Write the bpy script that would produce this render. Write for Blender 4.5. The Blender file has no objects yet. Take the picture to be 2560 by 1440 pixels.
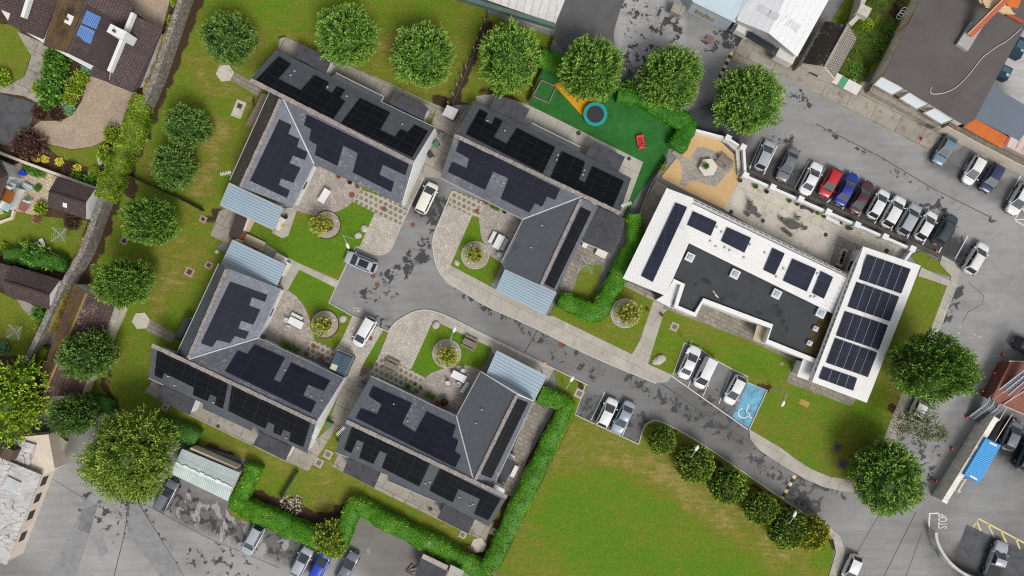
import bpy, bmesh, math, random
import numpy as np
from mathutils import Vector, Matrix, noise as mnoise

# ------------------------------------------------------------------ survey frame
# The plan was surveyed from a vertical air photograph: W() turns a photo reading and a height
# above ground into a point of the site (metres, ground at z = 0, x east, y north).
H, F, CX, CY = 90.0, 1706.7, 1280.0, 720.0
SC = bpy.context.scene
COL = SC.collection
CAM = Vector((0, 0, H))
RND = random.Random(11)


def W(px, py, z=0.0):
    k = (H - z) / F
    return Vector(((px - CX) * k, (CY - py) * k, z))


def lin(c):
    c = c / 255.0
    return c / 12.92 if c <= 0.04045 else ((c + 0.055) / 1.055) ** 2.4


EXPO = 1.12


def S(r, g, b, k=1.0):
    return tuple(min(0.86, lin(x) / EXPO * k) for x in (r, g, b)) + (1.0,)


# ------------------------------------------------------------------ node helpers
class NT:
    def __init__(self, name):
        self.m = bpy.data.materials.new(name)
        self.m.use_nodes = True
        self.t = self.m.node_tree
        for n in list(self.t.nodes):
            self.t.nodes.remove(n)
        self.out = self.t.nodes.new('ShaderNodeOutputMaterial')

    def n(self, typ, ins=None, **props):
        nd = self.t.nodes.new('ShaderNode' + typ)
        for k, v in props.items():
            setattr(nd, k, v)
        for k, v in (ins or {}).items():
            s = nd.inputs[k]
            if isinstance(v, bpy.types.NodeSocket):
                self.t.links.new(v, s)
            else:
                s.default_value = v
        return nd

    def pos(self):
        return self.n('NewGeometry').outputs['Position']

    def noise(self, vec, scale, detail=3.0, rough=0.55, dist=0.0):
        return self.n('TexNoise', {'Vector': vec, 'Scale': scale, 'Detail': detail, 'Roughness': rough, 'Distortion': dist}).outputs['Fac']

    def math(self, op, a, b=0.0, c=0.0, clamp=False):
        nd = self.n('Math', operation=op, use_clamp=clamp)
        for i, v in enumerate((a, b, c)):
            if isinstance(v, bpy.types.NodeSocket):
                self.t.links.new(v, nd.inputs[i])
            else:
                nd.inputs[i].default_value = v
        return nd.outputs[0]

    def rng(self, v, a, b, c, d, smooth=False):
        nd = self.n('MapRange', {'Value': v, 'From Min': a, 'From Max': b, 'To Min': c, 'To Max': d}, clamp=True)
        if smooth:
            nd.interpolation_type = 'SMOOTHSTEP'
        return nd.outputs[0]

    def mix(self, f, a, b):
        nd = self.n('Mix', data_type='RGBA')
        for i, v in ((0, f), (6, a), (7, b)):
            if isinstance(v, bpy.types.NodeSocket):
                self.t.links.new(v, nd.inputs[i])
            else:
                nd.inputs[i].default_value = v
        return nd.outputs[2]

    def scale(self, col, f):
        nd = self.n('VectorMath', operation='SCALE')
        if isinstance(col, bpy.types.NodeSocket):
            self.t.links.new(col, nd.inputs[0])
        else:
            nd.inputs[0].default_value = col[:3]
        if isinstance(f, bpy.types.NodeSocket):
            self.t.links.new(f, nd.inputs['Scale'])
        else:
            nd.inputs['Scale'].default_value = f
        return nd.outputs[0]

    def attr(self, name):
        return self.n('Attribute', attribute_name=name).outputs['Fac']

    def done(self, col, rough=0.8, metal=0.0, spec=0.3, bump=None, bstr=0.3, bdist=0.02):
        ins = {'Roughness': rough, 'Metallic': metal, 'Specular IOR Level': spec}
        p = self.n('BsdfPrincipled', ins)
        if isinstance(col, bpy.types.NodeSocket):
            self.t.links.new(col, p.inputs['Base Color'])
        else:
            p.inputs['Base Color'].default_value = col
        if bump is not None:
            b = self.n('Bump', {'Height': bump, 'Strength': bstr, 'Distance': bdist})
            self.t.links.new(b.outputs[0], p.inputs['Normal'])
        self.t.links.new(p.outputs[0], self.out.inputs[0])
        return self.m


MATS = {}


def plain(name, col, rough=0.75, v=0.12, s=0.8, fine=0.12, fs=9.0, metal=0.0, spec=0.3, obj=False, stain=0.0, sc=(30, 26, 20)):
    """mottled surface: broad patches, fine grain and optional dark staining"""
    if name in MATS:
        return MATS[name]
    t = NT(name)
    p = t.n('TexCoord').outputs['Object'] if obj else t.pos()
    a = t.rng(t.noise(p, s, 4), 0.3, 0.7, 1 - v, 1 + v)
    b = t.rng(t.noise(p, fs, 2), 0.3, 0.7, 1 - fine, 1 + fine)
    c = t.scale(col, t.math('MULTIPLY', a, b))
    if stain:
        k = t.rng(t.noise(p, s * 1.7, 6, 0.65, 0.4), 0.5, 0.72, 0, stain)
        c = t.mix(k, c, S(*sc))
    MATS[name] = t.done(c, rough, metal, spec)
    return MATS[name]


# ------------------------------------------------------------------ mesh builder
def newell(pts):
    n = Vector((0, 0, 0))
    for i in range(len(pts)):
        a, b = pts[i], pts[(i + 1) % len(pts)]
        n.x += (a.y - b.y) * (a.z + b.z)
        n.y += (a.z - b.z) * (a.x + b.x)
        n.z += (a.x - b.x) * (a.y + b.y)
    return n.normalized()


def origin_of(o):
    v = Vector((0, 0, 0))
    while o is not None:
        v += o.location
        o = o.parent
    return v


class MB:
    def __init__(self):
        self.v, self.f, self.mi, self.uv = [], [], [], []

    def face(self, pts, mi=0, uv=None):
        i = len(self.v)
        self.v += [Vector(p) for p in pts]
        self.f.append(tuple(range(i, i + len(pts))))
        self.mi.append(mi)
        self.uv.append(uv or [(0, 0)] * len(pts))

    def slab(self, pts, thick=0.1, mi=0, side=None, udir=None):
        """polygon sheet with thickness; UVs in metres on the plane, u level and v up the slope"""
        pts = [Vector(p) for p in pts]
        n = newell(pts)
        if n.z < 0:
            pts.reverse()
            n = -n
        u = Vector((-n.y, n.x, 0))
        u = u.normalized() if (u.length > 0.03 and udir is None) else Vector((math.cos(udir or -0.46), math.sin(udir or -0.46), 0))
        u = (u - n * u.dot(n)).normalized()
        w = n.cross(u)
        self.face(pts, mi, [(p.dot(u), p.dot(w)) for p in pts])
        lo = [p - Vector((0, 0, thick)) for p in pts]
        self.face(list(reversed(lo)), mi if side is None else side)
        for i in range(len(pts)):
            j = (i + 1) % len(pts)
            self.face([pts[j], pts[i], lo[i], lo[j]], mi if side is None else side)

    def prism(self, pts, z0, z1, mi=0, top=None):
        """vertical prism on a plan polygon"""
        a = sum(pts[i][0] * pts[(i + 1) % len(pts)][1] - pts[(i + 1) % len(pts)][0] * pts[i][1] for i in range(len(pts)))
        p = list(pts) if a > 0 else list(reversed(pts))
        up = [Vector((q[0], q[1], z1)) for q in p]
        lo = [Vector((q[0], q[1], z0)) for q in p]
        self.face(up, mi if top is None else top, [(q.x, q.y) for q in up])
        self.face(list(reversed(lo)), mi)
        d = 0.0
        for i in range(len(p)):
            j = (i + 1) % len(p)
            l = (up[j] - up[i]).length
            self.face([up[j], up[i], lo[i], lo[j]], mi, [(d + l, z1), (d, z1), (d, z0), (d + l, z0)])
            d += l

    def box(self, c, size, rz=0.0, mi=0, rot=None):
        M_ = rot if rot is not None else Matrix.Rotation(rz, 3, 'Z')
        c = Vector(c)
        x, y, z = (s / 2 for s in size)
        P = [c + M_ @ Vector((sx * x, sy * y, sz * z)) for sz in (-1, 1) for sx, sy in ((-1, -1), (1, -1), (1, 1), (-1, 1))]
        for q in ((3, 2, 1, 0), (4, 5, 6, 7), (0, 1, 5, 4), (1, 2, 6, 5), (2, 3, 7, 6), (3, 0, 4, 7)):
            self.face([P[i] for i in q], mi)

    def beam(self, a, b, w, h, mi=0):
        """square bar from a to b"""
        a, b = Vector(a), Vector(b)
        d = b - a
        x = d.normalized()
        s = Vector((0, 0, 1)).cross(x)
        s = s.normalized() if s.length > 1e-4 else Vector((0, 1, 0))
        z = x.cross(s)
        R_ = Matrix((x, s, z)).transposed()
        self.box((a + b) / 2, (d.length, w, h), mi=mi, rot=R_)

    def tube(self, path, r, n=6, mi=0, r2=None, cap=True):
        path = [Vector(p) for p in path]
        rings = []
        for i, p in enumerate(path):
            d = (path[min(i + 1, len(path) - 1)] - path[max(i - 1, 0)]).normalized()
            s = d.cross(Vector((0, 0, 1)))
            s = s.normalized() if s.length > 1e-3 else Vector((1, 0, 0))
            t = d.cross(s)
            rr = r if r2 is None else r + (r2 - r) * i / max(1, len(path) - 1)
            rings.append([p + (s * math.cos(k * 2 * math.pi / n) + t * math.sin(k * 2 * math.pi / n)) * rr for k in range(n)])
        for i in range(len(rings) - 1):
            for k in range(n):
                l = (k + 1) % n
                self.face([rings[i][k], rings[i][l], rings[i + 1][l], rings[i + 1][k]], mi)
        if cap:
            self.face(list(reversed(rings[0])), mi)
            self.face(rings[-1], mi)

    def lathe(self, c, prof, n=16, mi=0, sx=1.0, sy=1.0, rz=0.0):
        """profile [(r, z)...] turned about a vertical axis at c"""
        c = Vector(c)
        cr, sr = math.cos(rz), math.sin(rz)
        rings = []
        for r, z in prof:
            ring = []
            for k in range(n):
                a = 2 * math.pi * k / n
                x, y = r * math.cos(a) * sx, r * math.sin(a) * sy
                ring.append(c + Vector((x * cr - y * sr, x * sr + y * cr, z)))
            rings.append(ring)
        for i in range(len(rings) - 1):
            for k in range(n):
                l = (k + 1) % n
                self.face([rings[i][k], rings[i][l], rings[i + 1][l], rings[i + 1][k]], mi)
        if prof[-1][0] > 1e-4:
            self.face(rings[-1], mi)
        if prof[0][0] > 1e-4:
            self.face(list(reversed(rings[0])), mi)

    def ring(self, c, r0, r1, z0, z1, n=28, mi=0):
        self.lathe(c, [(r0, z0), (r1, z0), (r1, z1), (r0, z1), (r0, z0)], n, mi)
        # drop the end caps of the closed profile
        for _ in range(2):
            if len(self.f[-1]) == n:
                self.f.pop(); self.mi.pop(); self.uv.pop()

    def build(self, name, mats, parent=None, smooth=False, weld=False, subsurf=0):
        me = bpy.data.meshes.new(name)
        off = origin_of(parent) if parent is not None else Vector((0, 0, 0))
        me.from_pydata([tuple(p - off) for p in self.v], [], self.f)
        if not isinstance(mats, (list, tuple)):
            mats = [mats]
        for m in mats:
            me.materials.append(m)
        me.polygons.foreach_set('material_index', self.mi)
        uvl = me.uv_layers.new(name='UVMap')
        flat = [c for f in self.uv for p in f for c in p]
        uvl.data.foreach_set('uv', flat)
        if weld:
            bm = bmesh.new()
            bm.from_mesh(me)
            bmesh.ops.remove_doubles(bm, verts=bm.verts, dist=1e-4)
            bmesh.ops.recalc_face_normals(bm, faces=bm.faces)
            bm.to_mesh(me)
            bm.free()
        if smooth:
            me.polygons.foreach_set('use_smooth', [True] * len(me.polygons))
        me.update()
        o = bpy.data.objects.new(name, me)
        COL.objects.link(o)
        if parent is not None:
            o.parent = parent
        if subsurf:
            md = o.modifiers.new('Subdivision', 'SUBSURF')
            md.levels = md.render_levels = subsurf
        return o


def tag(o, label, cat, group=None, kind=None):
    o['label'] = label
    o['category'] = cat
    if group:
        o['group'] = group
    if kind:
        o['kind'] = kind
    return o


def thing(name, label, cat, loc=(0, 0, 0), group=None, kind=None, rz=0.0):
    o = bpy.data.objects.new(name, None)
    COL.objects.link(o)
    o.location = loc
    o.rotation_euler = (0, 0, rz)
    o.empty_display_size = 0.3
    return tag(o, label, cat, group, kind)


def copy_tree(o, parent=None):
    c = o.copy()
    COL.objects.link(c)
    c.parent = parent
    for ch in list(o.children):
        copy_tree(ch, c)
    return c


def inset(pts, d):
    """shrink a plan polygon by d (negative grows)"""
    p = [Vector((q[0], q[1])) for q in pts]
    a = sum(p[i].x * p[(i + 1) % len(p)].y - p[(i + 1) % len(p)].x * p[i].y for i in range(len(p)))
    if a < 0:
        p.reverse()
    out = []
    n = len(p)
    for i in range(n):
        e1 = (p[i] - p[i - 1]).normalized()
        e2 = (p[(i + 1) % n] - p[i]).normalized()
        n1, n2 = Vector((-e1.y, e1.x)), Vector((-e2.y, e2.x))
        m = n1 + n2
        m = m / max(0.35, m.dot(n1)) if m.length > 1e-4 else n1
        out.append(p[i] + m * d)
    return out


def curve(pts, n=6, closed=False):
    """Catmull-Rom through the readings"""
    out = []
    m = len(pts)
    for i in range(m if closed else m - 1):
        g = lambda k: pts[k % m] if closed else pts[max(0, min(m - 1, k))]
        p0, p1, p2, p3 = g(i - 1), g(i), g(i + 1), g(i + 2)
        for s in range(n):
            t = s / n
            out.append(tuple(0.5 * (2 * b + (c - a) * t + (2 * a - 5 * b + 4 * c - d) * t * t + (3 * b - a - 3 * c + d) * t ** 3) for a, b, c, d in zip(p0, p1, p2, p3)))
    if not closed:
        out.append(tuple(pts[-1]))
    return out


def circle(cx, cy, r, n=28, ry=None):
    return [(cx + r * math.cos(2 * math.pi * k / n), cy + (ry or r) * math.sin(2 * math.pi * k / n)) for k in range(n)]


# ------------------------------------------------------------------ painted-in site attributes (where ground is damp, worn, dry, or shaded under cars ...)
def zones(X, Y, base, zl):
    """X, Y photo readings (arrays); zones: (path, radius, value[, softness]) blended in order"""
    val = np.full(X.shape, float(base))
    for z in zl:
        path, r, v = z[0], z[1], z[2]
        soft = z[3] if len(z) > 3 else 0.6
        d = np.full(X.shape, 1e9)
        if len(path) == 1:
            path = [path[0], path[0]]
        for (x0, y0), (x1, y1) in zip(path[:-1], path[1:]):
            dx, dy = x1 - x0, y1 - y0
            l2 = dx * dx + dy * dy + 1e-9
            t = np.clip(((X - x0) * dx + (Y - y0) * dy) / l2, 0, 1)
            d = np.minimum(d, np.hypot(X - x0 - t * dx, Y - y0 - t * dy))
        k = np.clip((r - d) / (r * soft), 0, 1)
        k = k * k * (3 - 2 * k)
        val = val * (1 - k) + v * k
    return val


def set_attrs(me, table):
    n = len(me.vertices)
    co = np.empty(n * 3, 'f')
    me.vertices.foreach_get('co', co)
    co = co.reshape(-1, 3)
    X = CX + co[:, 0] * F / H
    Y = CY - co[:, 1] * F / H
    for name, (base, zl) in table.items():
        a = me.attributes.new(name, 'FLOAT', 'POINT')
        a.data.foreach_set('value', zones(X, Y, base, zl).astype('f'))


def sheet(name, label, cat, poly, z, mat, res=None, attrs=None, kind='structure', drop=0.14, skirt_mat=None):
    """a level ground surface: the polygon's top at z, with its edge carried down as a kerb face"""
    bm = bmesh.new()
    vs = [bm.verts.new(W(x, y, z)) for x, y in poly]
    f = bm.faces.new(vs)
    if f.normal.z == 0:
        f.normal_update()
    f.normal_update()
    if f.normal.z < 0:
        bmesh.ops.reverse_faces(bm, faces=[f])
    if res:
        xs = [v.co.x for v in bm.verts]
        ys = [v.co.y for v in bm.verts]
        for ax, lo, hi in ((0, min(xs), max(xs)), (1, min(ys), max(ys))):
            t = math.ceil(lo / res) * res
            while t < hi:
                co = (t, 0, 0) if ax == 0 else (0, t, 0)
                no = (1, 0, 0) if ax == 0 else (0, 1, 0)
                bmesh.ops.bisect_plane(bm, geom=bm.verts[:] + bm.edges[:] + bm.faces[:], plane_co=co, plane_no=no, dist=1e-5)
                t += res
    edges = [e for e in bm.edges if e.is_boundary]
    r = bmesh.ops.extrude_edge_only(bm, edges=edges)
    nf = [g for g in r['geom'] if isinstance(g, bmesh.types.BMFace)]
    for g in r['geom']:
        if isinstance(g, bmesh.types.BMVert):
            g.co.z -= drop
    for g in nf:
        g.material_index = 1
    bmesh.ops.triangulate(bm, faces=[g for g in bm.faces if len(g.verts) > 4])
    bmesh.ops.recalc_face_normals(bm, faces=nf)
    me = bpy.data.meshes.new(name)
    bm.to_mesh(me)
    bm.free()
    me.materials.append(mat)
    me.materials.append(skirt_mat or mat)
    if attrs:
        set_attrs(me, attrs)
    o = bpy.data.objects.new(name, me)
    COL.objects.link(o)
    return tag(o, label, cat, kind=kind)


def ribbon_faces(mb, path, w, z, mi=0):
    """flat painted strip along a path of site points"""
    L_, R_ = [], []
    for i, p in enumerate(path):
        d = path[min(i + 1, len(path) - 1)] - path[max(i - 1, 0)]
        s = Vector((-d.y, d.x, 0)).normalized() * w / 2
        L_.append(Vector((p.x + s.x, p.y + s.y, z)))
        R_.append(Vector((p.x - s.x, p.y - s.y, z)))
    for i in range(len(path) - 1):
        mb.face([R_[i], R_[i + 1], L_[i + 1], L_[i]], mi)


def strip(name, label, cat, path, w, z0, z1, mat, kind='structure'):
    """a raised strip (kerb, low coping) along photo readings"""
    P = [W(x, y, z1) for x, y in path]
    mb = MB()
    wall_faces(mb, P, w, z0, z1)
    return tag(mb.build(name, mat), label, cat, kind=kind)


def wall_faces(mb, P, w, z0, z1, mi=0, top=None):
    L_, R_ = [], []
    for i, p in enumerate(P):
        d = P[min(i + 1, len(P) - 1)] - P[max(i - 1, 0)]
        s = Vector((-d.y, d.x, 0)).normalized() * w / 2
        L_.append(p + s)
        R_.append(p - s)
    at = lambda q, z: Vector((q.x, q.y, z))
    t = mi if top is None else top
    d = 0.0
    for i in range(len(P) - 1):
        l = (P[i + 1] - P[i]).length
        u = [(d, 0), (d + l, 0), (d + l, w), (d, w)]
        us = [(d, z0), (d + l, z0), (d + l, z1), (d, z1)]
        mb.face([at(R_[i], z1), at(R_[i + 1], z1), at(L_[i + 1], z1), at(L_[i], z1)], t, u)
        mb.face([at(R_[i], z0), at(R_[i + 1], z0), at(R_[i + 1], z1), at(R_[i], z1)], mi, us)
        mb.face([at(L_[i + 1], z0), at(L_[i], z0), at(L_[i], z1), at(L_[i + 1], z1)], mi, [us[1], us[0], us[3], us[2]])
        d += l
    mb.face([at(L_[0], z0), at(R_[0], z0), at(R_[0], z1), at(L_[0], z1)], mi)
    mb.face([at(R_[-1], z0), at(L_[-1], z0), at(L_[-1], z1), at(R_[-1], z1)], mi)
# ================================================================== ground materials
def asphalt_mat():
    t = NT('asphalt')
    p = t.pos()
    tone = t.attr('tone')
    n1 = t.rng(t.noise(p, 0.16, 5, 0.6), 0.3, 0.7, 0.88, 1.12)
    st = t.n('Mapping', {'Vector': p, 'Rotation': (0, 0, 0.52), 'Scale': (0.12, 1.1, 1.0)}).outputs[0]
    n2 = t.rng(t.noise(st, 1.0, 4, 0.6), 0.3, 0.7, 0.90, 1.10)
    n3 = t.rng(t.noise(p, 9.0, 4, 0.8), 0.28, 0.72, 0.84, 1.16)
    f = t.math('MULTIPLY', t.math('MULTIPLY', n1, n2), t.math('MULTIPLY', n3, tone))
    c = t.scale((1.0, 0.995, 0.985), f)
    c = t.mix(t.attr('warm'), c, t.scale((1.10, 0.99, 0.86), f))
    # damp blotches where water lies
    b = t.noise(p, 0.9, 8, 0.66, 0.35)
    th = t.rng(t.attr('wet'), 0, 1, 0.78, 0.33)
    m = t.rng(t.math('SUBTRACT', b, th), -0.018, 0.024, 0, 1, True)
    c = t.mix(t.math('MULTIPLY', m, 0.94), c, t.scale((0.044, 0.045, 0.048), n3))
    pl = t.rng(t.math('SUBTRACT', t.noise(t.n('Mapping', {'Vector': p, 'Rotation': (0, 0, 0.5), 'Scale': (1.5, 0.7, 1.0)}).outputs[0], 0.42, 6, 0.6, 0.6), t.rng(t.attr('pale'), 0, 1, 0.85, 0.42)), -0.01, 0.02, 0, 0.8, True)
    c = t.mix(pl, c, t.scale(S(172, 171, 169), n3))
    # slow stains
    g = t.rng(t.noise(p, 0.35, 6, 0.7, 0.8), 0.52, 0.7, 0, 0.30)
    c = t.mix(t.math('MULTIPLY', g, t.rng(t.attr('wet'), 0, 0.4, 0.4, 1.0)), c, (0.05, 0.049, 0.046, 1))
    r = t.rng(m, 0, 1, 0.85, 0.55)
    return t.done(c, r, 0, 0.25, bump=n3, bstr=0.15)


def lawn_mat():
    t = NT('lawn_grass')
    p = t.pos()
    st = t.n('Mapping', {'Vector': p, 'Rotation': (0, 0, 0.46), 'Scale': (0.30, 1.5, 1.0)}).outputs[0]
    n0 = t.noise(p, 0.11, 4, 0.6)
    n1 = t.noise(p, 0.55, 5, 0.65)
    n2 = t.noise(st, 1.3, 4, 0.7)
    n3 = t.noise(p, 9.0, 3, 0.75)
    d = t.math('ADD', t.attr('dry'), t.math('MULTIPLY', t.math('SUBTRACT', n1, 0.5), 1.1))
    d = t.math('ADD', d, t.math('MULTIPLY', t.math('SUBTRACT', n2, 0.5), 1.6))
    d = t.math('ADD', d, t.math('MULTIPLY', t.math('SUBTRACT', n0, 0.5), 0.9))
    d = t.math('ADD', d, t.math('MULTIPLY', t.math('SUBTRACT', n3, 0.5), 0.55), clamp=True)
    ramp = t.n('ValToRGB', {'Fac': d})
    e = ramp.color_ramp.elements
    e[0].position, e[0].color = 0.0, S(94, 131, 32)
    e[1].position, e[1].color = 1.0, S(154, 141, 80)
    for pos_, col_ in ((0.3, S(106, 130, 37)), (0.55, S(118, 125, 45)), (0.8, S(134, 128, 60))):
        q = e.new(pos_)
        q.color = col_
    f = t.rng(n3, 0.25, 0.75, 0.62, 1.38)
    f = t.math('MULTIPLY', f, t.rng(t.noise(p, 3.2, 4, 0.7), 0.3, 0.7, 0.84, 1.16))
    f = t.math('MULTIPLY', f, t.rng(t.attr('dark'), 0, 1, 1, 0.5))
    c = t.scale(ramp.outputs[0], f)
    s = t.math('ADD', t.attr('soil'), t.math('MULTIPLY', t.math('SUBTRACT', t.noise(p, 1.6, 5, 0.7), 0.5), 0.9))
    s = t.rng(s, 0.42, 0.62, 0, 1, True)
    c = t.mix(s, c, t.scale(S(74, 58, 44), t.rng(t.noise(p, 7.0, 4, 0.7), 0.25, 0.75, 0.5, 1.5)))
    return t.done(c, 0.95, 0, 0.1, bump=n3, bstr=0.6, bdist=0.05)


def cells_mat(name, col, cell, joint, jw=0.08, v=0.25, vor=True, fine=0.12, stain=0.0, rot=-0.46, jm=0.85, asp=1.6, dim='2D'):
    """paving: separate stones with their own tone and a joint between them"""
    t = NT(name)
    p = t.n('Mapping', {'Vector': t.pos(), 'Rotation': (0, 0, -rot)}).outputs[0]
    if vor:
        a = t.n('TexVoronoi', {'Vector': p, 'Scale': 1 / cell}, voronoi_dimensions=dim)
        e = t.n('TexVoronoi', {'Vector': p, 'Scale': 1 / cell}, voronoi_dimensions=dim, feature='DISTANCE_TO_EDGE').outputs['Distance']
        rnd = t.n('SeparateColor', {'Color': a.outputs['Color']}).outputs[0]
        j = t.rng(e, 0.0, jw, 1, 0)
        c = t.scale(col, t.rng(rnd, 0, 1, 1 - v, 1 + v))
    else:
        b = t.n('TexBrick', {'Vector': p, 'Color1': (1 - v,) * 3 + (1,), 'Color2': (1 + v,) * 3 + (1,), 'Mortar': (1, 1, 1, 1), 'Scale': 1.0, 'Mortar Size': jw * cell, 'Brick Width': cell * asp, 'Row Height': cell})
        j = b.outputs['Fac']
        c = t.scale(col, t.n('SeparateColor', {'Color': b.outputs['Color']}).outputs[0])
    c = t.mix(t.math('MULTIPLY', j, jm), c, joint)
    c = t.scale(c, t.rng(t.noise(p, 0.5, 5, 0.6), 0.3, 0.7, 0.88, 1.12))
    c = t.scale(c, t.rng(t.noise(p, 11, 2), 0.3, 0.7, 1 - fine, 1 + fine))
    if stain:
        c = t.mix(t.rng(t.noise(p, 1.1, 6, 0.7, 0.3), 0.52, 0.74, 0, stain), c, S(62, 54, 44))
    MATS[name] = t.done(c, 0.85, 0, 0.2)
    return MATS[name]


ASPHALT = asphalt_mat()
LAWN = lawn_mat()
CONC = cells_mat('concrete', S(184, 178, 167), 1.9, S(128, 120, 108), 0.012, 0.05, vor=False, stain=0.3, fine=0.14, asp=2.2)
CONC_OLD = cells_mat('weathered_concrete', S(166, 159, 146), 2.4, S(100, 90, 78), 0.014, 0.08, vor=False, stain=0.7, fine=0.16, asp=1.5)
CONC_CREAM = cells_mat('cream_concrete', S(206, 199, 184), 4.2, S(170, 160, 140), 0.008, 0.03, vor=False, stain=0.5, fine=0.1, asp=1.2)
KERB = plain('kerb_stone', S(198, 193, 184), 0.85, 0.08, 1.2, 0.1)
PAVER = cells_mat('cobble_paving', S(192, 184, 172), 0.42, S(146, 137, 126), 0.10, 0.12, fine=0.16)
PATIO = cells_mat('patio_cobble', S(180, 170, 160), 0.38, S(134, 124, 112), 0.10, 0.14, stain=0.45)
STEP = cells_mat('stepping_paving', S(138, 132, 118), 0.72, S(188, 181, 164), 0.17, 0.12, vor=False, jm=1.0, asp=1.0)
RINGP = cells_mat('ring_paving', S(176, 166, 155), 0.22, S(128, 120, 110), 0.10, 0.12)
GRAVEL = cells_mat('gravel_drive', S(180, 162, 140), 0.2, S(150, 132, 112), 0.1, 0.12, fine=0.2)
BLOCK = cells_mat('block_paving', S(205, 188, 160), 0.4, S(150, 134, 112), 0.08, 0.14, vor=False)
SLABS = cells_mat('slab_paving', S(150, 142, 130), 0.55, S(112, 104, 92), 0.07, 0.14, vor=False, stain=0.4)
TAN = plain('tan_resin', S(214, 178, 128), 0.9, 0.07, 0.7, 0.12, 16)
GREYSET = cells_mat('grey_setts', S(172, 166, 156), 0.2, S(128, 122, 112), 0.12, 0.2)
TURF = plain('artificial_turf', S(54, 112, 52), 0.95, 0.2, 0.45, 0.24, 6, spec=0.1)
RUBBER = plain('orange_rubber', S(226, 160, 30), 0.9, 0.08, 1.0, 0.15, 14)
SOIL = plain('soil', S(84, 66, 52), 0.95, 0.3, 0.9, 0.35, 5, spec=0.1)
CHIPS = plain('dark_chippings', S(66, 68, 72), 0.9, 0.12, 0.6, 0.35, 12)
DRIVE = plain('dark_driveway', S(92, 93, 95), 0.9, 0.2, 0.5, 0.15, 12, stain=0.6, sc=(48, 48, 50))
WHITE_PAINT = plain('white_road_paint', S(232, 232, 230), 0.7, 0.06, 2, 0.1, stain=0.25, sc=(150, 150, 150))
YELLOW_PAINT = plain('yellow_road_paint', S(232, 214, 140), 0.7, 0.08, 2, 0.1, stain=0.25, sc=(150, 140, 100))
BLUE_PAINT = plain('blue_bay_paint', S(112, 176, 202), 0.7, 0.22, 0.7, 0.16, stain=0.95, sc=(34, 92, 120))
SEAM = plain('tar_seam', S(92, 92, 92), 0.8, 0.2, 2, 0.2)

# ================================================================== the ground sheet
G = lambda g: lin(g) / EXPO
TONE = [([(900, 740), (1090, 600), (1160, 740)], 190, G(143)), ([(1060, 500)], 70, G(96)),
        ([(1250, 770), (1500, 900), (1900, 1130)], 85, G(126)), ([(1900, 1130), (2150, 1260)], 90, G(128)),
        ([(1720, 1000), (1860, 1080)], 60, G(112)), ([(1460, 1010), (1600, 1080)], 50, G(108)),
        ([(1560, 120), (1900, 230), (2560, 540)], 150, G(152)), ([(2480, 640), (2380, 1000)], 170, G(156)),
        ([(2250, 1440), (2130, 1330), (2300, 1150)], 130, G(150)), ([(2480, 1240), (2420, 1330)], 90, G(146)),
        ([(1890, 405), (2380, 620)], 44, G(76), 0.4), ([(2340, 390), (2560, 510)], 40, G(112), 0.5),  # dark bays, with contact shadow under the car row put into the tone
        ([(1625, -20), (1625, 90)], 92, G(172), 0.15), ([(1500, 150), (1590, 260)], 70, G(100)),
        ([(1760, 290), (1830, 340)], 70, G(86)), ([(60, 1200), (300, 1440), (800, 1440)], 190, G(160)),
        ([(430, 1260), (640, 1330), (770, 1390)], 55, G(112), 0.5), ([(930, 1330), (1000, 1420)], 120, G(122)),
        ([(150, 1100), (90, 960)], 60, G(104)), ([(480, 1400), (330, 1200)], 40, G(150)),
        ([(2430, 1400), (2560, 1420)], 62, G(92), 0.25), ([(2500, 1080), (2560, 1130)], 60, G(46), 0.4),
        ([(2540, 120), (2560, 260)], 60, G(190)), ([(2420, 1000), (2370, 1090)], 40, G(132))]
WET = [([(1062, 500), (1100, 540)], 62, 0.72), ([(1075, 600), (1010, 680), (960, 690)], 34, 0.62), ([(1030, 650), (1065, 640)], 30, 0.68), ([(900, 735), (985, 735)], 30, 0.56),
       ([(940, 790), (980, 820)], 40, 0.5), ([(1140, 720), (1260, 790), (1330, 830)], 26, 0.60, 0.8),
       ([(1300, 810), (1480, 900)], 40, 0.5), ([(1400, 890), (1490, 940)], 40, 0.5),
       ([(1580, 950), (1700, 1020), (1840, 1100)], 30, 0.62), ([(1760, 970), (1830, 1050)], 50, 0.52), ([(1600, 1050), (1470, 1020)], 46, 0.6),
       ([(1870, 1130), (1960, 1200)], 50, 0.54), ([(1975, 1225), (2040, 1270)], 30, 0.74), ([(2000, 1200), (2110, 1240)], 22, 0.62),
       ([(1590, 20), (1620, 100), (1560, 180)], 75, 0.52), ([(1660, 40), (1690, 80)], 40, 0.58), ([(1570, 150), (1640, 190)], 40, 0.6),
       ([(1770, 110), (1850, 90)], 40, 0.66), ([(1980, 230), (2020, 260)], 26, 0.6), ([(2040, 310), (2200, 400), (2400, 520)], 16, 0.52),
       ([(1900, 450), (2360, 650)], 32, 0.5), ([(2380, 600), (2400, 640)], 40, 0.6), ([(2480, 550)], 18, 0.75),
       ([(2400, 720), (2370, 800)], 26, 0.62), ([(2240, 1120), (2330, 1130)], 46, 0.54), ([(2330, 1170), (2300, 1240)], 18, 0.6),
       ([(2450, 1420), (2560, 1440)], 70, 0.58), ([(440, 1250), (560, 1320), (640, 1340), (760, 1390)], 60, 0.55),
       ([(215, 1260), (300, 1330)], 50, 0.52), ([(330, 1260), (420, 1420)], 46, 0.64), ([(500, 1390), (620, 1440)], 60, 0.5), ([(100, 1000), (150, 1090)], 50, 0.55),
       ([(1940, 330), (1980, 360)], 24, 0.6), ([(2300, 500), (2360, 530)], 20, 0.6)]
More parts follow.
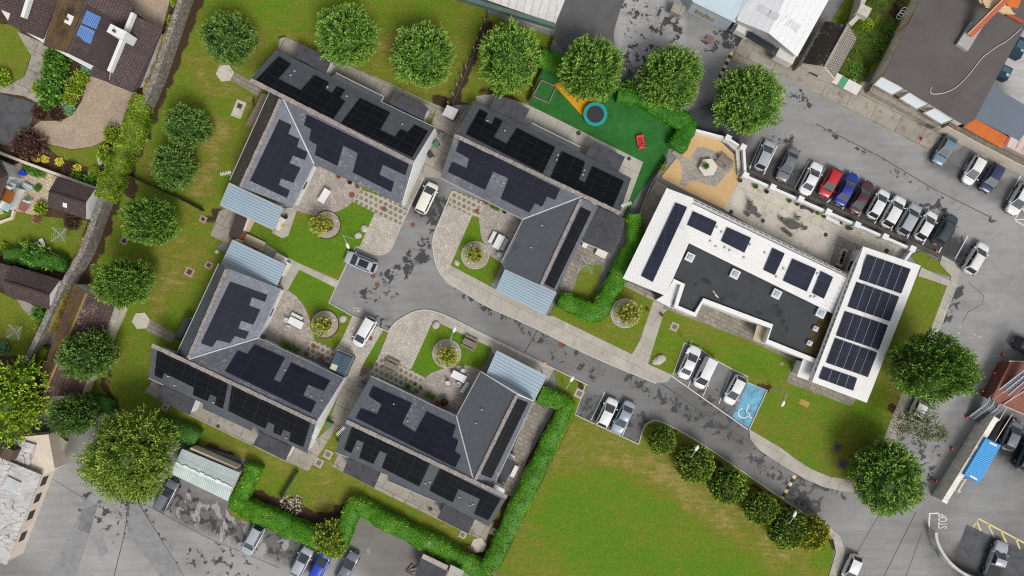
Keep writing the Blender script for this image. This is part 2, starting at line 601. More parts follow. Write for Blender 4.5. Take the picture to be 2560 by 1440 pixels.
PALE = [([(480, 1275), (560, 1310), (640, 1345)], 62, 0.72, 0.4), ([(690, 1365), (740, 1380)], 44, 0.6), ([(250, 1400), (480, 1420)], 70, 0.35), ([(900, 1390), (1000, 1400)], 70, 0.4), ([(1480, 60), (1560, 210)], 60, 0.3)]
WARM = [([(150, 1100), (90, 960)], 70, 0.8), ([(930, 1330), (1000, 1420)], 130, 0.5), ([(430, 1260), (640, 1330)], 60, 0.5)]


def ground():
    xs = [-400, -200, -110] + list(np.arange(-78, 78.1, 0.75)) + [110, 200, 400]
    ys = [-400, -200, -80] + list(np.arange(-46, 46.1, 0.75)) + [80, 200, 400]
    V = [(x, y, 0.0) for y in ys for x in xs]
    n = len(xs)
    Fc = [(j * n + i, j * n + i + 1, (j + 1) * n + i + 1, (j + 1) * n + i) for j in range(len(ys) - 1) for i in range(n - 1)]
    me = bpy.data.meshes.new('ground')
    me.from_pydata(V, [], Fc)
    me.materials.append(ASPHALT)
    set_attrs(me, {'tone': (G(132), TONE), 'wet': (0.12, WET), 'warm': (0.0, WARM), 'pale': (0.1, PALE)})
    o = bpy.data.objects.new('ground', me)
    COL.objects.link(o)
    tag(o, 'grey tarmac roads, yards and car parks with damp dark blotches', 'ground', kind='structure')


ground()

LATTR = {'dry': (0.46, [([(520, 20), (760, 60), (1180, 40)], 90, 0.35), ([(640, 120), (1180, 130), (1130, 200)], 60, 0.62), ([(430, 230), (560, 240)], 70, 0.4),
                        ([(540, 330), (500, 470)], 45, 0.78), ([(520, 200), (640, 260)], 40, 0.6), ([(400, 500)], 60, 0.3), ([(450, 640), (400, 720), (560, 760)], 60, 0.62),
                        ([(320, 640)], 40, 0.4), ([(510, 720), (430, 820)], 40, 0.35), ([(420, 700), (390, 790)], 22, 0.85), ([(310, 930), (450, 1060)], 50, 0.4), ([(560, 1110), (720, 1180)], 30, 0.55),
                        ([(800, 1250), (860, 1200)], 60, 0.55), ([(1000, 1260), (1160, 1340)], 30, 0.5), ([(1200, 1440), (1420, 1060)], 55, 0.6),
                        ([(1420, 1120), (1600, 1150), (1720, 1210), (1860, 1340), (2040, 1420)], 95, 0.66, 0.9), ([(1660, 1190), (1790, 1290), (1850, 1360)], 40, 0.9, 0.9),
                        ([(1430, 1300), (1600, 1440), (1800, 1440)], 160, 0.08, 0.9), ([(1480, 1200), (1640, 1280)], 70, 0.15, 0.9), ([(2060, 1400)], 40, 0.2),
                        ([(1400, 780), (1540, 880)], 40, 0.35), ([(1500, 850)], 40, 0.5), ([(1660, 860), (1950, 920)], 40, 0.22), ([(1940, 1010), (2100, 1010), (2200, 1020)], 60, 0.28),
                        ([(1960, 1090), (2080, 1160)], 60, 0.45), ([(2240, 960), (2250, 1040)], 30, 0.7), ([(2290, 830), (2340, 740)], 30, 0.42), ([(2320, 660)], 30, 0.35),
                        ([(700, 600), (860, 640), (900, 560)], 70, 0.02), ([(760, 700), (840, 770)], 60, 0.02), ([(930, 870)], 50, 0.0), ([(1060, 900), (1200, 880)], 90, 0.02), ([(1180, 600), (1180, 690)], 70, 0.08),
                        ([(1440, 690)], 60, 0.55), ([(1300, 1090)], 50, 0.55), ([(1390, 960)], 40, 0.5)]),
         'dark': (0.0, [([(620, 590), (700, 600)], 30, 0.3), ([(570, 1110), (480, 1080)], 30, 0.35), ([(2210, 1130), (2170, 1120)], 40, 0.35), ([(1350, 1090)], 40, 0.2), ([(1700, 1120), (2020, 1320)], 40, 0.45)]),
         'soil': (0.0, [([(495, 0), (420, 200), (318, 433), (280, 533), (243, 633), (193, 730)], 20, 0.9, 0.5), ([(320, 445), (335, 480)], 24, 0.9), ([(640, 1245), (720, 1275), (820, 1310), (860, 1280)], 27, 1.0, 0.4),
                        ([(1395, 1015), (1330, 1150), (1215, 1400)], 26, 1.0, 0.4), ([(1222, 60), (1130, 270)], 15, 0.85), ([(1090, 255), (1160, 275)], 24, 0.95), ([(1200, 230), (1300, 260)], 18, 0.8),
                        ([(530, 545), (550, 525)], 20, 0.9), ([(650, 215), (620, 300)], 10, 0.6), ([(2232, 1018)], 16, 1.0, 0.3), ([(700, 95), (830, 160), (930, 190)], 12, 0.75), ([(1180, 1390)], 30, 0.9), ([(2320, 640), (2380, 690)], 6, 0.5),
                        ([(880, 1110), (840, 1100)], 18, 0.7), ([(520, 1110), (590, 1150)], 15, 0.8), ([(1440, 955), (1462, 975)], 14, 0.8), ([(1900, 965), (1925, 975)], 13, 0.9), ([(2070, 1330), (2085, 1370)], 10, 0.8),
                        ([(300, 1030), (260, 960), (290, 880)], 16, 0.7), ([(1625, 1065), (1690, 1078)], 12, 0.6), ([(1720, 1110), (1990, 1280)], 12, 0.8)])}


def lawn(label, poly, z=0.09):
    return sheet('lawn', label, 'lawn', poly, z, LAWN, 1.0, LATTR, skirt_mat=SOIL)


lawn('long mottled lawn with round trees between stone wall and slate bungalows', [(488, -60), (1100, -60), (1225, 36), (1130, 262), (1040, 440), (1000, 505), (700, 470), (540, 620), (700, 720), (650, 840), (858, 945), (830, 1040), (940, 1180), (1265, 1245),
      (1400, 1000), (1385, 925), (1470, 965), (1440, 1030), (1225, 1460), (1180, 1440), (870, 1275), (838, 1385), (575, 1290), (620, 1150), (490, 1110), (300, 1030), (230, 1000), (195, 980), (285, 800), (183, 722), (233, 633), (310, 433), (413, 200)])
lawn('lawn strip with dark soil beneath the tree beside the pale hall', [(1226, 38), (1384, 92), (1330, 235), (1300, 290), (1190, 260), (1132, 262)])
lawn('wide open field of striped grass with brown dry edge by round bushes', [(1438, 1037), (1597, 1110), (1606, 1080), (1615, 1062), (1632, 1052), (1650, 1054), (1690, 1072), (1770, 1120), (1940, 1236), (2052, 1312), (2080, 1338), (2088, 1372), (2066, 1460), (1230, 1460)])
lawn('grass around planter ring between clipped hedge and white centre', [(1372, 792), (1400, 735), (1480, 780), (1545, 700), (1640, 755), (1580, 888)])
lawn('big front lawn wrapping round the white solar roofed centre', [(1655, 775), (1618, 910), (1680, 940), (1710, 858), (1755, 876), (1832, 925), (1870, 942), (1868, 956), (1918, 976), (1873, 1073), (1955, 1120), (1990, 1147), (2030, 1172), (2080, 1192), (2135, 1202), (2206, 1108), (2256, 985),
      (2318, 850), (2368, 714), (2300, 690), (2130, 660)])
lawn('small grass triangle at the car park corner of the white centre', [(2278, 640), (2300, 628), (2352, 655), (2378, 692), (2304, 670)])
lawn('courtyard lawn with lamp post and golden shrub ring', [(608, 580), (622, 545), (690, 570), (710, 594), (745, 518), (885, 498), (938, 532), (899, 616), (888, 617), (868, 660), (846, 703), (735, 652), (660, 614)])
lawn('courtyard lawn corner by footpath and grey boulder', [(748, 672), (838, 718), (822, 757), (882, 789), (860, 840), (836, 874), (775, 850), (760, 800), (740, 748), (716, 727)])
lawn('narrow rectangular grass strip beside the driveway', [(945, 822), (970, 831), (928, 924), (903, 912)])
lawn('courtyard lawn with wooden picnic table and lamp', [(1083, 800), (1228, 868), (1215, 908), (1190, 930), (1100, 930), (1063, 944), (1027, 923)])
lawn('triangular courtyard lawn with boulder and planter ring', [(1178, 538), (1196, 540), (1204, 593), (1215, 612), (1225, 640), (1254, 658), (1228, 716), (1122, 662)])
lawn('small back garden lawn with clothes line by the hedge', [(1440, 640), (1510, 640), (1480, 770), (1420, 745), (1400, 728)], 0.08)
lawn('weedy overgrown plot between stone house and dark roofed building', [(2075, 60), (2150, -60), (2330, -60), (2240, 120), (2160, 205), (2085, 190)])

# pavements and footpaths
LIFT = [0]


def P(name, label, poly, mat, z=0.10):
    LIFT[0] += 1      # every sheet sits at a height of its own, so no two coincide
    return sheet(name, label, name.replace('_', ' '), poly, z + LIFT[0] * 0.0009, mat, skirt_mat=KERB)



P('pavement', 'concrete pavement along the access road below the hedge and canopy', [(1085, 650), (1100, 687), (1120, 710), (1200, 755), (1330, 815), (1480, 890), (1640, 957), (1668, 955), (1682, 938), (1620, 910), (1660, 782), (1700, 745), (1640, 735), (1600, 850), (1580, 886), (1385, 791), (1372, 790), (1330, 770), (1123, 662), (1095, 640)], CONC)
P('pavement', 'curved concrete pavement round the front lawn', [(1873, 1073), (1876, 1098), (1900, 1127), (1960, 1166), (2010, 1196), (2060, 1218), (2110, 1229), (2140, 1230), (2232, 1112), (2284, 990), (2347, 833), (2388, 727), (2401, 678), (2385, 655), (2355, 638), (2350, 660), (2378, 690), (2376, 702), (2304, 668), (2296, 690), (2368, 714), (2317, 850), (2255, 983), (2205, 1107), (2133, 1200), (2080, 1193), (2030, 1173), (1990, 1148), (1955, 1121)], CONC, 0.104)
P('pavement', 'curved concrete pavement at the end of the field', [(2040, 1300), (2075, 1318), (2100, 1340), (2112, 1375), (2108, 1405), (2086, 1470), (2064, 1470), (2090, 1380), (2084, 1350), (2066, 1328), (2040, 1312)], CONC, 0.104)
P('pavement', 'stained concrete apron along the front of the sheds and dark building', [(1828, 150), (1842, 120), (1870, 70), (2000, 130), (2090, 190), (2200, 210), (2395, 300), (2320, 378), (2200, 315), (2085, 255), (1960, 191)], CONC_OLD)
P('pavement', 'concrete pavement strip in front of the lower courtyard lawn', [(1095, 781), (1140, 800), (1185, 822), (1235, 848), (1385, 921), (1365, 962), (1345, 1000), (1230, 880), (1228, 869), (1083, 801)], CONC)
P('footpath', 'concrete footpath from the canopy to the courtyard road', [(656, 606), (735, 652), (847, 702), (838, 719), (748, 674), (718, 728), (695, 722), (716, 665), (640, 630)], CONC, 0.104)
P('footpath', 'grey concrete ramp beside the red painted canopy corner', [(705, 520), (745, 518), (720, 590), (706, 596), (680, 582)], CONC, 0.106)
P('footpath', 'paved path from hexagon slab to the northern bungalow', [(585, 180), (600, 186), (655, 222), (645, 240), (582, 203)], SLABS, 0.1)
P('footpath', 'paved path from hexagon slab to the western bungalow', [(372, 800), (390, 806), (440, 838), (428, 858), (366, 826)], SLABS, 0.1)
P('forecourt', 'cobbled paver forecourt between upper lawn and courtyard road', [(937, 532), (1003, 563), (980, 616), (968, 630), (947, 636), (917, 628), (892, 615), (899, 616)], PAVER)
P('forecourt', 'cobbled paver forecourt curving round the triangular lawn', [(1120, 512), (1103, 543), (1087, 580), (1082, 607), (1088, 650), (1108, 684), (1126, 664), (1180, 540)], PAVER, 0.106)
P('forecourt', 'cobbled paver forecourt on the inside of the road bend', [(972, 828), (983, 812), (997, 800), (1027, 783), (1060, 775), (1096, 782), (1083, 801), (1027, 924), (948, 887)], PAVER, 0.106)
P('forecourt', 'cobbled driveway bay beneath the white people carrier', [(881, 789), (958, 825), (905, 915), (890, 965), (860, 945), (835, 876), (858, 842)], PAVER, 0.104)
P('stepping_path', 'stepping stone paving in front of the northern bungalow', [(880, 503), (903, 474), (1010, 510), (1017, 527), (1003, 563), (937, 532)], STEP, 0.104)
P('stepping_path', 'stepping stone paving beside the triangular lawn', [(1132, 475), (1210, 505), (1196, 542), (1178, 540), (1120, 512)], STEP, 0.110)
P('stepping_path', 'stepping stone paving below the wooden table', [(948, 887), (1027, 924), (1063, 944), (1038, 980), (1000, 965), (922, 935)], STEP, 0.110)
P('stepping_path', 'stepping stone paving near the blue grey shed', [(778, 848), (840, 874), (832, 912), (762, 890)], STEP, 0.108)
P('patio', 'cobbled patio with single white table', [(733, 522), (752, 530), (780, 538), (812, 538), (846, 528), (868, 516), (882, 503), (906, 476), (900, 462), (790, 408), (770, 430)], PATIO, 0.1)
P('patio', 'cobbled patio with white table set and benches near the asphalt bay', [(1180, 540), (1210, 503), (1310, 548), (1262, 672), (1253, 657), (1225, 639), (1213, 612), (1203, 593), (1196, 541)], PATIO, 0.102)
P('patio', 'rounded cobbled patio with purple flower pot', [(1063, 943), (1080, 932), (1105, 922), (1140, 914), (1172, 914), (1200, 924), (1205, 935), (1142, 1045), (1035, 985)], PATIO, 0.102)
P('patio', 'rounded cobbled patio with white table and round chairs', [(700, 725), (722, 727), (742, 742), (758, 762), (770, 786), (780, 820), (786, 850), (762, 895), (640, 850), (690, 730)], PATIO, 0.1)
P('apron', 'pale new concrete slab in front of the blue grey shed', [(858, 842), (897, 860), (880, 895), (837, 875)], CONC_CREAM, 0.108)
P('yard', 'stained concrete passage between the two northern bungalows', [(1040, 425), (1095, 262), (1150, 290), (1185, 250), (1240, 235), (1190, 335), (1105, 445), (1060, 442), (1020, 525), (1000, 510)], CONC_OLD, 0.096)
P('yard', 'concrete back yard behind the northern bungalow', [(700, 96), (712, 92), (930, 188), (1095, 264), (1060, 320), (690, 140)], CONC_OLD, 0.1)
P('yard', 'concrete back yard strip beside the artificial turf', [(1190, 240), (1240, 235), (1323, 263), (1608, 405), (1558, 540), (1490, 500), (1190, 345)], CONC, 0.1)
P('yard', 'concrete back yard strip behind the western bungalow', [(362, 980), (388, 940), (640, 1060), (770, 1120), (815, 1076), (862, 945), (930, 935), (866, 1060), (835, 1080), (770, 1178), (713, 1154), (475, 1040)], CONC_OLD, 0.1)
P('yard', 'concrete back yard strip behind the southern bungalow', [(831, 1166), (848, 1125), (1230, 1310), (1215, 1352), (1172, 1336), (936, 1222), (857, 1180)], CONC_OLD, 0.1)
P('yard', 'grey slab side patio between bungalow and long hedge', [(1330, 1000), (1364, 1023), (1346, 1062), (1322, 1137), (1285, 1240), (1240, 1240), (1310, 1050)], SLABS, 0.1)
P('yard', 'slab patio and concrete behind the eastern bungalow', [(1440, 620), (1450, 600), (1522, 636), (1508, 662), (1455, 660), (1430, 732), (1396, 722)], SLABS, 0.104)
P('yard', 'shaded concrete passage between the two blue canopies', [(548, 528), (575, 515), (622, 545), (604, 592), (640, 625), (563, 606), (526, 588)], CONC_OLD, 0.1)
P('turf', 'dark green artificial turf playground', [(1368, 160), (1420, 165), (1560, 240), (1692, 325), (1660, 405), (1600, 480), (1560, 545), (1540, 530), (1608, 405), (1323, 263), (1345, 200)], TURF, 0.092)
P('safety_surface', 'orange rubber safety strip beside the trampoline', [(1385, 212), (1410, 200), (1500, 250), (1480, 290), (1458, 292)], RUBBER, 0.1)
P('garden_patio', 'tan resin garden court beside the white centre', [(1655, 440), (1742, 330), (1800, 352), (1850, 400), (1855, 440), (1808, 522), (1720, 480), (1655, 445)], TAN, 0.1)
P('garden_patio', 'grey sett cross around the hexagon table', [(1680, 380), (1690, 374), (1722, 400), (1745, 366), (1775, 372), (1830, 400), (1835, 415), (1788, 468), (1730, 450), (1715, 466), (1700, 462), (1705, 430), (1700, 405)], GREYSET, 0.106)
P('terrace', 'pale cream concrete terrace with cafe tables', [(1808, 522), (1858, 436), (2010, 505), (2285, 622), (2262, 660), (2150, 640), (2090, 700)], CONC_CREAM, 0.1)
P('yard', 'sunken grey yard with air conditioning boxes', [(2072, 665), (2095, 588), (2160, 618), (2110, 700)], CONC_OLD, 0.106)
P('path', 'narrow concrete path on the hedge side of the white centre', [(1590, 545), (1640, 450), (1690, 480), (1560, 690), (1560, 700), (1700, 765), (1690, 780), (1540, 705), (1590, 610)], CONC_OLD, 0.1)
P('path', 'small grey slab path under the front of the white centre', [(1656, 770), (1700, 745), (1960, 830), (2030, 880), (2140, 1000), (2125, 1015), (1965, 955), (1985, 905), (1870, 850)], SLABS, 0.1)
P('gravel_patch', 'dark chippings beneath the roadside trees', [(1700, 285), (1790, 255), (1850, 330), (1845, 370), (1800, 352), (1742, 325)], CHIPS, 0.03)

# the neighbours' gardens
P('garden_bed', 'brown garden soil of the neighbouring plots', [(-60, -60), (470, -60), (404, 190), (300, 433), (223, 633), (173, 717), (88, 905), (-60, 930)], SOIL, 0.05)
lawn('small front lawn of the brown roofed house', [(-60, 55), (40, 62), (68, 108), (76, 140), (60, 190), (20, 212), (-60, 218)])
lawn('curved lawn edging the gravel drive', [(108, 358), (180, 375), (230, 368), (268, 348), (248, 425), (200, 412), (150, 395)])
lawn('neighbour back lawn with loungers and clothes line', [(-60, 560), (30, 527), (100, 540), (218, 552), (200, 620), (165, 665), (100, 640), (-60, 640)])
lawn('neighbour corner lawn with second clothes line', [(-60, 712), (10, 735), (120, 790), (104, 830), (92, 890), (-60, 890)])
P('driveway', 'grey concrete path winding to the brown roofed house', [(42, 78), (108, 108), (135, 132), (122, 175), (95, 258), (60, 240), (-60, 222), (24, 212), (62, 190), (78, 140)], CONC_OLD, 0.096)
P('driveway', 'dark tarmac drive of the brown roofed house', [(-60, 218), (92, 258), (64, 340), (35, 366), (-60, 350)], DRIVE, 0.1)
P('driveway', 'curved beige gravel drive', [(222, 185), (340, 232), (318, 300), (296, 330), (268, 348), (230, 366), (180, 373), (120, 360), (96, 336), (76, 322), (102, 302), (150, 302), (180, 288), (205, 252)], GRAVEL, 0.1)
P('driveway', 'gravel parking area behind the brown roofed house', [(290, -60), (440, -60), (405, 75), (333, 30)], GRAVEL, 0.1)
P('patio', 'sunny block paved patio of the white neighbour house', [(20, 415), (55, 405), (150, 445), (118, 520), (95, 540), (30, 525), (-20, 545)], BLOCK, 0.09)
P('path', 'grey crazy path behind the lower brown shed', [(40, 745), (70, 755), (110, 785), (80, 795), (58, 775)], CONC_OLD, 0.1)
P('parking_patch', 'new dark tarmac bay behind the yellow hatching', [(2417, 1312), (2470, 1337), (2600, 1395), (2600, 1500), (2470, 1470), (2395, 1372)], DRIVE, 0.006)

# kerbs
KP = lambda label, path, w=0.14: strip('kerb', label, 'kerb', path, w, 0.0, 0.125, KERB)
KP('kerb along the field side of the access road', curve([(1597, 1110), (1606, 1080), (1615, 1062), (1632, 1052), (1650, 1054), (1690, 1072), (1770, 1120), (1940, 1236), (2052, 1312)], 3))
KP('kerb around the lower two car bays', [(1464, 962), (1438, 1037), (1597, 1111)])
KP('kerb behind the upper staff bays', [(1682, 938), (1711, 857), (1755, 876), (1793, 902), (1832, 924), (1870, 942), (1868, 956), (1918, 976), (1873, 1074)])
KP('kerb round the paver forecourt on the bend', curve([(972, 828), (983, 812), (997, 800), (1027, 783), (1060, 775), (1096, 782), (1140, 801), (1235, 849), (1385, 922), (1470, 963)], 3), 0.16)
KP('kerb round the forecourt of the triangular lawn', curve([(1130, 478), (1103, 543), (1087, 580), (1082, 607), (1088, 650), (1108, 688), (1200, 756), (1330, 816), (1480, 891), (1640, 958)], 3), 0.18)
KP('kerb along the upper forecourt', curve([(1060, 443), (1003, 563), (980, 616), (968, 630), (947, 637), (917, 629), (891, 616)], 3))
KP('kerb along the courtyard lawns', [(889, 617), (866, 662), (846, 704), (822, 757), (882, 790), (972, 830)])

# painted road markings, seams
def lines(name, label, cat, segs, w, mat, z=0.008):
    mb = MB()
    for s in segs:
        ribbon_faces(mb, [W(x, y, 0) for x, y in s], w, z)
    return tag(mb.build(name, mat), label, cat, kind='structure')


for i, (a, b) in enumerate([((1905, 348), (1872, 426)), ((1943, 365), (1907, 441)), ((2023, 402), (1984, 476)), ((2063, 421), (2022, 492)), ((2110, 470), (2063, 510)), ((2125, 492), (2103, 528)), ((2165, 505), (2143, 547)),
                            ((2205, 525), (2183, 565)), ((2245, 545), (2224, 583)), ((2285, 560), (2265, 602)), ((2325, 580), (2304, 616)), ((2365, 600), (2344, 636)), ((2420, 590), (2388, 647)),
                            ((2435, 377), (2408, 425)), ((2552, 440), (2516, 500))]):
    lines('parking_line', 'white bay line number %d from the terrace gate end of the long parking row' % (i + 1) if i < 13 else ('white bay line left of the white car by the cream wall' if i == 13 else 'white bay line right of the navy car by the cream wall'), 'parking line', [[a, b]], 0.14, WHITE_PAINT)
lines('parking_line', 'thin white line along the mouth of the upper staff bays', 'parking line', [[(1680, 941), (1870, 1074)]], 0.11, WHITE_PAINT)
lines('parking_line', 'thin white line between the white saloon and the white van', 'parking line', [[(1752, 880), (1720, 968)]], 0.09, WHITE_PAINT)
lines('parking_line', 'thin white line on the empty bay side of the white van', 'parking line', [[(1792, 905), (1758, 990)]], 0.09, WHITE_PAINT)
lines('parking_line', 'thin white line left of the white hatchback by the blue bay', 'parking line', [[(1828, 930), (1797, 1010)]], 0.09, WHITE_PAINT)
lines('parking_line', 'thin white bay line left of the lower white car', 'parking line', [[(1512, 980), (1478, 1050)]], 0.1, WHITE_PAINT)
lines('parking_line', 'thin white bay line right of the lower silver car', 'parking line', [[(1585, 1020), (1556, 1090)]], 0.1, WHITE_PAINT)
lines('yellow_hatching', 'pale yellow hatched box beside the exit yard', 'road marking', [[(2433, 1317), (2447, 1297), (2560, 1357), (2600, 1378)], [(2442, 1304), (2452, 1327)], [(2470, 1310), (2485, 1343)], [(2503, 1328), (2518, 1362)], [(2540, 1347), (2553, 1382)]], 0.2, YELLOW_PAINT, 0.012)
lines('stop_line', 'white stop line bracket at the yard exit', 'road marking', [[(2347, 1283), (2324, 1284), (2322, 1322)]], 0.22, WHITE_PAINT)
lines('yellow_arrow', 'pale bent arrow marking beside the blue container', 'road marking', [[(2400, 1200), (2415, 1197), (2393, 1233), (2387, 1222)], [(2392, 1234), (2402, 1228)]], 0.2, plain('cream_paint', S(226, 210, 184), 0.7), 0.008)
lines('white_box_marking', 'white boxed cross marking at the right edge of the lot', 'road marking', [[(2536, 550), (2556, 520), (2600, 545), (2580, 575), (2536, 550)], [(2536, 550), (2600, 545)], [(2556, 520), (2580, 575)]], 0.12, WHITE_PAINT)


def text_marking():
    cu = bpy.data.curves.new('stop_lettering', 'FONT')
    cu.body = 'STOP'
    cu.size = 1.0
    cu.extrude = 0.001
    o = bpy.data.objects.new('stop_lettering', cu)
    COL.objects.link(o)
    cu.materials.append(WHITE_PAINT)
    bpy.context.view_layer.update()
    w, h = o.dimensions.x, o.dimensions.y
    a, b = W(2367, 1322, 0), W(2343, 1284, 0)   # reading upward along the lane
    o.location = (W(2367, 1322).x, W(2367, 1322).y, 0.01)
    o.rotation_euler = (0, 0, math.radians(90))
    o.scale = ((1322 - 1285) * H / F / w, (2367 - 2345) * H / F / h, 1)
    tag(o, 'white STOP lettering painted on the yard exit', 'road marking', kind='structure')


text_marking()

# blue disabled bay with the wheelchair symbol
q = [(1870, 958), (1914, 976), (1872, 1071), (1831, 1041)]
mb = MB()
mb.face([W(x, y, 0.008) for x, y in reversed(q)])
tag(mb.build('blue_bay', BLUE_PAINT), 'worn blue painted disabled parking bay', 'parking bay', kind='structure')
c0 = (1860, 1030)
arc = [(1859 + 13 * math.cos(a), 1033 + 12 * math.sin(a)) for a in [math.radians(t) for t in range(255, 15, -16)]]
lines('wheelchair_symbol', 'white wheelchair symbol on the blue bay', 'road marking', [arc, [(1873, 1010), (1866, 1028), (1868, 1032), (1874, 1033), (1874, 1042), (1881, 1046)]], 0.15, WHITE_PAINT, 0.014)

seams = [[(2120, 470), (2250, 420), (2400, 510), (2490, 560), (2380, 760)], [(2040, 310), (2200, 392), (2330, 470), (2480, 545)], [(2420, 705), (2460, 740), (2455, 760), (2420, 780), (2405, 808)], [(2502, 700), (2480, 735)]]
lines('road_seam', 'dark jagged tar seam across the right hand car park', 'road seam', [seams[1]], 0.12, SEAM)
lines('road_seam', 'thin wandering crack near the white car on the right', 'road seam', [seams[2]], 0.07, SEAM)
lines('road_seam', 'long straight seam down the middle of the exit road', 'road seam', [[(2290, 1280), (2230, 1400), (2200, 1460)]], 0.1, SEAM)
lines('road_seam', 'straight seam on the hedge side of the exit road', 'road seam', [[(2205, 1275), (2140, 1385), (2120, 1440)]], 0.08, SEAM)
lines('road_seam', 'straight seam nearest the curved cream wall', 'road seam', [[(2305, 1330), (2265, 1440)]], 0.08, SEAM)
lines('road_seam', 'dark seam along the edge of the staff bays', 'road seam', [[(1655, 960), (1740, 1020), (1820, 1070), (1872, 1103)]], 0.14, SEAM)
lines('road_seam', 'dark gully line crossing the access road by the canopies', 'road seam', [[(1352, 812), (1312, 880)]], 0.16, SEAM)
lines('road_seam', 'long diagonal seam across the lower left yard', 'road seam', [[(345, 1255), (460, 1440)]], 0.1, SEAM)
lines('road_seam', 'patched seam running down to the lower left corner', 'road seam', [[(322, 1265), (310, 1340), (285, 1440)]], 0.12, SEAM)
lines('road_seam', 'seam along the parked cars in the lower left yard', 'road seam', [[(370, 1265), (520, 1345), (700, 1420)]], 0.07, SEAM)
lines('road_seam', 'cross seam behind the big light green tree', 'road seam', [[(120, 1190), (240, 1265), (310, 1290)]], 0.06, SEAM)
for lab, q, g in (('old brownish dark tarmac between the pale hall and the light turning area', curve([(1400, -60), (1575, -60), (1552, 20), (1537, 70), (1535, 100), (1545, 140), (1568, 165), (1560, 200), (1500, 190), (1430, 150), (1385, 96), (1390, 60)], 3, True), 101), ('square pale tarmac patch in the lower left yard', [(236, 1352), (256, 1343), (272, 1382), (250, 1392)], 150), ('blue grey tarmac patch beneath the big light green tree', [(205, 1272), (245, 1258), (225, 1335), (196, 1325)], 145),
                  ('wide dark trench reinstatement in the lower left yard', [(325, 1262), (345, 1258), (460, 1440), (400, 1440), (318, 1330)], 146), ('grey trench reinstatement toward the lower left corner', [(215, 1250), (245, 1262), (190, 1440), (125, 1440)], 148),
                  ('square tarmac patch beside the steel blue car', [(2368, 395), (2420, 357), (2450, 372), (2405, 422), (2380, 408)], 118)):
    mb = MB()
    mb.face([W(x, y, 0.004 + g * 0.00003 + len(lab) * 0.0001) for x, y in reversed(q)])
    if mb.f and newell(mb.v).z < 0:
        mb.v.reverse()
    tag(mb.build('tarmac_patch', plain('patch_%d' % g, S(g, g, g + 1), 0.9, 0.1, 0.8, 0.15, 12, stain=0.35, sc=(80, 80, 80))), lab, 'tarmac patch', kind='structure')
# ================================================================== building materials
def roof_mat(name, col, rowh, bw, v=0.22, jw=0.10, jd=0.55, lichen=0.0, lc=(150, 146, 138), moss=0.0, mc=(120, 98, 48), rough=0.7, spec=0.35, big=0.14):
    """courses of slates or tiles following the slope (UV in metres), with lichen specks and moss drifts"""
    t = NT(name)
    uv = t.n('TexCoord').outputs['UV']
    p = t.pos()
    b = t.n('TexBrick', {'Vector': uv, 'Color1': (1 - v,) * 3 + (1,), 'Color2': (1 + v,) * 3 + (1,), 'Mortar': (1, 1, 1, 1), 'Scale': 1.0, 'Mortar Size': rowh * jw, 'Mortar Smooth': 0.3, 'Brick Width': bw, 'Row Height': rowh})
    c = t.scale(col, t.n('SeparateColor', {'Color': b.outputs['Color']}).outputs[0])
    c = t.scale(c, t.rng(b.outputs['Fac'], 0, 1, 1, 1 - jd))
    c = t.scale(c, t.rng(t.noise(p, 0.35, 5, 0.65), 0.3, 0.7, 1 - big, 1 + big))
    c = t.scale(c, t.rng(t.noise(p, 6.0, 3, 0.7), 0.3, 0.7, 0.85, 1.15))
    if lichen:
        k = t.math('MULTIPLY', t.rng(t.noise(p, 2.6, 4, 0.75), 0.52, 0.60, 0, 1), t.rng(t.noise(p, 0.28, 3, 0.6), 0.47, 0.60, 0, lichen))
        c = t.mix(k, c, S(*lc))
    if moss:
        k = t.rng(t.math('ADD', t.noise(p, 0.45, 5, 0.7), t.math('MULTIPLY', t.noise(p, 3.5, 3, 0.7), 0.3)), 0.56, 0.82, 0, moss)
        c = t.mix(k, c, S(*mc))
    MATS[name] = t.done(c, rough, 0, spec, bump=b.outputs['Fac'], bstr=-0.25)
    return MATS[name]


def array_mat(name, col, line, mw=1.13, mh=1.72, jw=0.035, k=0.6):
    t = NT(name)
    uv = t.n('TexCoord').outputs['UV']
    b = t.n('TexBrick', {'Vector': uv, 'Color1': (0.9, 0.9, 0.9, 1), 'Color2': (1.1, 1.1, 1.1, 1), 'Mortar': (1, 1, 1, 1), 'Scale': 1.0, 'Mortar Size': jw / 2, 'Brick Width': mh, 'Row Height': mw}, offset=0.0)
    c = t.scale(col, t.n('SeparateColor', {'Color': b.outputs['Color']}).outputs[0])
    c = t.scale(c, t.rng(t.noise(t.pos(), 0.25, 3), 0.3, 0.7, 0.9, 1.1))
    c = t.mix(t.math('MULTIPLY', b.outputs['Fac'], k), c, line)
    MATS[name] = t.done(c, 0.55, 0, 0.12)
    return MATS[name]


SLATE_L = roof_mat('lit_blue_grey_slate', S(126, 131, 142), 0.24, 0.34, 0.12, 0.12, 0.4, 0.7, (160, 162, 168))  # these four are one slate
SLATE_M = roof_mat('half_lit_grey_slate', S(104, 108, 116), 0.24, 0.34, 0.12, 0.1, 0.35, 0.75, (152, 152, 152))
SLATE_D = roof_mat('shaded_slope_slate', S(84, 90, 95), 0.24, 0.34, 0.08, 0.08, 0.25, 0.35, (120, 122, 122))
SLATE_P = roof_mat('dim_slope_grey_slate', S(96, 101, 107), 0.24, 0.34, 0.05, 0.06, 0.2, 0.15, (116, 120, 124), big=0.08)
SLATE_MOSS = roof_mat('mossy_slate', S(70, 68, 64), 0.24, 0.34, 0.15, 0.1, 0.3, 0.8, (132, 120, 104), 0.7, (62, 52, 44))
TILE_B = roof_mat('brown_tile', S(92, 76, 74), 0.34, 0.30, 0.22, 0.16, 0.55, 0.15, (150, 140, 130))
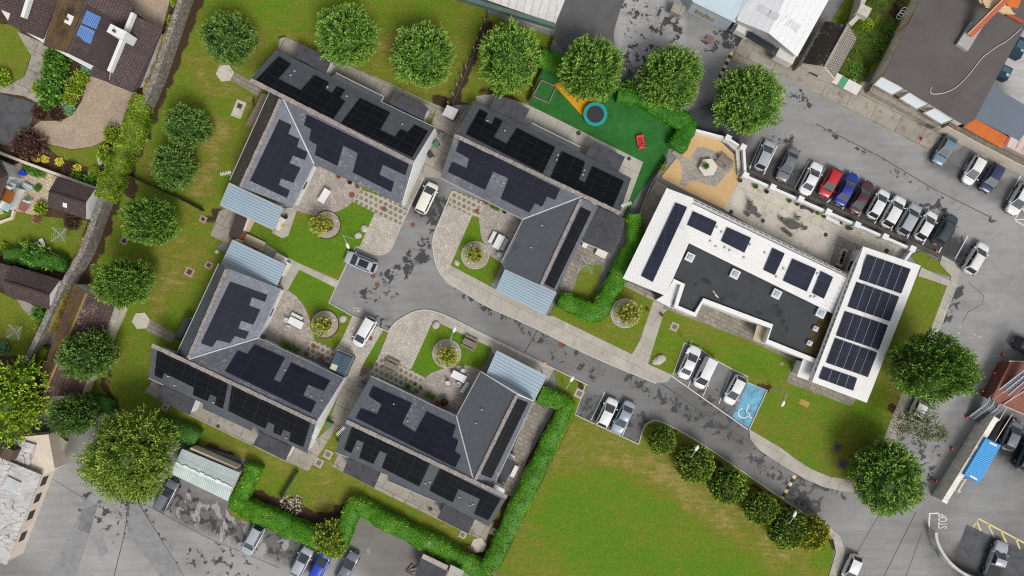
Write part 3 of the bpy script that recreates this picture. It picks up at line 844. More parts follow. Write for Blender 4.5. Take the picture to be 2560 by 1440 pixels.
TILE_M = roof_mat('mossy_brown_tile', S(112, 90, 72), 0.36, 0.30, 0.2, 0.14, 0.6, 0.1, (150, 140, 120), 0.85, (134, 104, 48))
TILE_L = roof_mat('speckled_brown_tile', S(90, 70, 66), 0.42, 0.30, 0.3, 0.16, 0.7, 0.9, (160, 136, 120), 0.4, (110, 76, 40))
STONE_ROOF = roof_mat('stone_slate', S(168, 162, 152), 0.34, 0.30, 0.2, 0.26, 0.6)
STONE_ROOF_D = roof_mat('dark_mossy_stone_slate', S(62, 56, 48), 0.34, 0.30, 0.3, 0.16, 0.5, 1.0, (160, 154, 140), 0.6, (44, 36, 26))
FELT = plain('roof_felt', S(78, 78, 83), 0.85, 0.14, 0.7, 0.12, 8, stain=0.8, sc=(48, 48, 52))
FELT_D = plain('dark_flat_roof', S(66, 68, 70), 0.7, 0.10, 0.35, 0.12, 9, stain=0.4, sc=(42, 40, 38))
ARR_F = array_mat('solar_cells_navy', S(33, 35, 48), S(64, 68, 82), k=0.5)
ARR_B = array_mat('solar_cells_black', S(19, 21, 26), S(62, 64, 70), k=0.7)
ARR_W = array_mat('solar_cells_framed', S(44, 47, 62), S(110, 114, 128), k=0.35, jw=0.03)
CANOPY = plain('blue_grey_metal', S(164, 184, 197), 0.5, 0.03, 0.4, 0.03, 6, spec=0.4)
CANOPY_D = plain('canopy_seam', S(112, 132, 148), 0.5, 0.03)
RENDER_W = plain('white_render', S(238, 238, 236), 0.8, 0.04, 0.5, 0.03, stain=0.2, sc=(180, 176, 168))
RENDER_C = plain('cream_render', S(226, 212, 194), 0.85, 0.07, 0.5, 0.05, stain=0.3, sc=(170, 156, 138))
CAP = plain('ridge_capping', S(158, 150, 144), 0.85, 0.2, 1.4, 0.2, 7, stain=0.6, sc=(110, 92, 76))
CAP_W = plain('pale_lead_strip', S(196, 200, 204), 0.6, 0.06, 1.5, 0.08)
GUTTER = plain('white_gutter', S(176, 176, 174), 0.6, 0.08, 1.0, 0.05)
PVC = plain('white_plastic', S(236, 236, 236), 0.5, 0.03, 1.0, 0.03, spec=0.4)
WHITE_ROOF = roof_mat('white_metal_roof', S(240, 239, 236), 0.52, 90.0, 0.008, 0.05, 0.12, moss=0.18, mc=(210, 206, 198), big=0.03, rough=0.5)
WHITE_FLAT = plain('white_membrane', S(240, 240, 236), 0.6, 0.03, 0.4, 0.03, stain=0.12, sc=(196, 192, 184))
GLASSY = plain('window_glass', S(52, 60, 66), 0.12, 0.1, 1.0, 0.05, spec=0.5)
ROOF_GLASS = plain('rooflight_dome', S(176, 186, 194), 0.2, 0.06, 2.0, 0.05, spec=0.5)
DARK_METAL = plain('dark_metal', S(52, 54, 58), 0.5, 0.08, 2.0, 0.06, spec=0.4)
WOODM = plain('weathered_timber', S(128, 112, 98), 0.85, 0.15, 1.5, 0.2, 9)
TIMBER = plain('orange_timber', S(158, 96, 54), 0.8, 0.12, 1.5, 0.2, 9)


class Plane:
    def __init__(self, pts):
        self.p = sum((Vector(q) for q in pts), Vector()) / len(pts)
        self.n = newell([Vector(q) for q in pts])
        if self.n.z < 0:
            self.n = -self.n

    def at(self, px, py, lift=0.0):
        d = W(px, py, 0) - CAM
        p = self.p + self.n * lift
        return CAM + d * ((p - CAM).dot(self.n) / d.dot(self.n))


def flat(pts, z):
    return [W(x, y, z) for x, y in pts]


def windows(mb_wall, root, wall_a, wall_b, z0, z1, ts, w=1.2, frame=PVC):
    """window parts set on the wall running from a to b (outside on the right of a->b)"""
    a, b = Vector(wall_a), Vector(wall_b)
    d = (b - a).normalized()
    nrm = Vector((d.y, -d.x, 0))
    rz = math.atan2(d.y, d.x)
    for t in ts:
        c = a.lerp(b, t)
        c = Vector((c.x, c.y, (z0 + z1) / 2))
        m = MB()
        m.box(c + nrm * 0.03, (w, 0.08, z1 - z0), rz)
        fr = m.build('window', frame, root)
        g = MB()
        g.box(c + nrm * 0.06, (w - 0.14, 0.05, z1 - z0 - 0.14), rz)
        g.build('pane', GLASSY, fr)


def bungalow(name, label, base, slopes, arrays, walls, gables, flats, canopy, ridges, valleys, eaves, vents, cat='bungalow'):
    root = thing(name, label, cat, W(base[0], base[1], 0))
    planes = {}
    for key, mat, pts in slopes:
        P3 = [W(x, y, z) for x, y, z in pts]
        planes[key] = Plane(P3)
        m = MB()
        m.slab(P3, 0.14)
        m.build('roof_slope', mat, root)
    for key, mat, pts in arrays:
        m = MB()
        m.slab([planes[key].at(x, y, 0.13) for x, y in pts], 0.05)
        m.build('solar_array', mat, root)
    for pts, z in walls:
        q = inset([W(x, y, z) for x, y in pts], 0.35)
        m = MB()
        m.prism(q, 0, z - 0.16)
        m.build('wall', RENDER_W, root)
        for i in range(len(q)):
            a, b = q[i], q[(i + 1) % len(q)]
            L_ = (b - a).length
            if L_ > 4:
                k = max(1, int(L_ / 4.5))
                windows(None, root, a, b, 0.95, min(2.0, z - 0.3), [(j + 0.5) / k for j in range(k)])
    for pts, thick in gables:
        P3 = [W(x, y, z) for x, y, z in pts]
        n = newell(P3)
        n = Vector((n.x, n.y, 0)).normalized() * thick
        m = MB()
        m.face(P3)
        m.face([p - n for p in reversed(P3)])
        for i in range(len(P3)):
            j = (i + 1) % len(P3)
            m.face([P3[i], P3[i] - n, P3[j] - n, P3[j]])
        m.build('gable_wall', RENDER_W, root)
    for pts, z, mat in flats:
        m = MB()
        m.slab(flat(pts, z), 0.18)
        fr = m.build('flat_roof', mat, root)
        m = MB()
        m.prism(inset(flat(pts, z), 0.12), 0, z - 0.18)
        m.build('extension_wall', RENDER_W, root)
    if canopy:
        quad, z, nrib = canopy
        q = flat(quad, z)
        m = MB()
        m.slab(q, 0.12)
        cn = m.build('canopy', CANOPY, root)
        s = MB()
        for i in range(1, nrib):
            t = i / nrib
            s.beam(q[0].lerp(q[3], t) + Vector((0, 0, 0.003)), q[1].lerp(q[2], t) + Vector((0, 0, 0.003)), 0.06, 0.008)
        s.build('seam', CANOPY_D, cn)
        e = MB()
        for i in range(4):
            e.beam(q[i] - Vector((0, 0, 0.07)), q[(i + 1) % 4] - Vector((0, 0, 0.07)), 0.1, 0.16)
        e.build('fascia', GUTTER, cn)
        for i in range(4):
            c = (q[0] + q[1] + q[2] + q[3]) / 4
            p = q[i].lerp(c, 0.1)
            m = MB()
            m.box((p.x, p.y, (z - 0.12) / 2), (0.12, 0.12, z - 0.12))
            m.build('post', GUTTER, root)
    for pts, w, mat in ridges:
        m = MB()
        P3 = [W(x, y, z + 0.05) for x, y, z in pts]
        for a, b in zip(P3[:-1], P3[1:]):
            k = max(2, int((b - a).length / 0.6))
            for i in range(k):
                p, q_ = a.lerp(b, (i + 0.02) / k), a.lerp(b, (i + 0.98) / k)
                m.beam(p, q_, w * RND.uniform(0.88, 1.1), 0.12)
        m.build('ridge', mat, root)
    for pts in valleys:
        m = MB()
        m.beam(W(pts[0][0], pts[0][1], pts[0][2] + 0.04), W(pts[1][0], pts[1][1], pts[1][2] + 0.04), 0.17, 0.06)
        m.build('valley_strip', CAP_W, root)
    for pts in eaves:
        m = MB()
        P3 = [W(x, y, z - 0.03) for x, y, z in pts]
        for a, b in zip(P3[:-1], P3[1:]):
            m.beam(a, b, 0.10, 0.10)
        m.build('gutter', GUTTER, root)
    for key, x, y in vents:
        m = MB()
        p = planes[key].at(x, y, 0.05)
        m.box(p + Vector((0, 0, 0.07)), (0.2, 0.13, 0.18), -0.46)
        m.build('roof_vent', plain('vent_cap', S(190, 192, 194), 0.6), root)
    return root


E, RZ, WE = 2.7, 5.0, 3.9     # eave, ridge and high outer eave of the bungalows

# --- northern bungalow
bungalow('bungalow', 'northern L-shaped slate bungalow with stepped solar arrays beside the hexagon slab', (820, 300),
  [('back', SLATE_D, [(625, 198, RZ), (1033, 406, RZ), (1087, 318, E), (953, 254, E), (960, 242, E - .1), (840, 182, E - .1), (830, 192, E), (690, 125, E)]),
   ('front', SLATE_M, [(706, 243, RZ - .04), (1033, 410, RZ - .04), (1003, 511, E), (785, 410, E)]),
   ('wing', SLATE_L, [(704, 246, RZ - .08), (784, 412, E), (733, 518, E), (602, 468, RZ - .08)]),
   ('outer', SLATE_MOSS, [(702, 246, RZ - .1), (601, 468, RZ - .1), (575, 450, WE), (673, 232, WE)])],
  [('back', ARR_B, [(697, 141), (727, 160), (695, 197), (752, 226), (786, 188), (822, 206), (812, 223), (863, 253), (833, 297), (637, 203)]),
   ('back', ARR_B, [(842, 216), (862, 225), (850, 243), (830, 234)]),
   ('back', ARR_B, [(900, 245), (975, 281), (950, 325), (988, 343), (1002, 323), (1020, 331), (1037, 312), (1070, 328), (1030, 393), (853, 308)]),
   ('front', ARR_F, [(767, 287), (1022, 411), (1013, 438), (957, 412), (948, 437), (985, 456), (978, 480), (882, 431), (895, 383), (858, 364), (843, 415), (787, 387), (792, 362), (773, 351), (778, 323), (760, 313)]),
   ('wing', ARR_F, [(698, 299), (728, 313), (720, 335), (748, 348), (742, 368), (769, 381), (762, 400), (733, 389), (723, 408), (751, 420), (733, 457), (702, 446), (697, 463), (724, 477), (717, 495), (625, 452)])],
  [([(690, 125), (625, 198), (700, 235), (785, 410), (1003, 511), (1087, 318)], E), ([(673, 232), (575, 450), (733, 518), (785, 410), (704, 240)], E)],
  [([(1000, 509, E - .1), (1031, 408, RZ - .15), (1083, 319, E - .1), (1083 * .9704 + CX * .0296, 319 * .9704 + CY * .0296, 0.1), (1000 * .9704 + CX * .0296, 509 * .9704 + CY * .0296, 0.1)], 0.25)],
  [([(655, 233), (671, 238), (634, 318), (614, 310)], 2.0, WOODM), ([(747, 107), (828, 150), (813, 184), (733, 140)], 2.5, FELT), ([(987, 230), (1070, 270), (1058, 300), (972, 257)], 2.5, FELT)],
  ([(573, 457), (707, 520), (684, 575), (550, 513)], 2.55, 9),
  [([(626, 200, RZ), (1033, 408, RZ)], 0.55, CAP), ([(702, 248, RZ - .08), (602, 467, RZ - .08)], 0.42, CAP)],
  [((706, 243, RZ - .06), (785, 410, E))],
  [[(785, 411, E), (733, 518, E)], [(673, 232, WE), (575, 450, WE)], [(840, 182, E), (960, 242, E), (953, 255, E), (1087, 318, E)]],
  [('back', 737, 178), ('back', 727, 189), ('back', 819, 218), ('back', 867, 241), ('back', 1006, 311)])

# --- eastern bungalow of the upper pair
bungalow('bungalow', 'north-eastern L-shaped slate bungalow backing onto the artificial turf', (1330, 470),
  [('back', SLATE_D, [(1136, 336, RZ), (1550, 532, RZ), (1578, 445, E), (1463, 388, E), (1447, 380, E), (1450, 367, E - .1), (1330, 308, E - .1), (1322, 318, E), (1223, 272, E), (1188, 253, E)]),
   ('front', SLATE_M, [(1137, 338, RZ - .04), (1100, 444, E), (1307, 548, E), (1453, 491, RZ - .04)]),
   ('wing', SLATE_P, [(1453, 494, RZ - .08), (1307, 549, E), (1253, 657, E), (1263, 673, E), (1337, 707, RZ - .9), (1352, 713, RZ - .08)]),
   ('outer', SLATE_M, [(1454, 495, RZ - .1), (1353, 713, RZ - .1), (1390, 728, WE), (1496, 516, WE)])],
  [('back', ARR_B, [(1200, 273), (1220, 283), (1210, 303), (1230, 312), (1238, 293), (1257, 302), (1235, 343), (1267, 360), (1293, 320), (1388, 368), (1357, 433), (1165, 335)]),
   ('back', ARR_B, [(1405, 378), (1463, 405), (1447, 449), (1463, 457), (1482, 416), (1560, 453), (1532, 520), (1377, 443)]),
   ('front', ARR_F, [(1150, 348), (1400, 473), (1388, 500), (1368, 491), (1355, 517), (1338, 508), (1323, 532), (1252, 497), (1272, 446), (1233, 429), (1213, 475), (1120, 430), (1130, 405), (1167, 421), (1173, 397), (1140, 378)]),
   ('outer', ARR_B, [(1453, 518), (1478, 530), (1385, 722), (1362, 710)])],
  [([(1188, 253), (1100, 444), (1307, 548), (1430, 500), (1550, 532), (1578, 445)], E), ([(1307, 548), (1263, 673), (1390, 728), (1496, 516), (1430, 500)], E)],
  [], [([(1242, 238), (1323, 272), (1307, 313), (1223, 272)], 2.5, FELT), ([(1480, 353), (1563, 392), (1545, 430), (1463, 388)], 2.5, FELT), ([(1497, 516), (1562, 546), (1560, 567), (1528, 634), (1453, 602)], 2.7, FELT)],
  ([(1263, 673), (1391, 731), (1363, 788), (1240, 726)], 2.55, 9),
  [([(1136, 338, RZ), (1550, 533, RZ)], 0.5, CAP), ([(1453, 497, RZ - .08), (1353, 712, RZ - .08)], 0.42, CAP)],
  [((1307, 548, E + .02), (1453, 492, RZ - .06))],
  [[(1100, 444, E), (1307, 549, E)], [(1307, 549, E), (1253, 657, E)], [(1330, 308, E), (1450, 367, E)]],
  [('back', 1219, 302), ('back', 1262, 327), ('back', 1395, 388), ('back', 1392, 400), ('back', 1461, 426), ('back', 1458, 437), ('front', 1243, 453), ('wing', 1355, 564), ('wing', 1328, 619), ('front', 1260, 458)])

# --- western bungalow
bungalow('bungalow', 'western L-shaped slate bungalow with white end gable near the green shed', (640, 900),
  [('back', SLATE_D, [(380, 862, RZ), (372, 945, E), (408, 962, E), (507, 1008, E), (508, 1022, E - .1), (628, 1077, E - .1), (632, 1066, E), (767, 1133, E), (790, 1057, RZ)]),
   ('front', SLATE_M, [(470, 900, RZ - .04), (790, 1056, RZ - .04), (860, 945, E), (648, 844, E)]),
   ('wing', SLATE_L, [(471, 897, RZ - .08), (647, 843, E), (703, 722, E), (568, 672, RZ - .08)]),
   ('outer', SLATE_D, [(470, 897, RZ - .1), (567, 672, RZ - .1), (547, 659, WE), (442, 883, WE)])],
  [('back', ARR_B, [(393, 877), (570, 958), (557, 1022), (537, 1012), (542, 993), (525, 986), (518, 1003), (482, 987), (485, 969), (410, 932), (405, 947), (386, 939)]),
   ('back', ARR_B, [(580, 965), (777, 1055), (758, 1118), (722, 1102), (727, 1082), (708, 1074), (702, 1090), (683, 1081), (687, 1063), (670, 1055), (663, 1072), (570, 1027)]),
   ('front', ARR_F, [(637, 862), (712, 895), (683, 950), (700, 958), (728, 907), (825, 952), (810, 977), (770, 962), (757, 990), (790, 1006), (777, 1032), (562, 928), (595, 877), (618, 886)]),
   ('wing', ARR_F, [(575, 705), (668, 738), (662, 755), (630, 743), (622, 765), (650, 775), (633, 812), (603, 802), (595, 822), (622, 831), (613, 848), (587, 840), (575, 858), (542, 850), (530, 868), (502, 858)])],
  [([(372, 945), (380, 862), (470, 900), (648, 844), (860, 945), (767, 1133)], E), ([(547, 659), (442, 883), (470, 890), (648, 844), (703, 722)], E)],
  [([(858, 947, E - .1), (788, 1057, RZ - .15), (765, 1130, E - .1), (765 * .9704 + CX * .0296, 1130 * .9704 + CY * .0296, 0.1), (858 * .9704 + CX * .0296, 947 * .9704 + CY * .0296, 0.1)], 0.25),
   ([(547, 660, WE - .1), (567, 673, RZ - .1), (702, 722, E), (702, 722, 2.56), (547, 660, 2.56)], 0.2)],
  [([(462, 793), (477, 799), (451, 853), (435, 846)], 2.0, DARK_METAL), ([(407, 963), (488, 1000), (473, 1037), (392, 999)], 2.5, FELT), ([(650, 1080), (730, 1117), (713, 1151), (632, 1112)], 2.5, FELT)],
  ([(582, 600), (713, 662), (690, 719), (553, 660)], 2.5, 9),
  [([(380, 863, RZ), (790, 1057, RZ)], 0.5, CAP), ([(471, 896, RZ - .08), (567, 673, RZ - .08)], 0.42, CAP)],
  [((472, 898, RZ - .05), (648, 844, E + .02))],
  [[(648, 845, E), (860, 946, E)], [(372, 945, E), (408, 962, E)], [(547, 659, WE), (442, 883, WE)], [(648, 844, E), (703, 722, E)]],
  [('back', 421, 941), ('back', 438, 963), ('back', 534, 1006), ('back', 716, 1095), ('front', 780, 990), ('front', 805, 1000), ('front', 714, 925)])

# --- southern bungalow
bungalow('bungalow', 'southern L-shaped slate bungalow next to the long boundary hedge', (1080, 1080),
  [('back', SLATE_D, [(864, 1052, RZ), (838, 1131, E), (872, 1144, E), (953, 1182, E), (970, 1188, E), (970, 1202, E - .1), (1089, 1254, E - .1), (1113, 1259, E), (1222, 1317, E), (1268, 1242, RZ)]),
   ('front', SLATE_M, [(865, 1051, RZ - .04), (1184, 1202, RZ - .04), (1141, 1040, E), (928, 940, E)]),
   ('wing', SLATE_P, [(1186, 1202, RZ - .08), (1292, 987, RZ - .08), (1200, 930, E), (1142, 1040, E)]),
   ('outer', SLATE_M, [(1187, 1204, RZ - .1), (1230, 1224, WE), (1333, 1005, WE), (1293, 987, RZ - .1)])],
  [('front', ARR_F, [(933, 966), (1030, 1009), (1005, 1060), (1038, 1082), (1067, 1030), (1140, 1065), (1130, 1093), (1146, 1102), (1137, 1130), (1152, 1140), (1138, 1169), (890, 1045), (903, 1022), (943, 1037), (955, 1012), (922, 990)]),
   ('outer', ARR_B, [(1295, 998), (1320, 1008), (1229, 1196), (1203, 1186)]),
   ('back', ARR_B, [(880, 1068), (1075, 1159), (1048, 1217), (955, 1170), (967, 1135), (950, 1127), (933, 1160), (898, 1145), (910, 1107), (893, 1099), (878, 1133), (860, 1124)]),
   ('back', ARR_B, [(1100, 1173), (1251, 1249), (1221, 1301), (1186, 1285), (1201, 1248), (1146, 1223), (1132, 1257), (1074, 1227)])],
  [([(838, 1131), (928, 940), (1141, 1040), (1230, 1224), (1268, 1242), (1222, 1317)], E), ([(1141, 1040), (1200, 930), (1333, 1005), (1230, 1224)], E)],
  [([(1200, 931, E - .1), (1292, 988, RZ - .1), (1331, 1005, WE - .1), (1331, 1005, 2.5), (1200, 931, 2.5)], -0.2)],
  [([(871, 1145), (953, 1180), (935, 1220), (857, 1180)], 2.5, FELT), ([(1112, 1259), (1188, 1296), (1171, 1335), (1093, 1295)], 2.5, FELT), ([(1265, 1145), (1288, 1154), (1263, 1208), (1238, 1197)], 2.4, FELT),
   ([(1233, 1208), (1262, 1224), (1258, 1244), (1224, 1226)], 2.2, RENDER_W)],
  ([(1242, 877), (1367, 940), (1333, 1005), (1217, 934)], 2.5, 8),
  [([(865, 1053, RZ), (1268, 1243, RZ)], 0.5, CAP), ([(1187, 1202, RZ - .08), (1292, 988, RZ - .08)], 0.42, CAP)],
  [((1184, 1202, RZ - .05), (1141, 1040, E + .02))],
  [[(928, 940, E), (1141, 1041, E)], [(1141, 1041, E), (1200, 931, E)], [(838, 1131, E), (872, 1144, E)], [(970, 1202, E), (1089, 1254, E)], [(1230, 1224, WE), (1333, 1005, WE)]],
  [('back', 1064, 1208), ('back', 1075, 1205), ('back', 1149, 1243), ('back', 1183, 1260), ('back', 895, 1119), ('back', 1174, 1263), ('wing', 1204, 1024), ('wing', 1190, 1058), ('front', 934, 1023), ('front', 1020, 1052), ('front', 985, 1010)])


# --- white day centre
def centre():
    root = thing('day_centre', 'large white flat and metal roofed centre with framed solar arrays and dark inner roof', 'building', W(1900, 720, 0))
    Z1, Z2 = 3.9, 3.5
    pl = {}
    for key, pts in (('west', [(1667, 470, 3.5), (1733, 495, 3.9), (1723, 607, 3.7), (1681, 700, 3.7), (1660, 738, 3.7), (1557, 696, 3.4)]),
                     ('north', [(1729, 508, Z1), (2118, 694, Z1), (2082, 784, Z2), (1723, 608, Z2)]),
                     ('north_strip', [(1733, 495, 3.5), (2119, 684, 3.5), (2118, 692, 3.86), (1730, 506, 3.86)]),
                     ('east', [(2150, 640, 4.5), (2158, 616, 4.3), (2302, 664, 3.7), (2167, 1007, 3.7), (2030, 955, 4.5)]),
                     ('east_strip', [(2157, 615, 4.3), (2149, 640, 4.46), (2028, 955, 4.46), (2022, 950, 4.0), (2130, 665, 4.0)])):
        P3 = [W(x, y, z) for x, y, z in pts]
        pl[key] = Plane(P3)
        m = MB()
        m.slab(P3, 0.16)
        m.build('roof_slope', WHITE_ROOF, root)
    for key, pts in (('west', [(1690, 507), (1718, 518), (1632, 705), (1603, 690)]), ('north', [(1733, 528), (1792, 555), (1777, 590), (1718, 562)]), ('north', [(1818, 568), (1878, 595), (1861, 632), (1803, 603)]),
                     ('north', [(1932, 620), (1962, 634), (1937, 688), (1909, 675)]), ('north', [(1982, 647), (2041, 673), (2017, 729), (1958, 702)]), ('north', [(2053, 678), (2083, 693), (2060, 747), (2031, 733)]),
                     ('east', [(2170, 637), (2277, 673), (2253, 734), (2148, 698)]), ('east', [(2142, 705), (2248, 742), (2225, 803), (2120, 767)]), ('east', [(2113, 778), (2220, 813), (2197, 875), (2091, 839)]),
                     ('east', [(2089, 845), (2193, 882), (2170, 943), (2066, 907)]), ('east', [(2059, 917), (2143, 946), (2133, 977), (2048, 946)])):
        q = [pl[key].at(x, y, 0.16) for x, y in pts]
        m = MB()
        m.slab(q, 0.05)
        a = m.build('solar_array', ARR_W, root)
        if key == 'east':
            s = MB()
            n = 5 if pts[0][0] != 2059 else 4
            for i in range(1, n):
                s.beam(q[0].lerp(q[1], i / n) + Vector((0, 0, 0.012)), q[3].lerp(q[2], i / n) + Vector((0, 0, 0.012)), 0.055, 0.03)
            s.build('divider', plain('array_rail', S(142, 146, 158), 0.5), a)
    # inner dark roof with parapets
    dk = [(1725, 607), (2083, 783), (2040, 895), (1917, 852), (1932, 814), (1756, 748), (1738, 788), (1688, 768), (1708, 710), (1682, 700)]
    m = MB()
    m.slab(flat(dk, 3.1), 0.2)
    fr_ = m.build('flat_roof', FELT_D, root)
    m = MB()
    m.slab(flat(curve([(2080, 786), (2038, 892), (2008, 882), (2022, 860), (2028, 828), (2046, 800), (2060, 782)], 3, True), 3.106), 0.004)
    m.build('moss', plain('roof_moss', S(84, 68, 40), 0.95, 0.3, 1.2, 0.4, 5, stain=0.8, sc=(52, 50, 46)), fr_)
    for x, y, a, b, w in ((1738, 711, 6, 5, 0), (1765, 702, 15, 6, -.4), (1806, 748, 6, 8, 0), (1898, 782, 11, 5, -.3), (1948, 782, 9, 13, 0), (1957, 803, 6, 9, 0), (1967, 824, 5, 8, 0), (1938, 765, 9, 5, .3), (1870, 640, 13, 4, .4)):
        m = MB()
        c = W(x, y, 3.1)
        ring = [Vector((c.x + (a * math.cos(w) * math.cos(k * .42) - b * math.sin(w) * math.sin(k * .42)) * .05 * RND.uniform(.85, 1.15), c.y + (a * math.sin(w) * math.cos(k * .42) + b * math.cos(w) * math.sin(k * .42)) * .05 * RND.uniform(.85, 1.15), 3.105)) for k in range(15)]
        m.slab(ring, 0.003)
        m.build('puddle', plain('roof_puddle', S(48, 49, 52), 0.35, 0.15, 2.5, 0.1), fr_)
    m = MB()
    wall_faces(m, [W(x, y, 3.6) for x, y in [(1682, 702), (1707, 711), (1690, 766), (1738, 787), (1758, 751), (1930, 816), (1917, 853), (2040, 903)]], 0.58, 0.1, 3.6)
    m.build('parapet', WHITE_FLAT, root)
    m = MB()
    m.slab(flat([(1681, 703), (1702, 711), (1675, 768), (1640, 750), (1660, 738)], 2.9), 0.2)
    pr = m.build('porch_roof', WHITE_FLAT, root)
    m = MB()
    m.prism(inset(flat([(1681, 703), (1702, 711), (1675, 768), (1640, 750), (1660, 738)], 2.9), 0.2), 0, 2.7)
    m.build('wall', RENDER_W, root)
    m = MB()
    m.slab(flat([(2008, 898), (2040, 906), (2027, 953), (1992, 941)], 2.9), 0.2)
    m.build('porch_roof', WHITE_FLAT, root)
    for pts, z in (([(1667, 470), (1733, 495), (1723, 607), (1681, 700), (1660, 738), (1557, 696)], 3.3), ([(1733, 495), (2118, 684), (2083, 784), (1723, 607)], 3.4), (dk, 2.9), ([(2158, 616), (2302, 664), (2167, 1007), (2029, 955)], 3.4),
                   ([(2008, 898), (2040, 906), (2027, 953), (1992, 941)], 2.7)):
        q = inset(flat(pts, z), 0.3)
        m = MB()
        m.prism(q, 0, z - 0.05)
        m.build('wall', RENDER_W, root)
        if z >= 3.3:
            for i in range(len(q)):
                a, b = q[i], q[(i + 1) % len(q)]
                L_ = (b - a).length
                if L_ > 5:
                    k = max(1, int(L_ / 3.6))
                    windows(None, root, a, b, 1.0, 2.3, [(j + .5) / k for j in range(k)], 1.5)
    # gutter grilles: rows of dark slots along the ridge gutters
    for a, b, n in (((1735, 500, 3.9), (2117, 686, 3.9), 26), ((2140, 655, 4.5), (2036, 930, 4.5), 20)):
        m = MB()
        A, B = W(*a), W(*b)
        for i in range(n):
            m.beam(A.lerp(B, (i + .12) / n), A.lerp(B, (i + .8) / n), 0.09, 0.08)
        m.build('gutter_grille', DARK_METAL, root)
    for (x, y, s) in ((1725, 643, 1.05), (1838, 685, 1.1), (1942, 735, 1.1), (2053, 783, 1.1), (2040, 822, 0.6), (2025, 858, 0.6)):
        p = W(x, y, 3.5)
        m = MB()
        m.box((p.x, p.y, 3.3), (s, s, 0.42), -0.46)
        fr = m.build('rooflight', PVC, root)
        g = MB()
        g.lathe((p.x, p.y, 3.5), [(s * .50, 0), (s * .46, .06), (s * .3, .12), (0.001, .14)], 4, 0, rz=-0.46 + math.pi / 4)
        g.build('pane', ROOF_GLASS, fr)
    for x, y in ((1792, 569), (1804, 581), (1776, 604), (1790, 617), (1812, 620), (1824, 627), (1860, 645), (1875, 613), (1912, 633), (1941, 693), (2044, 685), (2027, 742), (1959, 673), (2037, 743)):
        p = pl['north'].at(x, y, 0.0)
        m = MB()
        m.lathe(p, [(0.1, 0), (0.1, 0.14), (0.17, 0.14), (0.13, 0.22), (0.001, 0.24)], 10)
        m.build('roof_vent', plain('grey_vent', S(214, 216, 216), 0.5), root)
    m = MB()
    p, q = W(1782, 727, 3.2), W(1797, 745, 3.2)
    m.tube([p, q], 0.05)
    m.tube([q, W(1788, 738, 3.2)], 0.05)
    m.build('loose_pipe', PVC, root)
    m = MB()
    m.slab(flat([(1893, 812), (1917, 820), (1903, 858), (1882, 850)], 2.3), 0.1)
    m.build('timber_porch', plain('pale_timber', S(196, 182, 150), 0.8, 0.06, 1, 0.1), root)
    for x, y, w, l in ((2107, 632, 1.0, 0.5), (2103, 645, 1.0, 0.5), (2099, 657, 1.0, 0.5)):
        o = MB()
        p = W(x, y, 0.5)
        o.box((p.x, p.y, 0.5), (0.6, 1.0, 0.8), -0.46)
        f = o.build('condenser', plain('aircon_shell', S(206, 202, 190), 0.6), root)
        g = MB()
        g.lathe((p.x, p.y, 0.9), [(0.24, 0), (0.24, 0.02), (0.001, 0.02)], 12)
        g.build('fan_grille', DARK_METAL, f)


centre()


# --- simple pitched outbuildings from measured roof edges
def pitched(name, label, cat, slopes, wall_poly, we, wall_mat, gables=(), extras=(), gmat=None):
    b = slopes[0][1][0]
    root = thing(name, label, cat, W(b[0], b[1], 0))
    pl = []
    for mat, pts in slopes:
        P3 = [W(x, y, z) for x, y, z in pts]
        pl.append(Plane(P3))
        m = MB()
        m.slab(P3, 0.12)
        m.build('roof_slope', mat, root)
    q = inset(flat(wall_poly, we), 0.25)
    m = MB()
    m.prism(q, 0, we - 0.12)
    m.build('wall', wall_mat, root)
    for pts in gables:
        P3 = [W(x, y, z) for x, y, z in pts]
        m = MB()
        n = newell(P3) * 0.2
        m.face(P3)
        m.face([p - n for p in reversed(P3)])
        for i in range(len(P3)):
            j = (i + 1) % len(P3)
            m.face([P3[i], P3[i] - n, P3[j] - n, P3[j]])
        m.build('gable_wall', gmat or wall_mat, root)
    return root, pl, q


K = lambda x, y, z: (x * (1 - z / H) + CX * z / H, y * (1 - z / H) + CY * z / H)   # where the foot of a point at height z reads

# brown tiled house in the top left corner
r, pl, q = pitched('house', 'brown tiled house with blue solar panels and white parapets in the corner plot', 'house',
    [(TILE_M, [(147, -10, 4.2), (216, -10, 5.4), (166, 132, 5.4), (107, 113, 3.6)]), (TILE_B, [(217, -10, 5.4), (310, -12, 3.6), (336, 22, 3.0), (271, 179, 3.0), (230, 163, 3.2), (167, 132, 5.4)]),
     (TILE_B, [(231, 167, 3.0), (272, 181, 3.0), (269, 205, 2.6), (222, 188, 2.6)]), (TILE_B, [(334, 38, 3.9), (407, 71, 2.8), (350, 215, 2.8), (330, 231, 2.7), (271, 207, 3.2), (278, 180, 3.9)]),
     (TILE_B, [(-60, -20, 3.6), (147, -10, 3.7), (107, 98, 3.0), (58, 78, 2.9), (17, 60, 2.8), (26, 33, 3.2), (-60, 0, 3.2)])],
    [(-40, -30), (290, -30), (333, 40), (400, 74), (350, 212), (270, 204), (107, 112), (17, 58)], 2.6, RENDER_W)
for pts, z in (([(335, 34), (275, 180)], 4.3), ([(77, -10), (60, 45)], 4.0)):
    m = MB()
    m.beam(W(*pts[0], z), W(*pts[1], z - .2), 0.42, 0.7)
    m.build('parapet', RENDER_W, r)
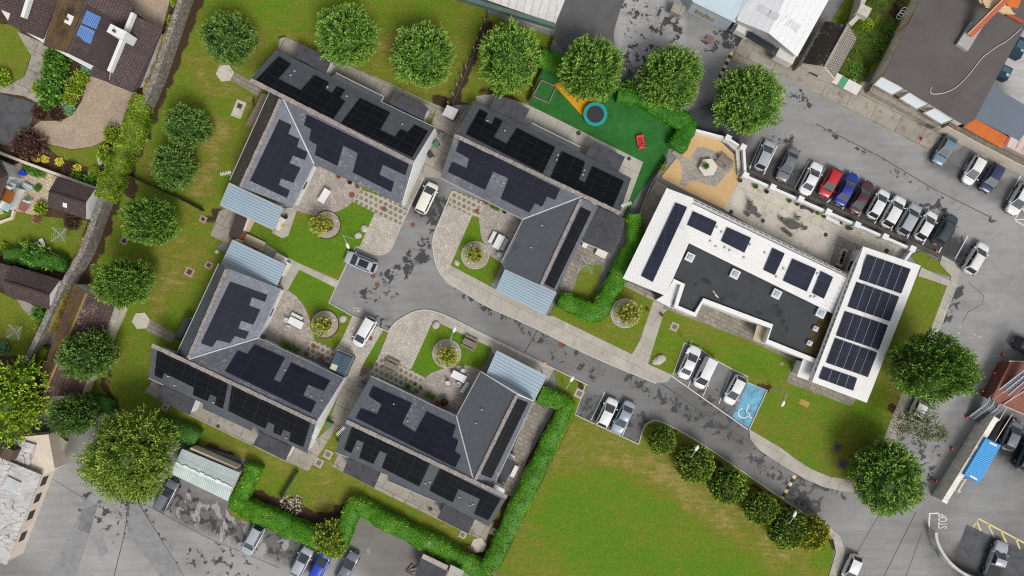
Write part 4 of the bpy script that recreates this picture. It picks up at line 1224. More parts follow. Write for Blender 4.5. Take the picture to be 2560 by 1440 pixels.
for pts in ([(217, 25), (252, 42), (240, 73), (203, 57)], [(202, 61), (237, 77), (226, 110), (188, 94)]):
    m = MB()
    m.slab([pl[1].at(x, y, 0.16) for x, y in pts], 0.06)
    m.build('solar_panel', array_mat('solar_cells_blue', S(74, 116, 178), S(150, 176, 210), 0.2, 3.0, 0.06) if 'solar_cells_blue' not in MATS else MATS['solar_cells_blue'], r)
for (x, y), (w, l, h) in (((296, 82), (1.1, 2.2, 3.0)), ((167, 45), (1.2, 0.9, 1.3))):
    p = W(x, y, 5.5)
    m = MB()
    m.box((p.x, p.y, 4.4), (l, w, h), -0.46)
    c = m.build('chimney', RENDER_W, r)
    m = MB()
    m.lathe((p.x - .2, p.y, 4.4 + h / 2), [(.17, 0), (.14, .4), (.1, .4), (.1, .05)], 10)
    m.build('chimney_pot', plain('terracotta', S(130, 76, 50), 0.8), c)
m = MB()
m.slab([pl[3].at(x, y, 0.08) for x, y in [(309, 134), (329, 144), (324, 155), (304, 146)]], 0.06)
m.build('rooflight', ROOF_GLASS, r)

# white gabled neighbour house at the left edge
r, pl, q = pitched('house', 'white walled neighbour house with brown tiles cut by the left edge', 'house',
    [(TILE_B, [(-90, 350, 3.2), (2, 400, 3.2), (20, 438, 4.6), (-70, 470, 5.4)]), (TILE_B, [(-70, 472, 5.4), (20, 440, 4.6), (-4, 512, 3.2), (-90, 520, 3.2)])],
    [(-90, 360), (2, 402), (19, 438), (-6, 508), (-90, 515)], 3.2, RENDER_W)
m = MB()
m.box(W(14, 488, 1.4), (2.2, 3.0, 2.6), -0.46)
bay = m.build('bay', RENDER_W, r)
m = MB()
m.box(W(14, 488, 2.76), (2.0, 1.6, 0.1), -0.46)
m.build('bay_roof', plain('copper_tile', S(150, 88, 40), 0.7, 0.1, 2, 0.2), bay)
for x, y in ((22, 468), (14, 512)):
    m = MB()
    m.box(W(x, y, 2.3), (1.4, 1.5, 0.06), -0.46)
    m.build('glass_canopy', plain('pale_glass', S(168, 190, 194), 0.2, spec=0.5), r)

for lab, A_, B_, C_, D_, Ei, Fi, sky in (('brown tiled garden shed with small rooflight and white gable', (143, 443), (237, 472), (213, 507), (122, 478), (213, 547), (118, 517), (162, 513)),
                                    ('brown tiled garden shed lower down with slatted white gable', (33, 664), (147, 703), (122, 737), (8, 702), (122, 773), (12, 738), None)):
    r, pl, q = pitched('garden_shed', lab, 'shed', [(TILE_B, [A_ + (2.5,), B_ + (2.5,), C_ + (3.7,), D_ + (3.7,)]), (TILE_B, [D_ + (3.7,), C_ + (3.7,), Ei + (2.4,), Fi + (2.4,)])], [A_, B_, Ei, Fi], 2.4, RENDER_W,
        [[B_ + (2.4,), C_ + (3.6,), Ei + (2.3,), K(*Ei, 2.3) + (0,), K(*B_, 2.4) + (0,)]])
    if sky:
        m = MB()
        m.slab([pl[1].at(sky[0] + a, sky[1] + b, 0.07) for a, b in ((-5, -7), (5, -4), (5, 7), (-5, 4))], 0.05)
        m.build('rooflight', PVC, r)
    m = MB()
    m.beam(W(*D_, 3.75), W(*C_, 3.75), 0.22, 0.1)
    m.build('ridge', TILE_B, r)
r, pl, q = pitched('garden_shed', 'low brown roofed shed cut off at the left edge', 'shed', [(TILE_B, [(-60, 640, 2.6), (30, 666, 2.6), (8, 710, 2.6), (-60, 700, 2.6)])], [(-60, 645), (28, 668), (8, 707), (-60, 700)], 2.5, RENDER_W)

# long mossy outbuilding by the boundary wall
r, pl, q = pitched('outbuilding', 'long low outbuilding with mossy brown roof against the stone wall', 'outbuilding',
    [(TILE_M, [(185, 710, 2.6), (217, 733, 3.9), (109, 990, 3.9), (85, 981, 2.6)]), (TILE_L, [(218, 733, 3.9), (286, 765, 2.5), (201, 990, 2.5), (110, 990, 3.9)])],
    [(185, 710), (286, 765), (201, 990), (85, 981)], 2.5, RENDER_C, [[(186, 711, 2.5), (217, 734, 3.8), (285, 765, 2.4), K(285, 765, 2.4) + (0,), K(186, 711, 2.5) + (0,)]], gmat=RENDER_W)
m = MB()
m.beam(W(217, 733, 3.96), W(109, 990, 3.96), 0.3, 0.1)
m.build('ridge', plain('mossy_ridge', S(150, 126, 84), .9, .15, 1.5, .2), r)
m = MB()
m.slab(flat([(288, 764), (306, 764), (272, 842), (232, 930), (221, 957), (205, 957), (268, 828)], 1.9), 0.2)
m.build('lean_to_roof', plain('pale_slab', S(190, 186, 176), 0.85, 0.1, 0.6, 0.1, stain=0.5, sc=(120, 112, 98)), r)
m = MB()
m.prism(inset(flat([(288, 764), (306, 764), (272, 842), (232, 930), (221, 957), (205, 957), (268, 828)], 1.9), 0.1), 0, 1.7)
m.build('lean_to_wall', RENDER_C, r)

# cracked white roofed building bottom left
crack = NT('cracked_white_roof')
pp = crack.pos()
e_ = crack.n('TexVoronoi', {'Vector': crack.n('Mapping', {'Vector': crack.n('VectorMath', {0: pp, 1: crack.n('TexNoise', {'Vector': pp, 'Scale': 1.6, 'Detail': 6.0}).outputs['Color']}, operation='ADD').outputs[0], 'Rotation': (0, 0, 0.5), 'Scale': (0.5, 1.5, 1)}).outputs[0], 'Scale': 1.2}, feature='DISTANCE_TO_EDGE', voronoi_dimensions='2D').outputs['Distance']
cc = crack.scale(S(206, 204, 202), crack.rng(crack.noise(pp, 0.7, 5, 0.65), 0.3, 0.7, 0.72, 1.14))
cc = crack.mix(crack.math('MULTIPLY', crack.rng(e_, 0.015, 0.06, 1, 0), crack.rng(crack.noise(pp, 0.3, 3), 0.36, 0.56, 0.1, 0.9)), cc, S(84, 82, 80))
CRACK = crack.done(cc, 0.8)
r, pl, q = pitched('workshop', 'cream walled workshop with cracked white flat roof at the lower left', 'building', [(CRACK, [(-80, 1110, 3.2), (103, 1187, 3.2), (16, 1413, 3.2), (-80, 1380, 3.2)])], [(-80, 1110), (103, 1187), (16, 1413), (-80, 1380)], 3.2, RENDER_C)
a, b = q[[i for i in range(4)][0]], q[1]
qq = [W(103, 1187, 3.2), W(16, 1413, 3.2)]
windows(None, r, inset(flat([(-80, 1110), (103, 1187), (16, 1413), (-80, 1380)], 3.2), 0.25)[2], inset(flat([(-80, 1110), (103, 1187), (16, 1413), (-80, 1380)], 3.2), 0.25)[1], 1.0, 2.1, [0.1, 0.3, 0.5, 0.75], 1.3, DARK_METAL)
m = MB()
m.slab(flat([(30, 1094), (89, 1112), (72, 1164), (24, 1148)], 2.7), 0.2)
m.build('flat_roof', CRACK, r)
m = MB()
m.prism(flat([(30, 1094), (121, 1086), (137, 1172), (100, 1190), (24, 1148)], 2.4), 0, 2.4)
m.build('extension_wall', RENDER_C, r)
m = MB()
m.box(W(27, 1132, 3.4), (1.2, 1.5, 1.4), -0.46)
m.build('chimney', plain('sooty_brick', S(96, 84, 72), 0.9, 0.2, 2, 0.2), r)
m = MB()
m.box(W(30, 1212, 3.3), (1.9, 1.6, 0.3), -0.46)
m.build('rooflight', plain('grey_dome', S(196, 198, 200), 0.4), r)
tag(MB.build((lambda mm: (mm.prism(flat([(123, 1088), (150, 1092), (166, 1104), (140, 1172), (110, 1165)], 0.5), 0, 0.45), mm)[1])(MB()), 'planting_terrace', CONC_OLD), 'low concrete terrace with bare soil beside the workshop', 'terrace', kind='structure')

# pale green corrugated shed
GREENC = roof_mat('pale_green_sheeting', S(218, 234, 229), 9.0, 0.24, 0.03, 0.012, 0.35, 0.25, (236, 240, 236), rough=0.5)
r, pl, q = pitched('storage_shed', 'pale green corrugated shed beside the clipped hedge', 'shed', [(GREENC, [(455, 1122, 2.6), (600, 1182, 2.6), (580, 1219, 3.1), (439, 1157, 3.1)]), (GREENC, [(439, 1157, 3.1), (580, 1219, 3.1), (570, 1253, 2.5), (425, 1183, 2.5)])],
    [(455, 1122), (600, 1182), (570, 1253), (425, 1183)], 2.5, RENDER_C)
m = MB()
m.beam(W(482, 1118, 1.4), W(597, 1168, 1.4), 0.3, 1.5)
m.build('back_wall', RENDER_C, r)
m = MB()
A_, B_ = W(439, 1157, 3.15), W(580, 1219, 3.15)
for i in range(14):
    m.beam(A_.lerp(B_, i / 14), A_.lerp(B_, (i + 1) / 14), (.3, .16, .42, .22)[i % 4], .08)
m.build('ridge_flashing', PVC, r)

# pale hall along the top
HALL = roof_mat('pale_sheet_roof', S(208, 206, 202), 30.0, 1.0, 0.03, 0.004, 0.2, 0.6, (236, 236, 232), big=0.1)
r, pl, q = pitched('hall', 'big pale roofed hall with dark green fascia at the top edge', 'hall', [(HALL, [(1060, -60, 4.2), (1213, -2, 3.6), (1388, 60, 3.6), (1440, -70, 5.6), (1200, -150, 5.6)])], [(1060, -60), (1213, -2), (1388, 60), (1440, -70), (1200, -150)], 3.5, plain('stained_render', S(206, 202, 194), 0.85, 0.1, 0.5, 0.1, stain=0.8, sc=(110, 106, 98)))
m = MB()
for a, b in (((1095, -22, 3.35), (1386, 66, 3.35)),):
    m.beam(W(*a) , W(*b), 0.5, 0.9)
m.build('fascia', plain('green_fascia', S(92, 112, 106), 0.7, 0.1, 0.8, 0.1), r)

# blue grey shed and white shed at the top
r, pl, q = pitched('warehouse', 'low blue grey metal warehouse beside the white shed at the top', 'warehouse', [(plain('pale_blue_sheet', S(190, 206, 216), 0.5, 0.05, 0.5, 0.04, stain=0.2, sc=(140, 130, 126)), [(1690, -60, 4.4), (1868, -40, 5.0), (1869, 0, 4.6), (1838, 57, 3.6), (1733, 5, 3.6)])],
    [(1690, -60), (1868, -40), (1869, 0), (1838, 57), (1733, 5)], 3.5, plain('blue_grey_cladding', S(184, 198, 204), 0.6, 0.05, 0.6, 0.05))
for x, y, l in ((1693, 26, 1.6), (1757, 25, 1.4), (1778, 36, 1.4)):
    m = MB()
    m.box(W(x, y, 1.2), (l, 1.2, 1.0), -0.46)
    m.build('porch_box', CONC_OLD, r)
WS = roof_mat('white_sheeting', S(236, 237, 238), 0.9, 60.0, 0.01, 0.05, 0.16, big=0.03, rough=0.5)
r, pl, q = pitched('warehouse', 'white ribbed warehouse with central ridge and front gable at the top', 'warehouse', [(WS, [(1841, 50, 4.0), (1922, 83, 5.2), (1990, -60, 5.2), (1905, -90, 4.0)]), (WS, [(1922, 83, 5.2), (1993, 142, 4.0), (2105, -60, 4.0), (1990, -60, 5.2)])],
    [(1841, 50), (1922, 90), (1993, 142), (2105, -60), (1990, -90), (1905, -90)], 3.9, plain('grey_cladding', S(196, 200, 200), 0.6, 0.05, 0.6, 0.05))
for key, pts in ((0, [(1900, 10), (1930, 26), (1921, 42), (1892, 26)]), (0, [(1925, 25), (1950, 37), (1940, 52), (1917, 42)]), (1, [(1965, 38), (1985, 50), (1970, 68), (1950, 56)]), (1, [(1985, 52), (2003, 66), (1990, 82), (1974, 68)])):
    m = MB()
    m.slab([pl[key].at(x, y, 0.03) for x, y in pts], 0.03)
    m.build('rooflight', plain('translucent_sheet', S(214, 216, 218), 0.4), r)
for x, y, s in ((1858, 74, (1.9, 1.5, 1.2)), (1962, 140, (2.4, 1.7, 1.4))):
    m = MB()
    m.box(W(x, y, 2.0), s, -0.46)
    m.build('porch_box', plain('stained_white', S(222, 220, 212), 0.7, 0.05, 1, 0.05, stain=0.3, sc=(160, 150, 130)), r)
m = MB()
m.beam(W(1868, 84, 2.6), W(1934, 124, 2.6), 0.5, 0.9)
m.build('window', GLASSY, r)

# stone lodge
LODGE = plain('limewashed_stone', S(202, 194, 182), 0.9, 0.12, 0.8, 0.12, stain=0.5, sc=(130, 120, 106))
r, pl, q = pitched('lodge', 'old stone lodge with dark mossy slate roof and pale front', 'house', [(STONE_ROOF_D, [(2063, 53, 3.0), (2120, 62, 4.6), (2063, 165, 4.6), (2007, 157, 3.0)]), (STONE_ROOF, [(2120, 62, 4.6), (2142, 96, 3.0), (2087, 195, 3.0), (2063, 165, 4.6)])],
    [(2063, 53), (2142, 96), (2087, 197), (2000, 160)], 2.9, LODGE, [[(2007, 158, 2.9), (2063, 166, 4.5), (2088, 196, 2.9), K(2088, 196, 2.9) + (0,), K(2007, 158, 2.9) + (0,)]])
m = MB()
m.beam(W(2120, 62, 4.65), W(2063, 165, 4.65), 0.25, 0.12)
m.build('ridge', CONC_OLD, r)
m = MB()
m.box(W(2037, 182, 1.2), (1.5, 1.2, 1.4), -0.46)
pb = m.build('porch', LODGE, r)
m = MB()
m.box(W(2037, 181, 2.02), (1.1, .8, .08), -0.46)
m.build('skylight', DARK_METAL, pb)
for x, y, c in ((2088, 196, S(214, 208, 200)), (2102, 204, S(70, 152, 104)), (2118, 212, S(218, 212, 204)), (2133, 220, S(218, 212, 204))):
    m = MB()
    m.box(W(x + 6, y + 2, 1.1), (1.05, 1.3, 0.1), -0.46, rot=Matrix.Rotation(-0.46, 3, 'Z') @ Matrix.Rotation(0.35, 3, 'X'))
    m.build('lean_to_sheet', plain('sheet_%d' % (x), c, 0.6, 0.05, 1, 0.05, stain=0.2, sc=(150, 140, 130)), r)
w_ = MB()
wall_faces(w_, [W(2165, -20, 2.4), W(2147, 40, 2.4), (W(2125, 62, 2.4))], 0.6, 0, 2.4)
tw = w_.build('garden_wall', LODGE)
tag(tw, 'tall pale garden wall running up from the stone lodge', 'wall')
m = MB()
m.box(W(2156, 30, 2.6), (1.5, 1.3, 1.0), -0.46)
m.build('chimney_stack', LODGE, tw)

# dark roofed works building at the top right
DARKROOF = plain('dark_works_roof', S(100, 95, 93), 0.85, 0.10, 0.25, 0.08, 8, stain=0.45, sc=(80, 76, 76))
r, pl, q = pitched('works_building', 'large dark flat roofed works building with three white awnings', 'building', [(DARKROOF, [(2330, -60, 4.0), (2208, 188, 4.0), (2413, 313, 4.0), (2436, 300, 4.0), (2482, 212, 4.0), (2556, 80, 4.0), (2640, -60, 4.0)])],
    [(2330, -60), (2208, 188), (2413, 313), (2436, 300), (2556, 80), (2640, -60)], 4.0, plain('works_wall', S(232, 222, 202), 0.9, 0.15, 0.4, 0.12, stain=0.6, sc=(130, 118, 98)))
for pts in ([(2203, 192), (2263, 222), (2230, 239), (2183, 212)], [(2275, 229), (2330, 258), (2292, 274), (2247, 247)], [(2343, 266), (2393, 296), (2353, 312), (2308, 283)]):
    P3 = [W(*pts[0], 3.4), W(*pts[1], 3.4), W(*pts[2], 2.3), W(*pts[3], 2.3)]
    m = MB()
    m.slab(P3, 0.08)
    aw = m.build('awning', plain('frosted_awning', S(218, 226, 230), 0.4, 0.02, 1, 0.02), r)
    m = MB()
    for a, b in ((P3[2], P3[3]), (P3[1], P3[2]), (P3[3], P3[0])):
        m.beam(a, b, 0.14, 0.2)
    m.build('frame', CONC_OLD, aw)
m = MB()
wall_faces(m, [W(2178, 220, 1.2), W(2250, 258, 1.2), W(2355, 318, 1.2)], 0.9, 0, 1.2)
m.build('plinth', CONC_OLD, r)

# crane boom standing on the works roof
STEELR = plain('red_oxide_steel', S(186, 92, 66), 0.6, 0.1, 1.0, 0.12, spec=0.35)
cr = thing('crane', 'red oxide steel mast on a concrete foot block on the dark roof', 'crane', W(2440, 85, 4.0))
m = MB()
m.prism(flat([(2430, 52), (2457, 67), (2420, 127), (2393, 110)], 4.5), 4.0, 4.5)
m.build('foot_block', plain('pale_block', S(176, 174, 170), 0.85, 0.05), cr)
m = MB()
m.beam(W(2424, 88, 4.6), W(2522, -10, 7.5), 0.7, 0.55)
m.build('mast', STEELR, cr)
m = MB()
m.beam(W(2420, 85, 4.9), W(2518, -12, 7.8), 0.12, 0.12)
m.build('flange', plain('cream_edge', S(214, 190, 150), 0.6), cr)
m = MB()
m.beam(W(2518, 36, 4.3), W(2556, 56, 4.3), 0.3, 0.3)
m.build('brace', STEELR, cr)
pf = thing('work_platform', 'orange and timber work platform hung on the red mast', 'platform', W(2510, 10, 6))
m = MB()
m.slab([W(2440, -20, 6.2), W(2540, 35, 6.2), W(2510, 34, 6.2), W(2450, 5, 6.2)], 0.2)
for i in range(6):
    m.beam(W(2448 + i * 3, -14 + i * 6, 6.35), W(2520 + i * 3, 10 + i * 5, 6.35), 0.2, 0.06)
m.build('deck', plain('fresh_planks', S(222, 196, 150), 0.8, 0.1, 1.5, 0.2), pf)
m = MB()
m.slab([W(2505, -20, 6.6), W(2560, -20, 6.6), W(2545, 20, 6.6), W(2520, 14, 6.6)], 0.25)
m.build('cover', plain('orange_sheet', S(222, 120, 54), 0.6, 0.06), pf)
hs = MB()
hs.tube([W(x, y, 4.08) for x, y in curve([(2553, 70), (2520, 100), (2487, 120), (2453, 147), (2430, 177), (2410, 200), (2387, 220), (2360, 232), (2333, 235), (2325, 228), (2330, 217)], 5)], 0.05, 6)
tag(hs.build('hose', plain('white_hose', S(212, 208, 202), 0.6)), 'long white hose curling across the dark works roof', 'hose')
lad = thing('ladder', 'yellow rail and hooped ladder beside the dark works roof', 'ladder', W(2270, 45, 2))
m = MB()
m.tube([W(2300, 12, 3.4), W(2283, 35, 3.2), W(2268, 60, 3.0), W(2250, 72, 2.0), W(2238, 79, 1.2)], 0.09, 6)
m.build('rail', plain('yellow_steel', S(232, 164, 44), 0.5), lad)
m = MB()
for x, y in ((2298, 6), (2292, 14), (2260, 26), (2255, 33), (2250, 40)):
    c = W(x, y, 3.0)
    m.tube([c + Vector((.42 * math.cos(a), .3 * math.sin(a), 0.2 * math.sin(a))) for a in [k * math.pi / 8 for k in range(17)]], 0.03, 4)
m.build('hoop', plain('grey_steel', S(176, 180, 182), 0.5), lad)

# sheds right of the works building
for nm, lab, mat, pts in (('lean_to', 'flat blue grey roof against the works building', plain('slate_blue_sheet', S(108, 118, 130), 0.7, 0.05, 0.4, 0.05), [(2480, 213, 3.6), (2600, 285, 3.6), (2548, 352, 3.0), (2525, 340, 3.0), (2437, 296, 3.0)]),
                          ('lean_to', 'bright orange rusted sheet roof beside the blue grey roof', plain('orange_rust', S(206, 112, 54), 0.85, 0.12, 0.8, 0.2, stain=0.4, sc=(150, 84, 54)), [(2437, 296, 2.95), (2520, 342, 2.95), (2504, 371, 2.75), (2409, 317, 2.75)]),
                          ('lean_to', 'pale tin roof streaked with red rust at the right edge', None, [(2547, 298, 3.3), (2640, 330, 3.3), (2620, 420, 2.8), (2511, 363, 2.8)])):
    if mat is None:
        t = NT('streaked_tin')
        uv = t.n('TexCoord').outputs['UV']
        k = t.rng(t.noise(t.n('Mapping', {'Vector': uv, 'Scale': (1.6, 0.12, 1)}).outputs[0], 1.0, 5, 0.7), 0.48, 0.6, 0, 1)
        mat = t.done(t.mix(k, S(206, 198, 192), S(172, 74, 60)), 0.7)
    P3 = [W(*p) for p in pts]
    m = MB()
    m.slab(P3, 0.1)
    root = thing(nm, lab, 'shed', W(pts[0][0], pts[0][1], 0))
    m.build('roof_sheet', mat, root)
    m = MB()
    m.prism(inset(P3, 0.2), 0, 2.7)
    m.build('wall', RENDER_C, root)
w = MB()
wall_faces(w, [W(x, y, 2.3) for x, y in [(2370, 312), (2440, 350), (2560, 412), (2620, 445)]], 0.45, 0, 2.3, 0)
cw = w.build('boundary_wall', RENDER_C)
tag(cw, 'cream boundary wall with dark stone coping behind the parked cars', 'wall')
m = MB()
wall_faces(m, [W(x, y, 2.45) for x, y in [(2372, 309), (2442, 347), (2562, 409), (2622, 442)]], 0.5, 2.31, 2.5)
m.build('coping', plain('rough_coping', S(122, 112, 100), 0.9, 0.2, 1.5, 0.3, 5), cw)

# brick building, stair, thick wall on the lower right
BRICKR = roof_mat('red_brick_paving', S(146, 92, 78), 0.22, 0.44, 0.12, 0.1, 0.3, 0.2, (120, 70, 58))
r, pl, q = pitched('brick_building', 'low red brown brick building behind the metal staircase', 'building', [(BRICKR, [(2526, 905, 2.4), (2640, 905, 2.4), (2640, 1070, 2.4), (2560, 1035, 2.4), (2500, 1010, 2.4), (2478, 998, 2.4)])],
    [(2526, 905), (2640, 905), (2640, 1070), (2560, 1035), (2500, 1010), (2478, 998)], 2.4, plain('red_wall', S(120, 74, 64), 0.9, 0.1, 1, 0.15))
m = MB()
for a, b in (((2505, 1012), (2580, 965)), ((2500, 1010), (2640, 1070)), ((2522, 903), (2640, 905))):
    m.beam(W(*a, 2.48), W(*b, 2.48), 0.16, 0.14)
m.build('coping', plain('pale_coping', S(196, 172, 160), 0.8, 0.06), r)
st = thing('metal_staircase', 'galvanised metal staircase climbing over the brick building', 'staircase', W(2440, 1040, 0))
GALV = plain('galvanised_steel', S(196, 203, 210), 0.45, 0.05, 2, 0.05)
path = [((2421, 1042, .3), (2444, 1056, .3)), ((2466, 1008, 1.6), (2492, 1020, 1.6)), ((2474, 992, 1.7), (2498, 1006, 1.7)), ((2550, 932, 3.6), (2570, 944, 3.6)), ((2620, 880, 5.0), (2640, 892, 5.0))]
L3 = [W(*a) for a, b in path]
R3 = [W(*b) for a, b in path]
m = MB()
for A_ in (L3, R3):
    for a, b in zip(A_[:-1], A_[1:]):
        m.beam(a + Vector((0, 0, .05)), b + Vector((0, 0, .05)), 0.09, 0.16)
for a, b, c, d in zip(L3[:-1], L3[1:], R3[:-1], R3[1:]):
    m.beam((a + c) / 2 + Vector((0, 0, .1)), (b + d) / 2 + Vector((0, 0, .1)), 0.07, 0.12)
m.build('stringer', GALV, st)
m = MB()
for a, b, c, d in zip(L3[:-1], L3[1:], R3[:-1], R3[1:]):
    k = max(2, int((b - a).length / 0.42))
    for i in range(k):
        t = (i + .5) / k
        m.beam(a.lerp(b, t), c.lerp(d, t), 0.3, 0.05)
pan = MB()
for a, b, c, d in zip(L3[:-1], L3[1:], R3[:-1], R3[1:]):
    k_ = Vector((0, 0, -.08))
    pan.slab([a + k_, b + k_, d + k_, c + k_], .03)
pan.build('stair_pan', plain('stair_pan_grey', S(126, 132, 138), 0.6, 0.06), st)
m.build('tread', plain('tread_grating', S(96, 102, 110), 0.5, 0.05, 2, 0.1), st)
m = MB()
for A_ in (L3, R3):
    for a, b in zip(A_[:-1], A_[1:]):
        m.tube([a + Vector((0, 0, 1.05)), b + Vector((0, 0, 1.05))], 0.03)
        m.tube([a, a + Vector((0, 0, 1.05))], 0.025)
m.build('handrail', GALV, st)
OLDW = plain('old_rough_render', S(244, 238, 228), 0.9, 0.12, 0.7, 0.12, 6, stain=0.35, sc=(150, 142, 128))
g = [(2465, 1040), (2400, 1143), (2336, 1243)]
P3 = [W(*K(x + 20, y + 10, 2.2), 2.2) for x, y in g]
P3 = [Vector((W(x, y, 0).x + 0.35, W(x, y, 0).y - .2, 2.2)) for x, y in [(2455, 1032), (2392, 1135), (2328, 1238)]]
w = MB()
wall_faces(w, P3, 0.7, 0, 2.2)
bw = w.build('boundary_wall', OLDW)
tag(bw, 'thick old rendered wall leading down from the metal stair foot', 'wall')
for t in (0.02, 0.36, 0.68, 0.99):
    p = P3[0].lerp(P3[2], t)
    m = MB()
    m.box((p.x, p.y, 1.13), (0.75, 0.4, 2.26), math.atan2(P3[2].y - P3[0].y, P3[2].x - P3[0].x) + math.pi / 2)
    m.build('pier', OLDW, bw)
w = MB()
cv = curve([(2322, 1320), (2325, 1342), (2338, 1370), (2360, 1398), (2394, 1424), (2445, 1446), (2520, 1470)], 4)
wall_faces(w, [W(x, y, 0) + Vector((0, 0, 1.6)) for x, y in cv], 0.35, 0, 1.6)
cwall = w.build('entrance_wall', plain('pale_entrance_render', S(208, 202, 192), 0.85, 0.08, 1, 0.1, stain=0.4, sc=(140, 130, 116)))
tag(cwall, 'curved pale entrance wall sweeping round the stop marking', 'wall')
m = MB()
a, b = W(2330, 1362, 0), W(2344, 1388, 0)
d = (b - a).normalized()
nn = Vector((-0.9, -0.45, 0))
m.box((a + b) / 2 + Vector((-.28, -.02, 1.0)) , ((b - a).length * .7, 0.05, 0.5), math.atan2(d.y, d.x))
m.build('name_plate', plain('green_sign', S(60, 132, 112), 0.6), cwall)

# blue shipping container
ct = thing('shipping_container', 'bright blue corrugated shipping container beside the old wall', 'container', W(2455, 1150, 0))
top = flat([(2465, 1095), (2503, 1113), (2448, 1208), (2410, 1187)], 2.55)
m = MB()
m.prism(top, 0.05, 2.5)
BL = plain('container_blue', S(52, 150, 226), 0.5, 0.05, 0.6, 0.05, stain=0.15, sc=(40, 110, 170))
m.build('body', BL, ct)
m = MB()
for i in range(22):
    t = (i + .8) / 22.6
    m.beam(top[0].lerp(top[3], t) + Vector((0, 0, -.02)), top[1].lerp(top[2], t) + Vector((0, 0, -.02)), 0.13, 0.07)
m.build('roof_corrugation', plain('container_light', S(92, 180, 240), 0.5, 0.03), ct)
m = MB()
for t in (0.06, 0.95):
    a, b = top[0].lerp(top[3], t), top[1].lerp(top[2], t)
    m.beam(a.lerp(b, .3) + Vector((0, 0, .04)), a.lerp(b, .78) + Vector((0, 0, .04)), 0.22, 0.03)
m.build('plate', PVC, ct)
sub = thing('carport', 'dark roofed bay behind the blue container', 'carport', W(2480, 1060, 0))
m = MB()
m.prism(flat([(2475, 1040), (2508, 1055), (2485, 1108), (2458, 1095)], 0.5), 0, 0.4)
m.build('floor_slab', plain('black_felt', S(46, 44, 42), 0.9, 0.2, 1, 0.2), sub)
m = MB()
m.tube([W(2518, 1016, 1.0), W(2497, 1052, 1.0)], 0.06)
m.tube([W(2530, 1036, 1.0), W(2488, 1103, 1.0)], 0.06)
m.build('rail', PVC, sub)

# roofs at the very bottom, below the hedge
r, pl, q = pitched('garage', 'dark roofed garage tucked below the hedge corner at the bottom', 'garage', [(FELT, [(1052, 1395, 2.6), (1118, 1428, 2.6), (1100, 1475, 2.6), (1035, 1445, 2.6)])], [(1052, 1395), (1118, 1428), (1100, 1475), (1035, 1445)], 2.5, OLDW)
m = MB()
m.beam(W(1056, 1390, 2.5), W(1118, 1420, 2.5), 0.7, 0.2)
m.build('parapet', CONC, r)
r, pl, q = pitched('garage', 'pale concrete roofed garage beside the dark one at the bottom edge', 'garage', [(CONC, [(1127, 1412, 2.6), (1160, 1428, 2.6), (1145, 1470, 2.6), (1112, 1455, 2.6)])], [(1127, 1412), (1160, 1428), (1145, 1470), (1112, 1455)], 2.5, OLDW)
# ================================================================== vegetation
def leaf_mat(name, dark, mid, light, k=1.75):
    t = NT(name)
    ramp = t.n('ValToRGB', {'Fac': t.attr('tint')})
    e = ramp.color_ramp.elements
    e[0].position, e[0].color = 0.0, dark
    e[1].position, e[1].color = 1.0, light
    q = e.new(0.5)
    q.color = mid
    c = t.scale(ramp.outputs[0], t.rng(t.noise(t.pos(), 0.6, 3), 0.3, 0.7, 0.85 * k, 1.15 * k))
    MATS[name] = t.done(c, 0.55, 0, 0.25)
    return MATS[name]


def norm(a):
    return a / np.maximum(1e-9, np.linalg.norm(a, axis=1, keepdims=True))


def leaves(P, D, L, Wd, rng):
    """rhombic leaves: base P, direction D, length L, half width Wd"""
    n = len(P)
    s = norm(np.cross(D, norm(rng.normal(size=(n, 3)) + np.array([0, 0, 0.8]))))
    L, Wd = L[:, None], Wd[:, None]
    V = np.stack([P, P + D * L * .5 + s * Wd, P + D * L, P + D * L * .5 - s * Wd], 1).reshape(-1, 3)
    return V, np.arange(4 * n).reshape(-1, 4)


def mesh_quads(name, V, Q, tint, mat):
    me = bpy.data.meshes.new(name)
    me.vertices.add(len(V))
    me.vertices.foreach_set('co', V.astype('f').ravel())
    me.loops.add(len(Q) * 4)
    me.loops.foreach_set('vertex_index', Q.astype('i').ravel())
    me.polygons.add(len(Q))
    me.polygons.foreach_set('loop_start', np.arange(0, len(Q) * 4, 4, dtype='i'))
    me.update(calc_edges=True)
    a = me.attributes.new('tint', 'FLOAT', 'FACE')
    a.data.foreach_set('value', tint.astype('f'))
    me.materials.append(mat)
    return me


def blob(Rh, Rv, zc, k, seed, n=20, m=12, amp=0.1):
    """inner shade mass of a crown, lumpy"""
    V, Q = [], []
    for j in range(m + 1):
        th = math.pi * (0.03 + 0.94 * j / m)
        for i in range(n):
            ph = 2 * math.pi * i / n
            d = Vector((math.sin(th) * math.cos(ph), math.sin(th) * math.sin(ph), math.cos(th)))
            r = k * (1 + amp * 2 * mnoise.noise(d * 2.3 + Vector((seed, 0, 0))))
            V.append((d.x * Rh * r, d.y * Rh * r, zc + d.z * Rv * r))
    for j in range(m):
        for i in range(n):
            Q.append((j * n + i, (j + 1) * n + i, (j + 1) * n + (i + 1) % n, j * n + (i + 1) % n))
    return np.array(V), np.array(Q)


